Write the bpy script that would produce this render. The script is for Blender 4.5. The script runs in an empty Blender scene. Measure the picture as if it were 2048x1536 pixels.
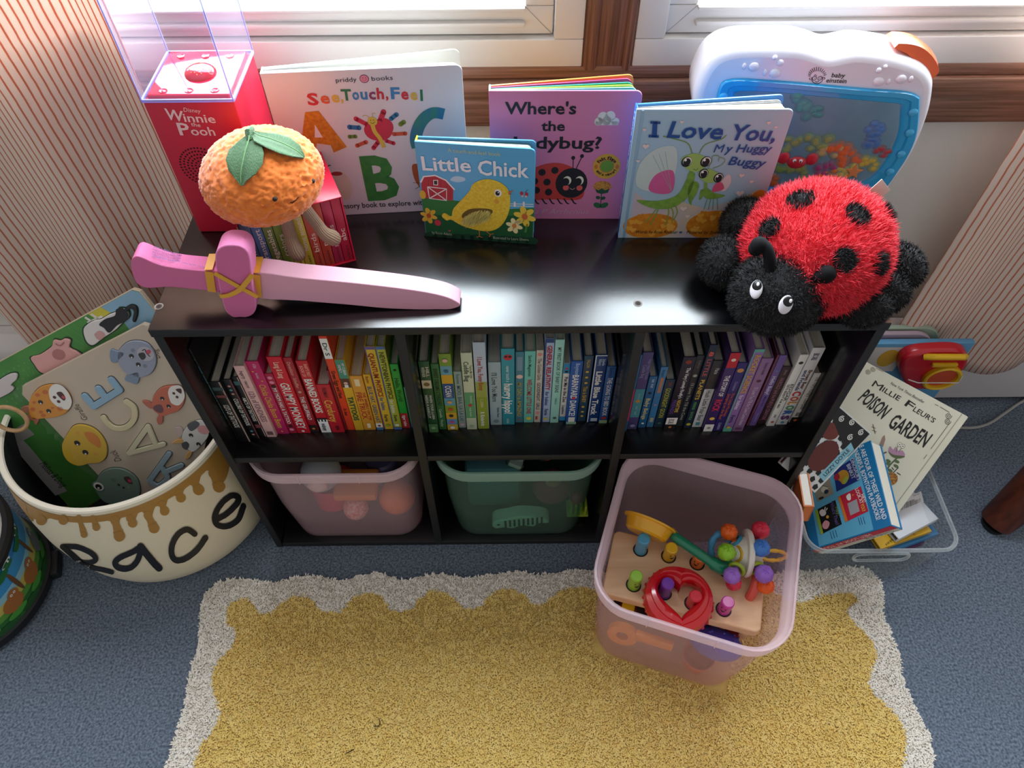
import bpy, bmesh, math, random
import numpy as np
from mathutils import Matrix, Vector
random.seed(7); np.random.seed(7)
SC = bpy.context.scene
COL = SC.collection
PI = math.pi

# ---------------------------------------------------------------- camera
F_PX, CAM = 1461.34, Vector((-0.0143, -0.6016, 1.2732))
R2 = Vector((0.99994544, -0.009985, -0.00306901))
U2 = Vector((0.00977526, 0.7908615, 0.6119171))
FW = Vector((0.00368283, 0.61191371, -0.79091596))
cd = bpy.data.cameras.new('camera'); cam = bpy.data.objects.new('camera', cd); COL.objects.link(cam)
cd.sensor_width = 36; cd.lens = F_PX / 2048 * 36; cd.clip_start = 0.01
cam.matrix_world = Matrix(((R2.x, U2.x, -FW.x, CAM.x), (R2.y, U2.y, -FW.y, CAM.y), (R2.z, U2.z, -FW.z, CAM.z), (0, 0, 0, 1)))
SC.camera = cam

# ---------------------------------------------------------------- light
W = bpy.data.worlds.new('world'); SC.world = W; W.use_nodes = True
nt = W.node_tree; nt.nodes.clear()
wo = nt.nodes.new('ShaderNodeOutputWorld'); bg = nt.nodes.new('ShaderNodeBackground')
tc = nt.nodes.new('ShaderNodeTexCoord'); sp = nt.nodes.new('ShaderNodeSeparateXYZ'); rp = nt.nodes.new('ShaderNodeValToRGB')
nt.links.new(tc.outputs['Generated'], sp.inputs[0]); nt.links.new(sp.outputs['Y'], rp.inputs[0])
# dim room on the near side, daylight outdoors beyond the windows
rp.color_ramp.elements[0].position = 0.0; rp.color_ramp.elements[0].color = (0.485, 0.475, 0.465, 1)
rp.color_ramp.elements[1].position = 0.42; rp.color_ramp.elements[1].color = (0.84, 0.92, 1.0, 1)
nt.links.new(rp.outputs[0], bg.inputs[0]); bg.inputs[1].default_value = 1.0
nt.links.new(bg.outputs[0], wo.inputs[0])

def area(name, loc, rot, sx, sy, power, col):
    d = bpy.data.lights.new(name, 'AREA'); d.shape = 'RECTANGLE'; d.size = sx; d.size_y = sy; d.energy = power; d.color = col
    o = bpy.data.objects.new(name, d); COL.objects.link(o); o.location = loc; o.rotation_euler = rot
    return o
# daylight through the two windows (just outside the panes, looking in and a little down)
area('window_daylight_left', (-0.45, 0.47, 1.40), (math.radians(-80), 0, 0), 1.0, 1.0, 74, (0.93, 0.97, 1.0))
area('window_daylight_right', (0.72, 0.47, 1.40), (math.radians(-80), 0, 0), 1.0, 1.0, 74, (0.93, 0.97, 1.0))
SC.view_settings.view_transform = 'Standard'; SC.view_settings.look = 'None'
SC.view_settings.exposure = 0.0; SC.view_settings.gamma = 1.0; SC.view_settings.use_curve_mapping = False
SC.cycles.max_bounces = 8; SC.cycles.transparent_max_bounces = 24; SC.cycles.caustics_reflective = False; SC.cycles.caustics_refractive = False

# ---------------------------------------------------------------- helpers
def lin(c):
    return c / 12.92 if c <= 0.04045 else ((c + 0.055) / 1.055) ** 2.4
def rgb(h):
    if isinstance(h, str):
        return tuple(lin(int(h[i:i + 2], 16) / 255) for i in (0, 2, 4))
    return tuple(h)
MATS = {}
def mat(h, rough=0.5, metal=0.0, spec=0.5, sheen=0.0, coat=0.0, bump=0.0, bscale=200.0, alpha=1.0, mix=None, mscale=30.0, stretch=None, emit=0):
    """Principled material; mix = second colour blended in by noise, bump = noise relief."""
    key = (h, rough, metal, spec, sheen, coat, bump, bscale, alpha, mix, mscale, stretch)
    if key in MATS: return MATS[key]
    m = bpy.data.materials.new('mat_%s_%d' % (h if isinstance(h, str) else 'x', len(MATS))); m.use_nodes = True
    n = m.node_tree; p = n.nodes['Principled BSDF']
    p.inputs['Base Color'].default_value = (*rgb(h), 1); p.inputs['Roughness'].default_value = rough
    p.inputs['Metallic'].default_value = metal; p.inputs['Specular IOR Level'].default_value = spec
    if sheen: p.inputs['Sheen Weight'].default_value = sheen
    if coat: p.inputs['Coat Weight'].default_value = coat; p.inputs['Coat Roughness'].default_value = 0.08
    src = None
    if mix or bump:
        t = n.nodes.new('ShaderNodeTexCoord'); src = t.outputs['Object']
        if stretch:
            mp = n.nodes.new('ShaderNodeMapping'); mp.inputs['Scale'].default_value = stretch
            n.links.new(src, mp.inputs[0]); src = mp.outputs[0]
    if mix:
        z = n.nodes.new('ShaderNodeTexNoise'); z.inputs['Scale'].default_value = mscale; z.inputs['Detail'].default_value = 5
        n.links.new(src, z.inputs['Vector'])
        r = n.nodes.new('ShaderNodeValToRGB'); r.color_ramp.elements[0].position = 0.35; r.color_ramp.elements[1].position = 0.65
        r.color_ramp.elements[0].color = (*rgb(h), 1); r.color_ramp.elements[1].color = (*rgb(mix), 1)
        n.links.new(z.outputs[0], r.inputs[0]); n.links.new(r.outputs[0], p.inputs['Base Color'])
    if bump:
        z = n.nodes.new('ShaderNodeTexNoise'); z.inputs['Scale'].default_value = bscale; z.inputs['Detail'].default_value = 4
        n.links.new(src, z.inputs['Vector'])
        b = n.nodes.new('ShaderNodeBump'); b.inputs['Strength'].default_value = bump; b.inputs['Distance'].default_value = 0.002
        n.links.new(z.outputs[0], b.inputs['Height']); n.links.new(b.outputs[0], p.inputs['Normal'])
    MATS[key] = m
    return m
def clear_mat(name, tint, density, body, rough=0.25, edge=0.5):
    """See-through plastic: straight transparency mixed with a glossy tinted body, denser at glancing angles."""
    m = bpy.data.materials.new(name); m.use_nodes = True; n = m.node_tree; n.nodes.clear()
    o = n.nodes.new('ShaderNodeOutputMaterial'); mx = n.nodes.new('ShaderNodeMixShader'); tr = n.nodes.new('ShaderNodeBsdfTransparent')
    p = n.nodes.new('ShaderNodeBsdfPrincipled'); lw = n.nodes.new('ShaderNodeLayerWeight'); ma = n.nodes.new('ShaderNodeMath'); ma2 = n.nodes.new('ShaderNodeMath')
    tr.inputs[0].default_value = (*rgb(tint), 1); p.inputs['Base Color'].default_value = (*rgb(body), 1); p.inputs['Roughness'].default_value = rough
    lw.inputs[0].default_value = 0.35; ma.operation = 'MULTIPLY'; ma.inputs[1].default_value = edge
    ma2.operation = 'ADD'; ma2.inputs[1].default_value = density; ma2.use_clamp = True
    n.links.new(lw.outputs['Facing'], ma.inputs[0]); n.links.new(ma.outputs[0], ma2.inputs[0]); n.links.new(ma2.outputs[0], mx.inputs[0])
    n.links.new(tr.outputs[0], mx.inputs[1]); n.links.new(p.outputs[0], mx.inputs[2]); n.links.new(mx.outputs[0], o.inputs[0])
    return m

def ray(u, v): return FW + R2 * ((u - 1024) / F_PX) - U2 * ((v - 768) / F_PX)
def at(u, v, **k):
    """the real place of a point measured off the photograph, given the plane (x=, y= or z=) that it lies on"""
    (a, c), = k.items(); i = 'xyz'.index(a); d = ray(u, v)
    return CAM + d * ((c - CAM[i]) / d[i])
class Fr:
    """a flat face standing in the room: origin o, axes a (right) and b (up), normal n"""
    def __init__(s, o, a, b):
        s.o = Vector(o); s.a = Vector(a).normalized(); b = Vector(b); s.b = (b - s.a * b.dot(s.a)).normalized(); s.n = s.a.cross(s.b)
    def p(s, x, y, h=0.0): return s.o + s.a * x + s.b * y + s.n * h
    def px(s, u, v):
        d = ray(u, v); X = CAM + d * (s.n.dot(s.o - CAM) / s.n.dot(d)) - s.o
        return (X.dot(s.a), X.dot(s.b))
    def pts(s, seq): return [s.px(*q) for q in seq]
    def M(s): return Matrix(((s.a.x, s.b.x, s.n.x, s.o.x), (s.a.y, s.b.y, s.n.y, s.o.y), (s.a.z, s.b.z, s.n.z, s.o.z), (0, 0, 0, 1)))
    def up(s, h): f = Fr(s.o + s.n * h, s.a, s.b); return f

WM = {}
def setp(o, label=None, cat=None, group=None, kind=None):
    if label: o['label'] = label
    if cat: o['category'] = cat
    if group: o['group'] = group
    if kind: o['kind'] = kind
    return o
def thing(name, label, cat, loc=(0, 0, 0), rot=None, group=None):
    o = bpy.data.objects.new(name, None); COL.objects.link(o); o.empty_display_size = 0.03
    M = Matrix.Translation(loc) @ (rot.to_4x4() if rot is not None else Matrix())
    o.matrix_world = M; WM[o.name] = M
    return setp(o, label, cat, group)
TXT = {}
def text_mesh(s, bold, shear):
    k = (s, bold, shear)
    if k not in TXT:
        c = bpy.data.curves.new('t', 'FONT'); c.body = s; c.size = 1; c.offset = bold; c.shear = shear; c.resolution_u = 2; c.fill_mode = 'FRONT'
        o = bpy.data.objects.new('t', c); me = bpy.data.meshes.new_from_object(o)
        v = [(q.co.x, q.co.y) for q in me.vertices]; f = [tuple(q.vertices) for q in me.polygons]
        bpy.data.objects.remove(o); bpy.data.meshes.remove(me); bpy.data.curves.remove(c)
        TXT[k] = (v, f)
    return TXT[k]
CAP = 0.70
BOX = {}
class B:
    """collects shapes into ONE mesh object"""
    def __init__(s, M=None): s.v = []; s.f = []; s.m = []; s.mats = []; s.M = M or Matrix(); s.uv = None
    def mi(s, m):
        if isinstance(m, str): m = mat(m)
        if m not in s.mats: s.mats.append(m)
        return s.mats.index(m)
    def add(s, vs, fs, m, M=None):
        T = s.M @ M if M is not None else s.M; o = len(s.v); i = s.mi(m)
        s.v += [tuple(T @ Vector(q)) for q in vs]
        s.f += [tuple(o + k for k in f) for f in fs]; s.m += [i] * len(fs)
        return s
    def box(s, c, size, m, r=0.0, M=None, seg=2):
        k = (tuple(round(q, 5) for q in size), r, seg)
        if k not in BOX:
            bm = bmesh.new(); bmesh.ops.create_cube(bm, size=1); bmesh.ops.scale(bm, vec=size, verts=bm.verts)
            if r: bmesh.ops.bevel(bm, geom=bm.edges[:], offset=r, segments=seg, affect='EDGES', profile=0.5)
            bm.verts.index_update(); BOX[k] = ([tuple(q.co) for q in bm.verts], [tuple(q.index for q in f.verts) for f in bm.faces]); bm.free()
        T = Matrix.Translation(c); T = M @ T if M is not None else T
        return s.add(*BOX[k], m, T)
    def prism(s, poly, h0, h1, m, M=None, bevel=0.0, side=None):
        """polygon (x,y) raised from h0 to h1 along z; bevel rounds the top rim"""
        n = len(poly)
        ar = sum(poly[i][0] * poly[(i + 1) % n][1] - poly[(i + 1) % n][0] * poly[i][1] for i in range(n))
        if ar < 0: poly = poly[::-1]
        def inset(d):
            out = []
            for i in range(n):
                p0, p1, p2 = Vector(poly[i - 1]), Vector(poly[i]), Vector(poly[(i + 1) % n])
                e1 = (p1 - p0); e2 = (p2 - p1)
                if e1.length < 1e-9 or e2.length < 1e-9: out.append(tuple(p1)); continue
                e1.normalize(); e2.normalize(); q = Vector((-e1.y - e2.y, e1.x + e2.x))
                if q.length > 1e-6: q.normalize(); q *= d / max(0.4, q.dot(Vector((-e1.y, e1.x))))
                out.append((p1.x + q.x, p1.y + q.y))
            return out
        rings = [[(x, y, h0) for x, y in poly]]
        if bevel:
            for t in (0, 0.4, 0.75, 1.0):
                a = t * PI / 2; rings.append([(x, y, h1 - bevel * (1 - math.sin(a))) for x, y in inset(bevel * (1 - math.cos(a)))])
        else: rings.append([(x, y, h1) for x, y in poly])
        vs = sum(rings, []); fs = []
        for k in range(len(rings) - 1):
            for i in range(n):
                j = (i + 1) % n; fs.append((k * n + i, k * n + j, (k + 1) * n + j, (k + 1) * n + i))
        s.add(vs, fs, side or m, M)
        s.add(rings[-1], [tuple(range(n))], m, M); s.add(rings[0], [tuple(range(n - 1, -1, -1))], side or m, M)
        return s
    def loft(s, rings, m, M=None, closed=True, cap0=False, cap1=False):
        n = len(rings[0]); vs = sum([list(r) for r in rings], []); fs = []
        for k in range(len(rings) - 1):
            for i in range(n if closed else n - 1):
                j = (i + 1) % n; fs.append((k * n + i, k * n + j, (k + 1) * n + j, (k + 1) * n + i))
        if cap0: fs.append(tuple(range(n - 1, -1, -1)))
        if cap1: fs.append(tuple(range((len(rings) - 1) * n, len(rings) * n)))
        return s.add(vs, fs, m, M)
    def lathe(s, prof, m, n=32, M=None, cap0=False, cap1=False):
        return s.loft([[(r * math.cos(2 * PI * i / n), r * math.sin(2 * PI * i / n), z) for i in range(n)] for r, z in prof], m, M, True, cap0, cap1)
    def tube(s, pts, r, m, n=8, M=None, closed=False, flat=1.0):
        pts = [Vector(p) for p in pts]; rs = r if isinstance(r, (list, tuple)) else [r] * len(pts); rings = []; N = len(pts); u = None
        for i, p in enumerate(pts):
            t = (pts[(i + 1) % N] - pts[i - 1]) if (closed or 0 < i < N - 1) else (pts[1] - pts[0] if i == 0 else pts[-1] - pts[-2])
            t.normalize()
            if u is None: u = t.orthogonal().normalized() if abs(t.z) > 0.9 else t.cross(Vector((0, 0, 1))).normalized()
            u = (u - t * u.dot(t)).normalized(); w = t.cross(u)
            rings.append([p + (u * math.cos(2 * PI * k / n) * flat + w * math.sin(2 * PI * k / n)) * rs[i] for k in range(n)])
        if closed: rings.append(rings[0])
        return s.loft(rings, m, M, True, not closed, not closed)
    def ell(s, c, r, m, M=None, nu=20, nv=12, fn=None):
        rx, ry, rz = r if isinstance(r, (tuple, list)) else (r, r, r); vs = []; fs = []
        for j in range(nv + 1):
            t = PI * j / nv
            for i in range(nu):
                a = 2 * PI * i / nu; d = (math.sin(t) * math.cos(a), math.sin(t) * math.sin(a), math.cos(t)); k = fn(Vector(d)) if fn else 1
                vs.append((c[0] + rx * d[0] * k, c[1] + ry * d[1] * k, c[2] + rz * d[2] * k))
        for j in range(nv):
            for i in range(nu):
                q = (i + 1) % nu; fs.append((j * nu + i, (j + 1) * nu + i, (j + 1) * nu + q, j * nu + q))
        return s.add(vs, fs, m, M)
    # flat printing on a face
    def poly(s, fr, pts, m, lift=0.0002):
        n = len(pts); ar = sum(pts[i][0] * pts[(i + 1) % n][1] - pts[(i + 1) % n][0] * pts[i][1] for i in range(n))
        if ar < 0: pts = pts[::-1]
        return s.add([fr.p(x, y, lift) for x, y in pts], [tuple(range(n))], m)
    def disc(s, fr, c, rx, ry, m, lift=0.0002, rot=0.0, n=24, a0=0.0, a1=2 * PI):
        cr, sr = math.cos(rot), math.sin(rot); P = []
        full = abs(a1 - a0) > 6.28
        for i in range(n if full else n + 1):
            t = a0 + (a1 - a0) * i / n; x, y = rx * math.cos(t), ry * math.sin(t); P.append((c[0] + x * cr - y * sr, c[1] + x * sr + y * cr))
        return s.poly(fr, P, m, lift)
    def line(s, fr, pts, w, m, lift=0.0002, closed=False):
        """a drawn stroke of width w (number or list)"""
        P = [Vector(p) for p in pts]; N = len(P); L = []; Rr = []
        for i, p in enumerate(P):
            a = P[i - 1] if (i or closed) else p; c = P[(i + 1) % N] if (i < N - 1 or closed) else p
            t = c - a
            if t.length < 1e-9: t = Vector((1, 0))
            t.normalize(); q = Vector((-t.y, t.x)) * ((w[i] if isinstance(w, (list, tuple)) else w) / 2)
            L.append(p + q); Rr.append(p - q)
        vs = [fr.p(q.x, q.y, lift) for q in L + Rr]; fs = []
        for i in range(N if closed else N - 1):
            j = (i + 1) % N; fs.append((i, N + i, N + j, j))
        return s.add(vs, fs, m)
    def text(s, fr, t, p0, p1, h, m, lift=0.0004, bold=0.0, shear=0.0):
        v, f = text_mesh(t, bold, shear)
        if not v: return s
        x0 = min(q[0] for q in v); x1 = max(q[0] for q in v); e = Vector(p1) - Vector(p0); L = e.length; e = e / L; q = Vector((-e.y, e.x)); k = L / (x1 - x0); ky = h / CAP
        return s.add([fr.p(p0[0] + e.x * (x - x0) * k + q.x * y * ky, p0[1] + e.y * (x - x0) * k + q.y * y * ky, lift) for x, y in v], f, m)
    def ptext(s, fr, t, a, c, hp, m, lift=0.0004, bold=0.0, shear=0.0):
        """text whose baseline runs from a to c with cap height hp, all measured off the photograph"""
        p0, p1 = fr.px(*a), fr.px(*c); d = Vector((c[0] - a[0], c[1] - a[1])).normalized(); q = fr.px(a[0] + d.y * hp, a[1] - d.x * hp)
        e = (Vector(p1) - Vector(p0)).normalized(); w = Vector(q) - Vector(p0)
        return s.text(fr, t, p0, p1, abs(w.dot(Vector((-e.y, e.x)))), m, lift, bold, shear)
    def build(s, name, parent=None, label=None, cat=None, group=None, kind=None, smooth=35, org=None):
        me = bpy.data.meshes.new(name)
        V = np.array(s.v, dtype=np.float64).reshape(-1, 3)
        if parent is not None: Mi = WM[parent.name].inverted(); base = WM[parent.name]
        else:
            if org is None: lo, hi = V.min(0), V.max(0); org = ((lo[0] + hi[0]) / 2, (lo[1] + hi[1]) / 2, lo[2])
            base = Matrix.Translation(org); Mi = base.inverted()
        A = np.array(Mi); V = V @ A[:3, :3].T + A[:3, 3]
        me.from_pydata(V.tolist(), [], s.f)
        for m in s.mats: me.materials.append(m)
        me.polygons.foreach_set('material_index', s.m)
        if s.uv:
            l = me.uv_layers.new(name='UVMap'); vi = np.empty(len(me.loops), dtype=np.int32); me.loops.foreach_get('vertex_index', vi)
            l.data.foreach_set('uv', np.array(s.uv, dtype=np.float32)[vi].ravel())
        if smooth:
            me.polygons.foreach_set('use_smooth', [True] * len(s.f)); me.update(); me.set_sharp_from_angle(angle=math.radians(smooth))
        me.update()
        o = bpy.data.objects.new(name, me); COL.objects.link(o)
        if parent is not None: o.parent = parent
        else: o.location = org
        WM[o.name] = base
        return setp(o, label, cat, group, kind)
def rr(w, h, r, n=6, cx=0.0, cy=0.0):
    """rounded rectangle outline; r one radius or four (bl, br, tr, tl)"""
    R = r if isinstance(r, (tuple, list)) else (r,) * 4; P = []
    for k, (sx, sy) in enumerate(((-1, -1), (1, -1), (1, 1), (-1, 1))):
        q = R[k]; c0 = (cx + sx * (w / 2 - q), cy + sy * (h / 2 - q)); a0 = PI + k * PI / 2
        if q <= 1e-6: P.append(c0); continue
        for i in range(n + 1): t = a0 + PI / 2 * i / n; P.append((c0[0] + q * math.cos(t), c0[1] + q * math.sin(t)))
    return P
def spline(pts, n=6, closed=False):
    """smooth curve through points"""
    P = [Vector(p) for p in pts]; N = len(P); out = []
    for i in range(N if closed else N - 1):
        p0 = P[i - 1] if (i or closed) else P[0]; p1 = P[i]; p2 = P[(i + 1) % N]; p3 = P[(i + 2) % N] if (closed or i < N - 2) else P[-1]
        for k in range(n):
            t = k / n; out.append(0.5 * ((2 * p1) + (p2 - p0) * t + (2 * p0 - 5 * p1 + 4 * p2 - p3) * t * t + (3 * p1 - p0 - 3 * p2 + p3) * t ** 3))
    if not closed: out.append(P[-1])
    return [tuple(q) for q in out]
def rotz(a): return Matrix.Rotation(a, 4, 'Z')
def ring_fur(o_pts, o_nrm, length, width, lean, jitter=0.5):
    """loose fibres growing from surface points: returns vertex list and faces"""
    n = len(o_pts); P = np.array(o_pts); N = np.array(o_nrm)
    rnd = np.random.normal(size=(n, 3)); d = N + rnd * jitter * 0.6 + np.array(lean); d /= np.linalg.norm(d, axis=1)[:, None]
    s = np.cross(d, np.random.normal(size=(n, 3))); s /= np.linalg.norm(s, axis=1)[:, None]
    L = length * (0.6 + 0.7 * np.random.rand(n))[:, None]
    mid = P + d * L * 0.55; d2 = d + np.array(lean) * 0.8 + np.array((0, 0, -0.25)); d2 /= np.linalg.norm(d2, axis=1)[:, None]; tip = mid + d2 * L * 0.5
    base = P - N * 0.002
    V = np.stack([base - s * width, base + s * width, mid + s * width * 0.7, mid - s * width * 0.7, tip], 1).reshape(-1, 3)
    i = np.arange(n)[:, None] * 5
    return V, (i + np.array([0, 1, 2, 3])).tolist() + (i + np.array([3, 2, 4])).tolist()
def surf_points(o_v, o_f, n):
    """random points with normals on a polygon soup"""
    V = np.array(o_v); T = []
    for f in o_f:
        for k in range(1, len(f) - 1): T.append((f[0], f[k], f[k + 1]))
    T = np.array(T); a, b, c = V[T[:, 0]], V[T[:, 1]], V[T[:, 2]]; cr = np.cross(b - a, c - a); ar = np.linalg.norm(cr, axis=1); ok = ar > 1e-12
    a, b, c, cr, ar = a[ok], b[ok], c[ok], cr[ok], ar[ok]
    k = np.random.choice(len(ar), n, p=ar / ar.sum()); u = np.random.rand(n, 1); w = np.random.rand(n, 1); fl = (u + w) > 1; u = np.where(fl, 1 - u, u); w = np.where(fl, 1 - w, w)
    return a[k] + (b[k] - a[k]) * u + (c[k] - a[k]) * w, cr[k] / ar[k][:, None]
WHITE, BLACK = 'f2f2ee', '101013'

# ================================================================ the room
carpet = mat('4a5667', 0.95, spec=0.15, mix='808d9d', mscale=260, bump=1.0, bscale=420, sheen=0.2)
wallm = mat('dcd8d2', 0.7, bump=0.15, bscale=500); vinyl = mat('d6d3cf', 0.35)
wood = mat('8a6252', 0.42, mix='65432f', mscale=22, stretch=(0.35, 6, 14), bump=0.2, bscale=60)
woodv = mat('8a5f4d', 0.42, mix='5f3d2c', mscale=22, stretch=(14, 6, 0.35), bump=0.2, bscale=60)
WY = 0.372                                             # the wall's face
b = B(); b.add([(-2.2, -2.4, 0), (2.2, -2.4, 0), (2.2, 0.5, 0), (-2.2, 0.5, 0)], [(0, 1, 2, 3)], carpet); b.build('floor', kind='structure', smooth=0, org=(0, 0, 0))
wx = ((-1.05, 0.094), (0.166, 1.35)); ZT = 0.742; ZW = 2.0
b = B()
b.box((0, WY + 0.06, ZT / 2 - 0.03), (4.4, 0.12, ZT - 0.06), wallm)
for x0, x1 in ((-2.2, wx[0][0]), (wx[1][1], 2.2)): b.box(((x0 + x1) / 2, WY + 0.06, 1.5), (x1 - x0, 0.12, 2 * (1.5 - ZT + 0.06)), wallm)
b.box((0, WY + 0.06, 2.17), (4.4, 0.12, 0.34), wallm)
b.build('wall_back', kind='structure', org=(0, WY + 0.06, 0))
zb = at(1024, 252, y=0.352).z; ztop = at(1024, 138, y=0.352).z; dz = ztop - zb
b = B()
b.box((0, 0.361, zb + dz * 0.25), (4.4, 0.022, dz * 0.5), wood, 0.003)
b.box((0, 0.358, zb + dz * 0.665), (4.4, 0.028, dz * 0.32), wood, 0.004)
b.box((0, 0.363, zb + dz * 0.93), (4.4, 0.022, dz * 0.2), wood, 0.003)
b.build('trim_1', kind='structure', org=(0, 0.36, zb))
b = B(); xm0, xm1 = at(1166, 100, y=0.352).x, at(1268, 100, y=0.352).x
b.box(((xm0 + xm1) / 2, 0.37, 1.37), (xm1 - xm0, 0.03, 1.26), woodv, 0.002)
b.box((xm0 + 0.011, 0.362, 1.37), (0.02, 0.022, 1.26), woodv, 0.005); b.box((xm1 - 0.008, 0.362, 1.37), (0.013, 0.022, 1.26), woodv, 0.004)
b.build('trim_2', kind='structure', org=((xm0 + xm1) / 2, 0.36, ztop))
glass = clear_mat('window_glass', 'f4f8fa', 0.03, 'ffffff', 0.02, 0.25)
def frame4(b, x0, x1, z0, z1, w, y0, y1, m, r=0.002):
    yc, t = (y0 + y1) / 2, y1 - y0
    b.box(((x0 + x1) / 2, yc, z0 + w / 2), (x1 - x0, t, w), m, r); b.box(((x0 + x1) / 2, yc, z1 - w / 2), (x1 - x0, t, w), m, r)
    for x in (x0 + w / 2, x1 - w / 2): b.box((x, yc, (z0 + z1) / 2), (w, t, z1 - z0 - 2 * w), m, r)
z1 = at(1024, 80, y=0.354).z; z2 = at(1024, 12, y=0.366).z
for i, (x0, x1) in enumerate(((-1.05, xm0), (xm1, 1.35))):
    w = thing('window_%d' % (i + 1), None, None, ((x0 + x1) / 2, 0.37, ztop)); w['kind'] = 'structure'
    fw_ = z1 - ztop
    b = B(); frame4(b, x0, x1, ztop, ZW, fw_, 0.354, 0.40, vinyl); b.build('window_frame', w)
    b = B(); g = 0.0015; X0, X1, Z0 = x0 + fw_ + g, x1 - fw_ - g, z1 + g; sw = z2 - Z0
    frame4(b, X0, X1, Z0, ZW - fw_ - g, sw, 0.366, 0.40, vinyl)
    b.box(((X0 + X1) / 2, 0.363, Z0 + sw * 0.42), (X1 - X0 - 2 * sw, 0.012, 0.008), vinyl, 0.003)
    b.box(((X0 + X1) / 2, 0.365, Z0 + sw * 0.93), (X1 - X0 - 2 * sw, 0.012, 0.005), vinyl, 0.002)
    dk = mat('8a8a8c', 0.6)
    for sx, xx in ((1, X0), (-1, X1)): b.add([(xx, 0.3655, Z0), (xx + sx * 0.0008, 0.3655, Z0), (xx + sx * (sw + 0.0008), 0.3655, Z0 + sw), (xx + sx * sw, 0.3655, Z0 + sw)], [(0, 1, 2, 3)], dk)
    b.build('window_sash', w)
    b = B(); b.box(((X0 + X1) / 2, 0.388, (Z0 + sw + ZW - fw_ - sw) / 2), (X1 - X0 - 2 * sw + 0.004, 0.004, ZW - fw_ - 2 * sw - Z0 + 0.004), glass); b.build('window_pane', w)
heat = mat('d8d3d2', 0.5); slot = mat('0c0c0e', 0.8)
b = B()
b.box((0, 0.3295, 0.080), (4.4, 0.009, 0.136), heat, 0.002); b.box((0, 0.352, 0.075), (4.4, 0.036, 0.15), slot)
b.loft([[(x, 0.370, 0.218), (x, 0.350, 0.216), (x, 0.331, 0.196), (x, 0.326, 0.188), (x, 0.326, 0.166), (x, 0.330, 0.163), (x, 0.370, 0.170)] for x in (-2.2, 2.2)], heat, None, True)
b.build('baseboard_back', kind='structure', org=(0, 0.35, 0))

# ================================================================ cube organizer
blk = mat('07070a', 0.235, spec=1.0, bump=0.028, bscale=900); edge = mat('17181a', 0.55, bump=0.15, bscale=900); inner = mat('070708', 0.6)
OW, OH, OD, TT, ZS = 0.911, 0.6093, 0.295, 0.0131, 0.3097
org = thing('cube_organizer', 'low black six cube shelf unit under the windows, holding books and toy bins', 'shelf', (0, OD / 2, 0))
w3 = (OW - 4 * TT) / 3
def panel(name, c, s, m=blk):
    b = B(); b.box(c, s, m, 0.0012)
    for i, f in enumerate(b.f):                         # paler edge banding along the front
        if all(b.v[k][1] < c[1] - s[1] / 2 + 0.0013 for k in f): b.m[i] = b.mi(edge)
    return b.build(name, org)
panel('top_panel', (0, OD / 2, OH - TT / 2), (OW, OD, TT)); panel('bottom_panel', (0, OD / 2 + .001, TT / 2), (OW - 2 * TT - .002, OD - .002, TT))
for sx in (-1, 1):
    panel('side_panel', (sx * (OW / 2 - TT / 2 - .001), OD / 2 + .0005, (OH - TT) / 2), (TT - .001, OD - .001, OH - TT))
    panel('divider', (sx * (w3 / 2 + TT / 2), OD / 2 + .0005, OH / 2), (TT, OD - .003, OH - 2 * TT))
for k in (-1, 0, 1):
    panel('shelf', (k * (w3 + TT), OD / 2 + .001, ZS - TT / 2), (w3, OD - .004, TT))
b = B(); b.box((0, OD - 0.003, OH / 2), (OW - 2 * TT, 0.003, OH - 2 * TT), inner); b.build('back_panel', org)
for u, v in ((318, 613), (1276, 607)):
    p = at(u, v, z=OH); b = B(); f = Fr(p, (1, 0, 0), (0, 1, 0))
    b.lathe([(0.0058, 0.0003), (0.0048, 0.0003), (0.0044, 0.0001), (0.0, 0.0001)], mat('8d8780', 0.5), 20, Matrix.Translation(p))
    b.disc(f, (0, 0), 0.0038, 0.0038, mat('55504e', 0.35, metal=1.0), 0.0004)
    for r in (0.5, 0.5 + PI / 2): b.line(f, [(-0.0022 * math.cos(r), -0.0022 * math.sin(r)), (0.0022 * math.cos(r), 0.0022 * math.sin(r))], 0.0009, BLACK, 0.0006)
    b.build('screw', org)

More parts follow.
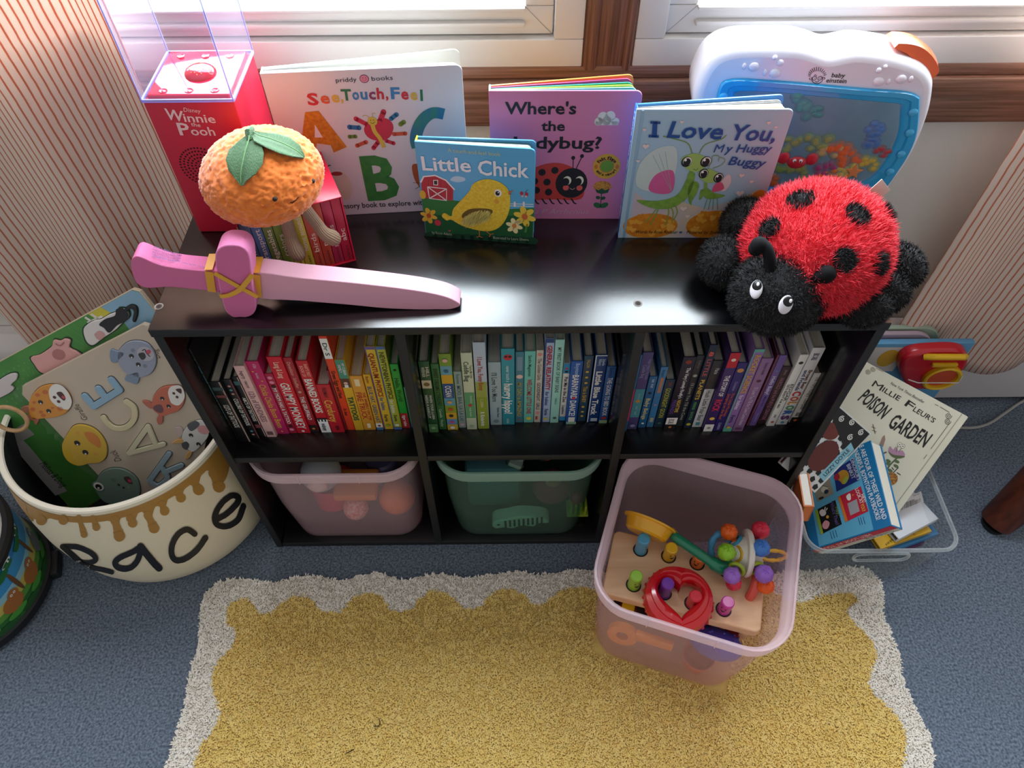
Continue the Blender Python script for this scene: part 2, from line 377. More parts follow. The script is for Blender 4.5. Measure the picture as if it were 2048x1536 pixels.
# ================================================================ rows of books
PG = mat('e2dacb', 0.85, mix='cfc6b6', mscale=900, stretch=(1, 0.02, 0.02)); PGD = mat('9d978e', 0.85, mix='bdb3a4', mscale=900, stretch=(1, 0.02, 0.02))
def row_book(x0, x1, y, z, H, D, col, items, label, group, cat='book', name='board_book', rough=0.4, cover=None):
    w = x1 - x0; t = thing(name, label, cat, ((x0 + x1) / 2, y + D / 2, z), None, group)
    b = B(); ct = min(0.0016, w * 0.16); cm = mat(col, rough); cv = mat(cover or col, rough)
    b.box(((x0 + x1) / 2, y + 0.001, z + H / 2), (w, 0.002, H), cm, min(0.0009, w * .2))
    for x in (x0 + ct / 2, x1 - ct / 2): b.box((x, y + D / 2 + 0.001, z + H / 2), (ct, D - 0.002, H), cv)
    f = Fr((x0, y, z), (1, 0, 0), (0, 0, 1)); n = 0
    for it in items:
        n += 1; lf = 0.0001 + 0.00012 * n
        if it[0] == 'b':       # coloured band from s0 to s1, counted from the top
            _, c, s0, s1 = it[:4]; a0, a1 = it[4:6] if len(it) > 5 else (0.04, 0.96)
            b.poly(f, [(w * a0, H * (1 - s1)), (w * a1, H * (1 - s1)), (w * a1, H * (1 - s0)), (w * a0, H * (1 - s0))], c, lf)
        elif it[0] == 'd':     # printed dots
            _, c, s, r = it[:4]; b.disc(f, (w * (it[4] if len(it) > 4 else .5), H * (1 - s)), w * r, w * r, c, lf, n=14)
        else:
            s, c, s0, s1, hf, of = it[:6]; b.text(f, s, (w * of, H * (1 - s0)), (w * of, H * (1 - s1)), w * hf, c, lf, bold=it[6] if len(it) > 6 else 0.015)
    b.build('cover', t)
    b = B(); b.box(((x0 + x1) / 2, y + D / 2, z + H / 2 - 0.001), (w - 2 * ct - 0.0002, D - 0.005, H - 0.004), PG); b.build('pages', t)
    return t
CR, WH, BK = 'e9dcc4', 'ece9e4', '141416'
ROWS = [
 ('left', 420, 660, 4.876, 'books standing in the left cubby', [
  (215, 292, 1092, 180, '0e0f14', [('WE ARE MIGHTY HUMAN', '4f9fb5', .16, .72, .45, .3), ('d', 'b98f95', .1, .2), ('d', 'b98f95', .78, .2)], .25, 'tall black book with speckled cover, leftmost'),
  (300, 396, 1088, 505, '15171a', [('b', 'b39a92', .0, 1, .86, 1.0), ("123'S OF TATTOOS", WH, .36, .74, .5, .2), ('b', '3a5558', .08, .13), ('b', '82464c', .2, .24)], .16, 'thin black tattoo patterned book, leftmost of three alike'),
  (402, 484, 1055, 482, '17191c', [('b', '7d3f49', .0, 1, .86, 1.0), ('COLORS OF TATTOOS', WH, .3, .76, .5, .2), ('d', 'c98d86', .1, .18), ('d', '5f9aa0', .16, .18), ('d', 'c98d86', .22, .18), ('d', '5f9aa0', .86, .18), ('d', 'c98d86', .92, .18)], .16, 'thin black tattoo patterned book, middle one of three alike'),
  (490, 548, 1036, 458, '131518', [('b', 'c9a9a4', .0, 1, .84, 1.0), ("ABC'S OF TATTOOS", WH, .32, .72, .55, .15), ('b', '7e3d48', .78, .84), ('b', '3d6468', .06, .12)], .16, 'thin black tattoo patterned book, rightmost of three alike'),
  (558, 652, 1045, 350, 'e3b8b4', [('hegarty · macon', '7a5a5c', .06, .28, .35, .35), ('123s of KINDNESS', '8e6a72', .33, .76, .55, .25), ('b', '6d5054', .91, .96, .2, .8)], .15, 'pale pink book with thin grey lettering'),
  (656, 776, 1015, 305, 'c22365', [('Chicka Chicka Boom Boom', 'd9a83c', .29, .9, .5, .28), ('A Classic', 'eab9c8', .03, .08, .25, .5), ('Martin and Archambault', 'eab9c8', .14, .21, .2, .4), ('d', 'dd9a50', .12, .09, .3), ('d', 'dd9a50', .24, .09, .7), ('d', 'dd9a50', .95, .09, .5)], .16, 'wide magenta book with gold lettering'),
  (780, 852, 1008, 425, 'b01a3c', [('MY MOM HAS A TATTOO', WH, .22, .82, .5, .25), ('d', 'e58aa5', .06, .3), ('d', 'e58aa5', .13, .3), ('d', '401018', .19, .3), ('d', '401018', .86, .3), ('d', 'e58aa5', .92, .3)], .15, 'crimson book with pink stars on its spine'),
  (856, 982, 1006, 262, 'd3182f', [('Lang & Lang', 'efc9b0', .06, .25, .4, .35), ('GRUMPY MONKEY', WH, .31, .93, .62, .2), ('d', WH, .965, .12)], .17, 'thickest bright red book with tall white lettering'),
  (986, 1062, 990, 270, 'a82230', [('Donaldson · Scheffler', 'e09a8c', .05, .38, .4, .3), ('d', 'c9a08c', .43, .22), ('THE GRUFFALO', WH, .49, .82, .5, .25), ('b', '171214', .9, 1.0), ('d', 'd9763a', .95, .2)], .17, 'dark red book with a black foot band'),
  (1088, 1190, 995, 300, 'c81f2c', [("BABY'S FIRST", 'f0b0a0', .04, .2, .28, .6), ('BOOK OF', 'f0b0a0', .06, .2, .28, .2), ('BANNED BOOKS', WH, .23, .7, .62, .2, .03), ('b', 'f2f2f2', .8, 1.0), ('b', BK, .78, .8), ('b', BK, .8, .83, .1, .25), ('b', BK, .8, .83, .4, .55), ('b', BK, .8, .83, .7, .85), ('mudpuppy', '333336', .86, .97, .4, .3)], .16, 'red book with bold white lettering and a striped white foot'),
  (1194, 1316, 1000, 535, 'c4192c', [('FREEMAN', '4a1015', .05, .24, .3, .35), ('Corduroy', 'e2b04a', .3, .76, .6, .2), ('VIKING', '4a1015', .84, .94, .28, .4)], .14, 'short red book with slanting yellow lettering'),
  (1320, 1342, 976, 395, '7d2330', [('thin maroon', '7d2330', .3, .31, .1, .3)], .13, 'very thin maroon book beside the short red book'),
  (1345, 1416, 976, 60, 'e2421f', [('b', 'f0efec', .02, .21), ('Dr S', BK, .06, .18, .5, .25), ('Green Eggs and Ham', '1c1214', .33, .62, .5, .25), ('Dr. Seuss', '1c1214', .74, .82, .4, .3)], .2, 'tall orange red book with white block on top'),
  (1420, 1505, 978, 290, 'e0ae2c', [('b', '47937c', .0, .24), ('b', '5b3a2c', .24, .36), ('MY CUBAN', WH, .04, .19, .28, .58), ('FAMILY', WH, .06, .16, .28, .2), ('d', 'e2b9a0', .3, .22), ('b', 'efe9e2', .32, .36, .3, .7), ('TATTOOS', '2f5a35', .49, .84, .58, .2, .03)], .15, 'yellow book with a teal top block and green lettering'),
  (1508, 1620, 975, 450, 'dc9a30', [('b', 'f0dcb0', .05, .17, .3, .7), ('FIRE TRUCK', 'b02c20', .28, .78, .45, .15), ('THE WHEELS ON THE', 'b02c20', .28, .8, .22, .68), ('b', 'f0dcb0', .86, .95, .35, .65)], .15, 'orange yellow book with red lettering'),
  (1628, 1696, 970, 436, 'e0a922', [('Boynton', '8a4a18', .03, .14, .4, .3), ('BLUE HAT, GREEN HAT', '2e5a86', .2, .86, .55, .22), ('b', 'e8e4da', .87, 1.0), ('d', '7a2c22', .92, .22), ('b', '4a76a8', .95, 1.0)], .15, 'short mustard book with thin blue lettering'),
  (1704, 1790, 968, 160, 'e3bb2e', [('b', '6a5a98', .0, 1.0, 0, .1), ('b', '6a5a98', .0, .03), ('QUANTUM PHYSICS', '9c3220', .07, .57, .52, .24, .03), ('for babies', '47659a', .58, .74, .42, .28), ('Ferrie', '3c3c28', .8, .89, .4, .3), ('d', '8a9a30', .94, .26)], .18, 'tall yellow physics book with dark orange lettering'),
  (1795, 1876, 965, 160, 'b9bf3a', [('b', '4f6fae', .0, 1.0, 0, .1), ('b', '4f6fae', .0, .03), ('NEWTONIAN PHYSICS', '5a5520', .06, .6, .52, .24, .03), ('for babies', WH, .61, .78, .42, .28), ('Ferrie', '3c3c28', .81, .89, .4, .3), ('d', 'e6ead0', .94, .26), ('b', '4f6fae', .97, 1)], .18, 'tall lime and blue physics book with olive lettering'),
  (1880, 1955, 952, 335, '22a838', [('Hello, World!', '0d2c14', .2, .56, .5, .25), ('d', '0d2c14', .08, .2), ('b', 'b5202c', .75, 1.0), ('tiger tales', WH, .78, .97, .4, .3)], .15, 'bright green book with a red foot'),
  (1962, 1984, 944, 560, '4a8f74', [('b', '4b63a8', .9, 1)], .12, 'very thin green book, rightmost'),
 ]),
 ('middle', 820, 660, 4.763, 'books standing in the middle cubby', [
  (185, 275, 970, 300, '2f5a33', [('HILL', CR, .07, .2, .3, .6), ('WERNER', CR, .07, .2, .3, .2), ('b', 'e2d2b0', .24, .35), ('d', '8a6a3a', .295, .3), ('WHEN YOUR LLAMA', WH, .44, .8, .26, .56), ('NEEDS A HAIRCUT', WH, .44, .78, .26, .16), ('b', '5b8a55', .87, 1.0), ('d', '9cc08e', .93, .22)], .16, 'dark green book with cream animal patch, leftmost'),
  (282, 352, 948, 325, '35703a', [('SWEET DREAMS CTHULHU', '15301a', .06, .6, .5, .25, .03), ('Carmella · Murphy', 'b9cfae', .66, .95, .35, .3)], .15, 'green book with blackish lettering'),
  (358, 462, 945, 230, '7f9c2e', [('b', '6fa7b8', .14, .25), ('b', 'dfae2c', .25, .36), ('b', '27508e', .36, .55), ('b', '5f9fb4', .55, .65), ('b', '8a9c2a', .65, .75), ('b', 'd8a42a', .75, .84), ('b', '6a93b8', .84, .92), ('b', 'c9a83c', .92, 1), ('OCEAN', WH, .38, .53, .5, .25, .02), ('d', 'e6b3a8', .07, .22), ('d', '35708e', .2, .2), ('d', 'e2a25a', .6, .2), ('d', 'c84a30', .7, .22), ('d', '202428', .79, .2), ('d', 'c8508a', .88, .2), ('d', WH, .96, .22)], .15, 'book with a spine of coloured squares'),
  (468, 538, 932, 398, '93a59c', [('Boynton', '4b7a72', .04, .2, .4, .3), ('MOO, BAA, LA LA LA!', '4b6a70', .23, .86, .5, .25), ('d', 'c9a0b0', .93, .3)], .15, 'greyish sage book beside the coloured squares'),
  (545, 640, 948, 220, 'c9cfae', [('b', '5a9a66', .48, .83), ("You're My Little", '6b7a60', .14, .3, .2, .72), ('Cuddle Bug', '4a5a48', .1, .34, .45, .2), ('d', 'c8303c', .65, .2), ('Nicola Edwards', 'c9d8c0', .52, .62, .2, .55), ('Natalie Marshall', 'c9d8c0', .68, .8, .2, .4), ('d', '9ab092', .95, .2)], .16, 'pale olive book with a green middle band'),
  (650, 755, 938, 120, 'b7c3d0', [('b', '9aa548', .42, .6), ('b', '8a9a2a', .6, 1.0), ('I Love You, Funny Bunny', 'b23a30', .15, .52, .4, .3), ('C. LORAN', 'd9d29a', .62, .72, .25, .35), ('B. Kinderkids', WH, .78, .96, .35, .3)], .2, 'tall pale blue book fading to grass green'),
  (768, 878, 905, 310, '9db1b4', [("I'll Love You More", '3d4a52', .15, .6, .42, .25), ('little bee', '4d5a62', .7, .86, .2, .6), ('d', '6b7a7e', .93, .24)], .15, 'grey blue book with thin dark script'),
  (882, 997, 903, 180, '2f93a0', [('d', 'c83048', .1, .34), ('d', '301018', .09, .12, .35), ('d', '301018', .09, .12, .65), ('never touch a', 'cfe4e4', .2, .4, .28, .36), ('hungry hippo!', WH, .42, .83, .62, .2, .03), ('make believe ideas', 'a9d4d6', .9, .97, .25, .35)], .2, 'wide teal book with chunky white lettering'),
  (1003, 1078, 882, 210, '3f8090', [('b', '7a97a8', .06, .24, .2, .8), ('d', 'e8c4b4', .32, .38), ('MY DAD is AMAZING!', 'c0a53e', .4, .9, .5, .25), ('d', 'b0485a', .95, .16)], .16, 'dark teal book with golden lettering'),
  (1082, 1175, 882, 205, '6fc3b2', [('Sandra Magsamen', '2c4a48', .05, .32, .3, .35), ('WELCOME LITTLE ONE', 'b0303c', .36, .86, .45, .28, .02), ('d', 'd8c848', .93, .26)], .16, 'mint book with red lettering'),
  (1180, 1242, 880, 195, 'c7bfb2', [('The Golden Girls', '6a6a66', .1, .38, .5, .25), ('GOODNIGHT, GIRLS', '5c5a58', .42, .8, .5, .25), ('d', 'd98a80', .05, .32), ('d', 'd98a80', .85, .3), ('b', 'a83a38', .9, .95, .2, .5)], .16, 'thin beige book with grey lettering and coral flowers'),
  (1250, 1328, 878, 85, 'a9bcd8', [('b', '23427e', .0, 1.0, 0, .16), ('b', '23427e', .0, .04), ('GENERAL RELATIVITY', 'b02a34', .07, .58, .52, .28, .03), ('for babies', '3a5590', .6, .77, .42, .3), ('Ferrie', '26304a', .82, .9, .42, .3), ('d', 'c8b848', .95, .26)], .2, 'tall pale blue science book with red lettering'),
  (1333, 1412, 885, 95, '9fd6c8', [('MY FIRST BOOK OF BABY SIGNS', '41605e', .08, .6, .4, .32), ('FARKLO', '5a7a76', .67, .75, .22, .4), ('d', '3f5e5a', .93, .22)], .2, 'tall pale mint book with small dark lettering'),
  (1420, 1478, 857, 320, 'e9e4de', [('b', '2f93c8', .0, .16), ('d', 'c83838', .08, .22), ('d', '18181a', .13, .25), ('Put Me in the Zoo', '26262a', .22, .66, .5, .3), ('Lopshire', '4a4a4e', .72, .88, .4, .3), ('b', '2f93c8', .93, 1)], .15, 'white book with blue ends'),
  (1478, 1583, 893, 300, '1f56a4', [('Boynton', 'a9c4e0', .03, .2, .35, .4), ('BARNYARD DANCE!', WH, .2, .86, .55, .22, .02), ('d', 'c83048', .56, .18), ('b', 'e6e2da', .88, .96, .2, .8), ('b', '8fb89a', .96, 1)], .16, 'blue book with white lettering and a red dot'),
  (1590, 1670, 870, 250, '25475f', [('FALLON', 'c9a548', .05, .16, .35, .35), ('d', 'd2a94a', .22, .18), ('d', 'd2a94a', .3, .18), ('d', 'd2a94a', .38, .18), ('This is BABY', 'c9a548', .43, .68, .45, .28), ('d', 'd2a94a', .75, .18), ('d', 'd2a94a', .83, .18), ('d', 'd2a94a', .9, .18)], .17, 'slate blue book with gold dots'),
  (1685, 1787, 875, 240, '16407e', [('b', 'dfe6ee', .0, 1.0, 0, .09), ('b', 'dfe6ee', .0, .012), ('Schertle', 'c9d6e6', .05, .14, .25, .62), ('McElmurry', 'c9d6e6', .05, .14, .25, .32), ('Little Blue Truck', WH, .22, .88, .5, .25, .035), ('b', 'b9c6d6', .93, .98, .3, .9)], .18, 'navy book with a white outline and thick white lettering'),
  (1795, 1875, 885, 350, '24589c', [('Boynton', '12305c', .02, .17, .45, .3), ('THE GOING TO BED BOOK', WH, .18, .86, .5, .28), ('d', 'b83030', .9, .28), ('b', '9ab48a', .94, 1)], .15, 'blue book with thin white lettering, rightmost'),
 ]),
 ('right', 1240, 655, 4.763, 'books standing in the right cubby', [
  (40, 61, 985, 265, '1f6c98', [('b', 'c83a68', .42, .85)], .15, 'very thin blue book with pink patch, leftmost'),
  (64, 155, 970, 240, '4e4478', [('Night Night, My Little', '8f8ab8', .08, .32, .22, .68), ('Cuddle Bug', '8f8ab8', .14, .3, .34, .25), ('b', '47909c', .44, .82), ('d', 'c98a3c', .6, .24), ('Nicola Edwards', '9ac4c8', .5, .58, .22, .4), ('Natalie Marshall', '9ac4c8', .66, .78, .22, .4), ('d', '8a86b4', .94, .26)], .16, 'indigo book with a teal middle band'),
  (168, 240, 955, 470, '1d6190', [('Raffi · Wolff', 'b9cfdc', .05, .2, .3, .4), ('d', '101820', .3, .22), ('Baby Beluga', 'd9c98a', .4, .82, .5, .25), ('d', 'd8e4ea', .9, .18)], .13, 'short blue book with pale yellow lettering'),
  (250, 312, 950, 380, '3a78a8', [('Boyd', '24506f', .04, .14, .4, .3), ('b', 'b87a5a', .16, .4, .3, .75), ('d', 'b87a8a', .6, .2), ('b', 'a9a08a', .82, .9, .25, .75)], .14, 'medium blue book with a rust coloured patch'),
  (318, 405, 950, 500, '123044', [('Michael Rex', '8a4a40', .04, .12, .35, .4), ('GOODNIGHT GOON', 'a9a83c', .16, .78, .5, .25, .02), ('d', '3a5a4a', .9, .2)], .13, 'dark navy book with yellowish green lettering'),
  (412, 522, 968, 285, '19182c', [('d', '8e3428', .06, .24), ("The Very Lonely Firefly's", WH, .13, .54, .28, .5), ('NIGHTTIME', 'd9b04a', .56, .74, .3, .5), ('FRIENDS', '6a4a98', .56, .76, .3, .12), ('b', 'ece6de', .82, .92), ('ERIC CARLE', '26201e', .84, .91, .45, .25), ('b', '120f10', .92, 1), ('d', 'c8703a', .96, .14)], .18, 'black book with a white name block near its foot'),
  (530, 598, 940, 270, '22282c', [('d', 'a9a59a', .26, .28), ("I'll Love You Till the Cows", '9a9a94', .36, .9, .42, .3), ('Kathryn', '6a6a68', .06, .16, .35, .4)], .18, 'charcoal book with a pale animal and grey lettering'),
  (603, 672, 960, 170, '16243c', [('8', 'd8584a', .07, .12, .5, .25, .03), ('LITTLE', 'b8585a', .15, .34, .5, .25, .02), ('PLANETS', 'd9b43a', .38, .62, .5, .25, .02), ('FERRIE · DOYLE', '5aa05a', .65, .88, .35, .3), ('d', 'b8b03a', .94, .3)], .2, 'tall dark book with red and yellow lettering'),
  (680, 776, 945, 320, '2a2a2e', [('b', 'c9cac8', .4, 1.0), ('Marie', 'b9b9b6', .1, .18, .4, .4), ('Hush Little Polar Bear', '4a5054', .42, .9, .45, .3), ('b', '4a8a98', .92, .97, .3, .7)], .16, 'book with a black top and pale grey lower half'),
  (785, 878, 985, 245, '3a2262', [('b', 'c01c30', .0, .17), ('d', 'e8d0c0', .08, .22), ('THE STORY OF', WH, .26, .52, .45, .28, .02), ('ROCK', 'd03048', .56, .72, .62, .2, .03), ('d', 'e8b84a', .82, .26), ('b', 'e6e2de', .9, 1.0), ('d', '9a958e', .95, .2)], .18, 'purple book with a red top and white foot'),
  (882, 965, 985, 340, '2a2068', [('d', 'c88a4a', .1, .34), ('Christelow', '8a84b8', .25, .38, .3, .4), ('Five Little Monkeys', 'c8582c', .42, .76, .3, .55), ('Jumping on the Bed', 'c8582c', .42, .8, .3, .15), ('CLARION', 'a9a4c8', .86, .97, .3, .35)], .16, 'indigo book with orange lettering'),
  (975, 1060, 988, 210, '8e6aa8', [('b', '58a890', .0, 1.0, 0, .12), ('b', '58a890', .0, .03), ('b', '58a890', .95, 1.), ('ROCKET SCIENCE', 'd0a04a', .06, .5, .52, .28, .03), ('for babies', 'e2d6ea', .52, .7, .42, .3), ('Ferrie', '46345c', .78, .88, .42, .3), ('d', 'c8a83c', .94, .22)], .2, 'tall lilac science book with gold lettering'),
  (1065, 1165, 990, 300, '8a648e', [('d', '5a2838', .28, .2), ("I'll Love You Till the Cows Come Home", 'cdb6d0', .36, .9, .36, .35), ('Kathryn Cristaldi', '5c3a60', .05, .2, .25, .45), ('b', '5c3a60', .94, .97, .2, .8)], .16, 'mauve book with pale lettering'),
  (1202, 1224, 938, 265, '6a3448', [('Love Makes a Family', '9a6a7a', .3, .8, .5, .25)], .14, 'thin plum book beside the mauve book'),
  (1227, 1292, 936, 270, '6e5496', [('d', '5a8aa0', .2, .16), ('Hello Baby!', 'd8d0e0', .27, .52, .5, .25), ('Mem Fox', '4c3a6c', .55, .7, .3, .4), ('boone', '9a8ab8', .8, .93, .3, .4)], .16, 'violet book with white lettering'),
  (1300, 1386, 920, 375, '32191f', [('Johnson', '9a7a7a', .05, .13, .3, .4), ('HAROLD and the PURPLE CRAYON', 'a06a80', .18, .9, .4, .3), ('b', '7a3048', .62, .63), ('b', '7a3048', .9, .91)], .14, 'dark maroon book with dull pink lettering'),
  (1390, 1468, 940, 265, 'e6e4de', [('d', '26262a', .1, .26), ('EDGAR', '4a4642', .38, .62, .35, .55), ('GETS READY FOR BED', '4a4642', .38, .72, .26, .18), ('ADAMS', '5a5652', .82, .86, .25, .35), ('d', 'b84a40', .93, .2)], .17, 'white book with a small black bird at its top'),
  (1478, 1585, 926, 200, 'd9d8d8', [('ERIC CARLE', '4a3a60', .06, .14, .42, .3, .03), ('Brown Bear', '6a3a34', .26, .5, .3, .56, .03), ('and Friends', '4a5a7a', .26, .52, .3, .2, .03), ('C', 'c02c38', .53, .59, .66, .2, .04), ('O', 'c8502c', .6, .66, .66, .2, .04), ('L', 'c8862c', .67, .71, .66, .2, .04), ('O', '3a8a50', .72, .78, .66, .2, .04), ('R', '2c5aa0', .79, .85, .66, .2, .04), ('S', '5c2c6a', .86, .92, .66, .2, .04), ('d', '4a8a9a', .96, .16)], .19, 'thick white hardback with large rainbow lettering'),
  (1606, 1700, 906, 440, 'd6d2ca', [('The Very Hungry Caterpillar', '6a665c', .06, .72, .35, .4), ('ERIC CARLE', '3a3634', .78, .85, .4, .3, .03), ('b', '141214', .88, 1), ('d', 'c8602c', .94, .18)], .13, 'short cream book with a black foot, rightmost'),
 ])]
for cub, ox, oy, sc, grp, rows in ROWS:
    px1 = {'left': -OW / 2 + TT, 'middle': -w3 / 2, 'right': w3 / 2 + TT}[cub] + 0.0008
    for i, (a0, a1, vb, vt, col, items, D, lab) in enumerate(rows):
        U0, U1, VB, VT = ox + a0 / sc, ox + a1 / sc, oy + vb / sc, oy + vt / sc
        A = at(U0, VB, z=ZS); Bq = at(U1, VB, z=ZS); y = (A.y + Bq.y) / 2; x0 = max(A.x, px1 + 0.0003); x1 = Bq.x; x1 = max(x1, x0 + 0.003)
        H = min(at(U0, VT, y=y).z - ZS, OH - TT - ZS - 0.004)
        items = [q for q in items if q[0] != 'thin maroon']
        row_book(x0, x1, y, ZS, H, min(D, 0.288 - y), col, items, lab + (', in the %s cubby' % cub if 'cubby' not in lab else ''), grp)
        px1 = x1

# ================================================================ picture books standing open on top of the unit
def Zm(ox, oy, s): return lambda x, y: (ox + x / s, oy + y / s)
def open_book(name, label, a, c, tl, leaves, spine_col, cover_col, draw, rad=0.006, rough=0.35, block=None):
    """a, c: bottom corners of the front cover on the unit's top, tl: its top left corner (photograph), leaves: (colour, start depth, angle, width share, height drop)"""
    A, C_ = at(*a, z=OH), at(*c, z=OH); A.z = C_.z = OH; e = (C_ - A); Wd = e.length; e.normalize()
    f = Fr(A, e, (0, 0, 1)); H = f.px(*tl)[1]
    t = thing(name, label, 'book', tuple((A + C_) / 2 - f.n * 0.01), None, 'picture books standing on the unit')
    M = f.M()
    b = B(); b.prism(rr(Wd, H, (0.0005, rad, rad, 0.0005), 5, Wd / 2, H / 2), -0.0022, 0, cover_col, M, 0.0006); draw(b, f, Wd, H); b.build('front_cover', t)
    T = max(q[1] for q in leaves) + 0.002
    b = B(); b.box((0.0012, H / 2, -T / 2 - 0.0011), (0.0024, H, T - 0.0012), mat(spine_col, rough), 0.0005, M)
    sd = Fr(f.p(-0.0001, 0, -T), -f.n * -1, (0, 0, 1)); b.build('spine', t)
    for k, (col, d0, ang, ws, drop) in enumerate(leaves):
        th = 0.0022 if k == len(leaves) - 1 else 0.0016
        R = M @ Matrix.Translation((0.0026, 0, -d0)) @ Matrix.Rotation(math.radians(ang), 4, 'Y')
        w = Wd * ws - 0.003; h = H - drop
        b = B(); b.prism(rr(w, h, (0, rad, rad, 0), 5, w / 2, h / 2), -th / 2, th / 2, col, R); b.build('back_cover' if k == len(leaves) - 1 else 'page', t)
    if block:
        col, d0, d1, ws, drop = block
        b = B(); b.prism(rr(Wd * ws - 0.003, H - drop, (0, rad, rad, 0), 5, Wd * ws / 2 + 0.001, (H - drop) / 2), -d1, -d0, col, M); b.build('page_block', t)
    return t, f, T
def arc_text(b, f, s, c, r, a0, a1, h, m, lift=0.0006, bold=0.02, outer=True):
    """letters set round a circle from angle a0 to a1 (degrees)"""
    n = len(s)
    for i, ch in enumerate(s):
        if ch == ' ': continue
        t = math.radians(a0 + (a1 - a0) * (i + 0.5) / n); k = 0.3 * h if ch in "il'!" else 0.75 * h
        up = Vector((math.cos(t), math.sin(t))) * (1 if outer else -1); rt = Vector((up.y, -up.x)); o = Vector(c) + Vector((math.cos(t), math.sin(t))) * r
        b.text(f, ch, tuple(o - rt * k / 2), tuple(o + rt * k / 2), h, m, lift, bold)
def heart(cx, cy, w, n=24, rot=0.0):
    P = []
    for i in range(n):
        t = 2 * PI * i / n; x = 16 * math.sin(t) ** 3; y = 13 * math.cos(t) - 5 * math.cos(2 * t) - 2 * math.cos(3 * t) - math.cos(4 * t)
        x, y = x * w / 32, y * w / 32; P.append((cx + x * math.cos(rot) - y * math.sin(rot), cy + x * math.sin(rot) + y * math.cos(rot)))
    return P
def kit(b, f, Z):
    """drawing tools that take points measured off one zoomed view of the photograph"""
    def P(x, y): return f.px(*Z(x, y))
    def pl(pts, m, l=0.0003): b.poly(f, [P(*q) for q in pts], m, l)
    def sp(pts, m, l=0.0003): b.poly(f, spline([P(*q) for q in pts], 5, True), m, l)
    def el(x, y, rx, ry, m, l=0.0003, rot=0.0):
        c = P(x, y); k = abs(P(x + 10, y)[0] - c[0]) / 10; q = abs(P(x, y + 10)[1] - c[1]) / 10; b.disc(f, c, rx * k, ry * q, m, l, rot)
    def ln(pts, w, m, l=0.0004, cl=False, sm=True):
        Q = [P(*q) for q in pts]; k = (Vector(P(pts[0][0] + 10, pts[0][1])) - Vector(Q[0])).length / 10
        if sm and len(Q) > 2: Q = spline(Q, 5, cl)
        b.line(f, Q, w * k, m, l, cl)
    def tx(s, x0, y0, x1, y1, h, m, l=0.0005, bold=0.0, sh=0.0): b.ptext(f, s, Z(x0, y0), Z(x1, y1), h * (Z(1, 0)[0] - Z(0, 0)[0]), m, l, bold, sh)
    def ht(x, y, w, m, l=0.0004, rot=0.0):
        c = P(x, y); k = abs(P(x + 10, y)[0] - c[0]) / 10; b.poly(f, heart(c[0], c[1], w * k, 20, rot), m, l)
    return P, pl, sp, el, ln, tx, ht

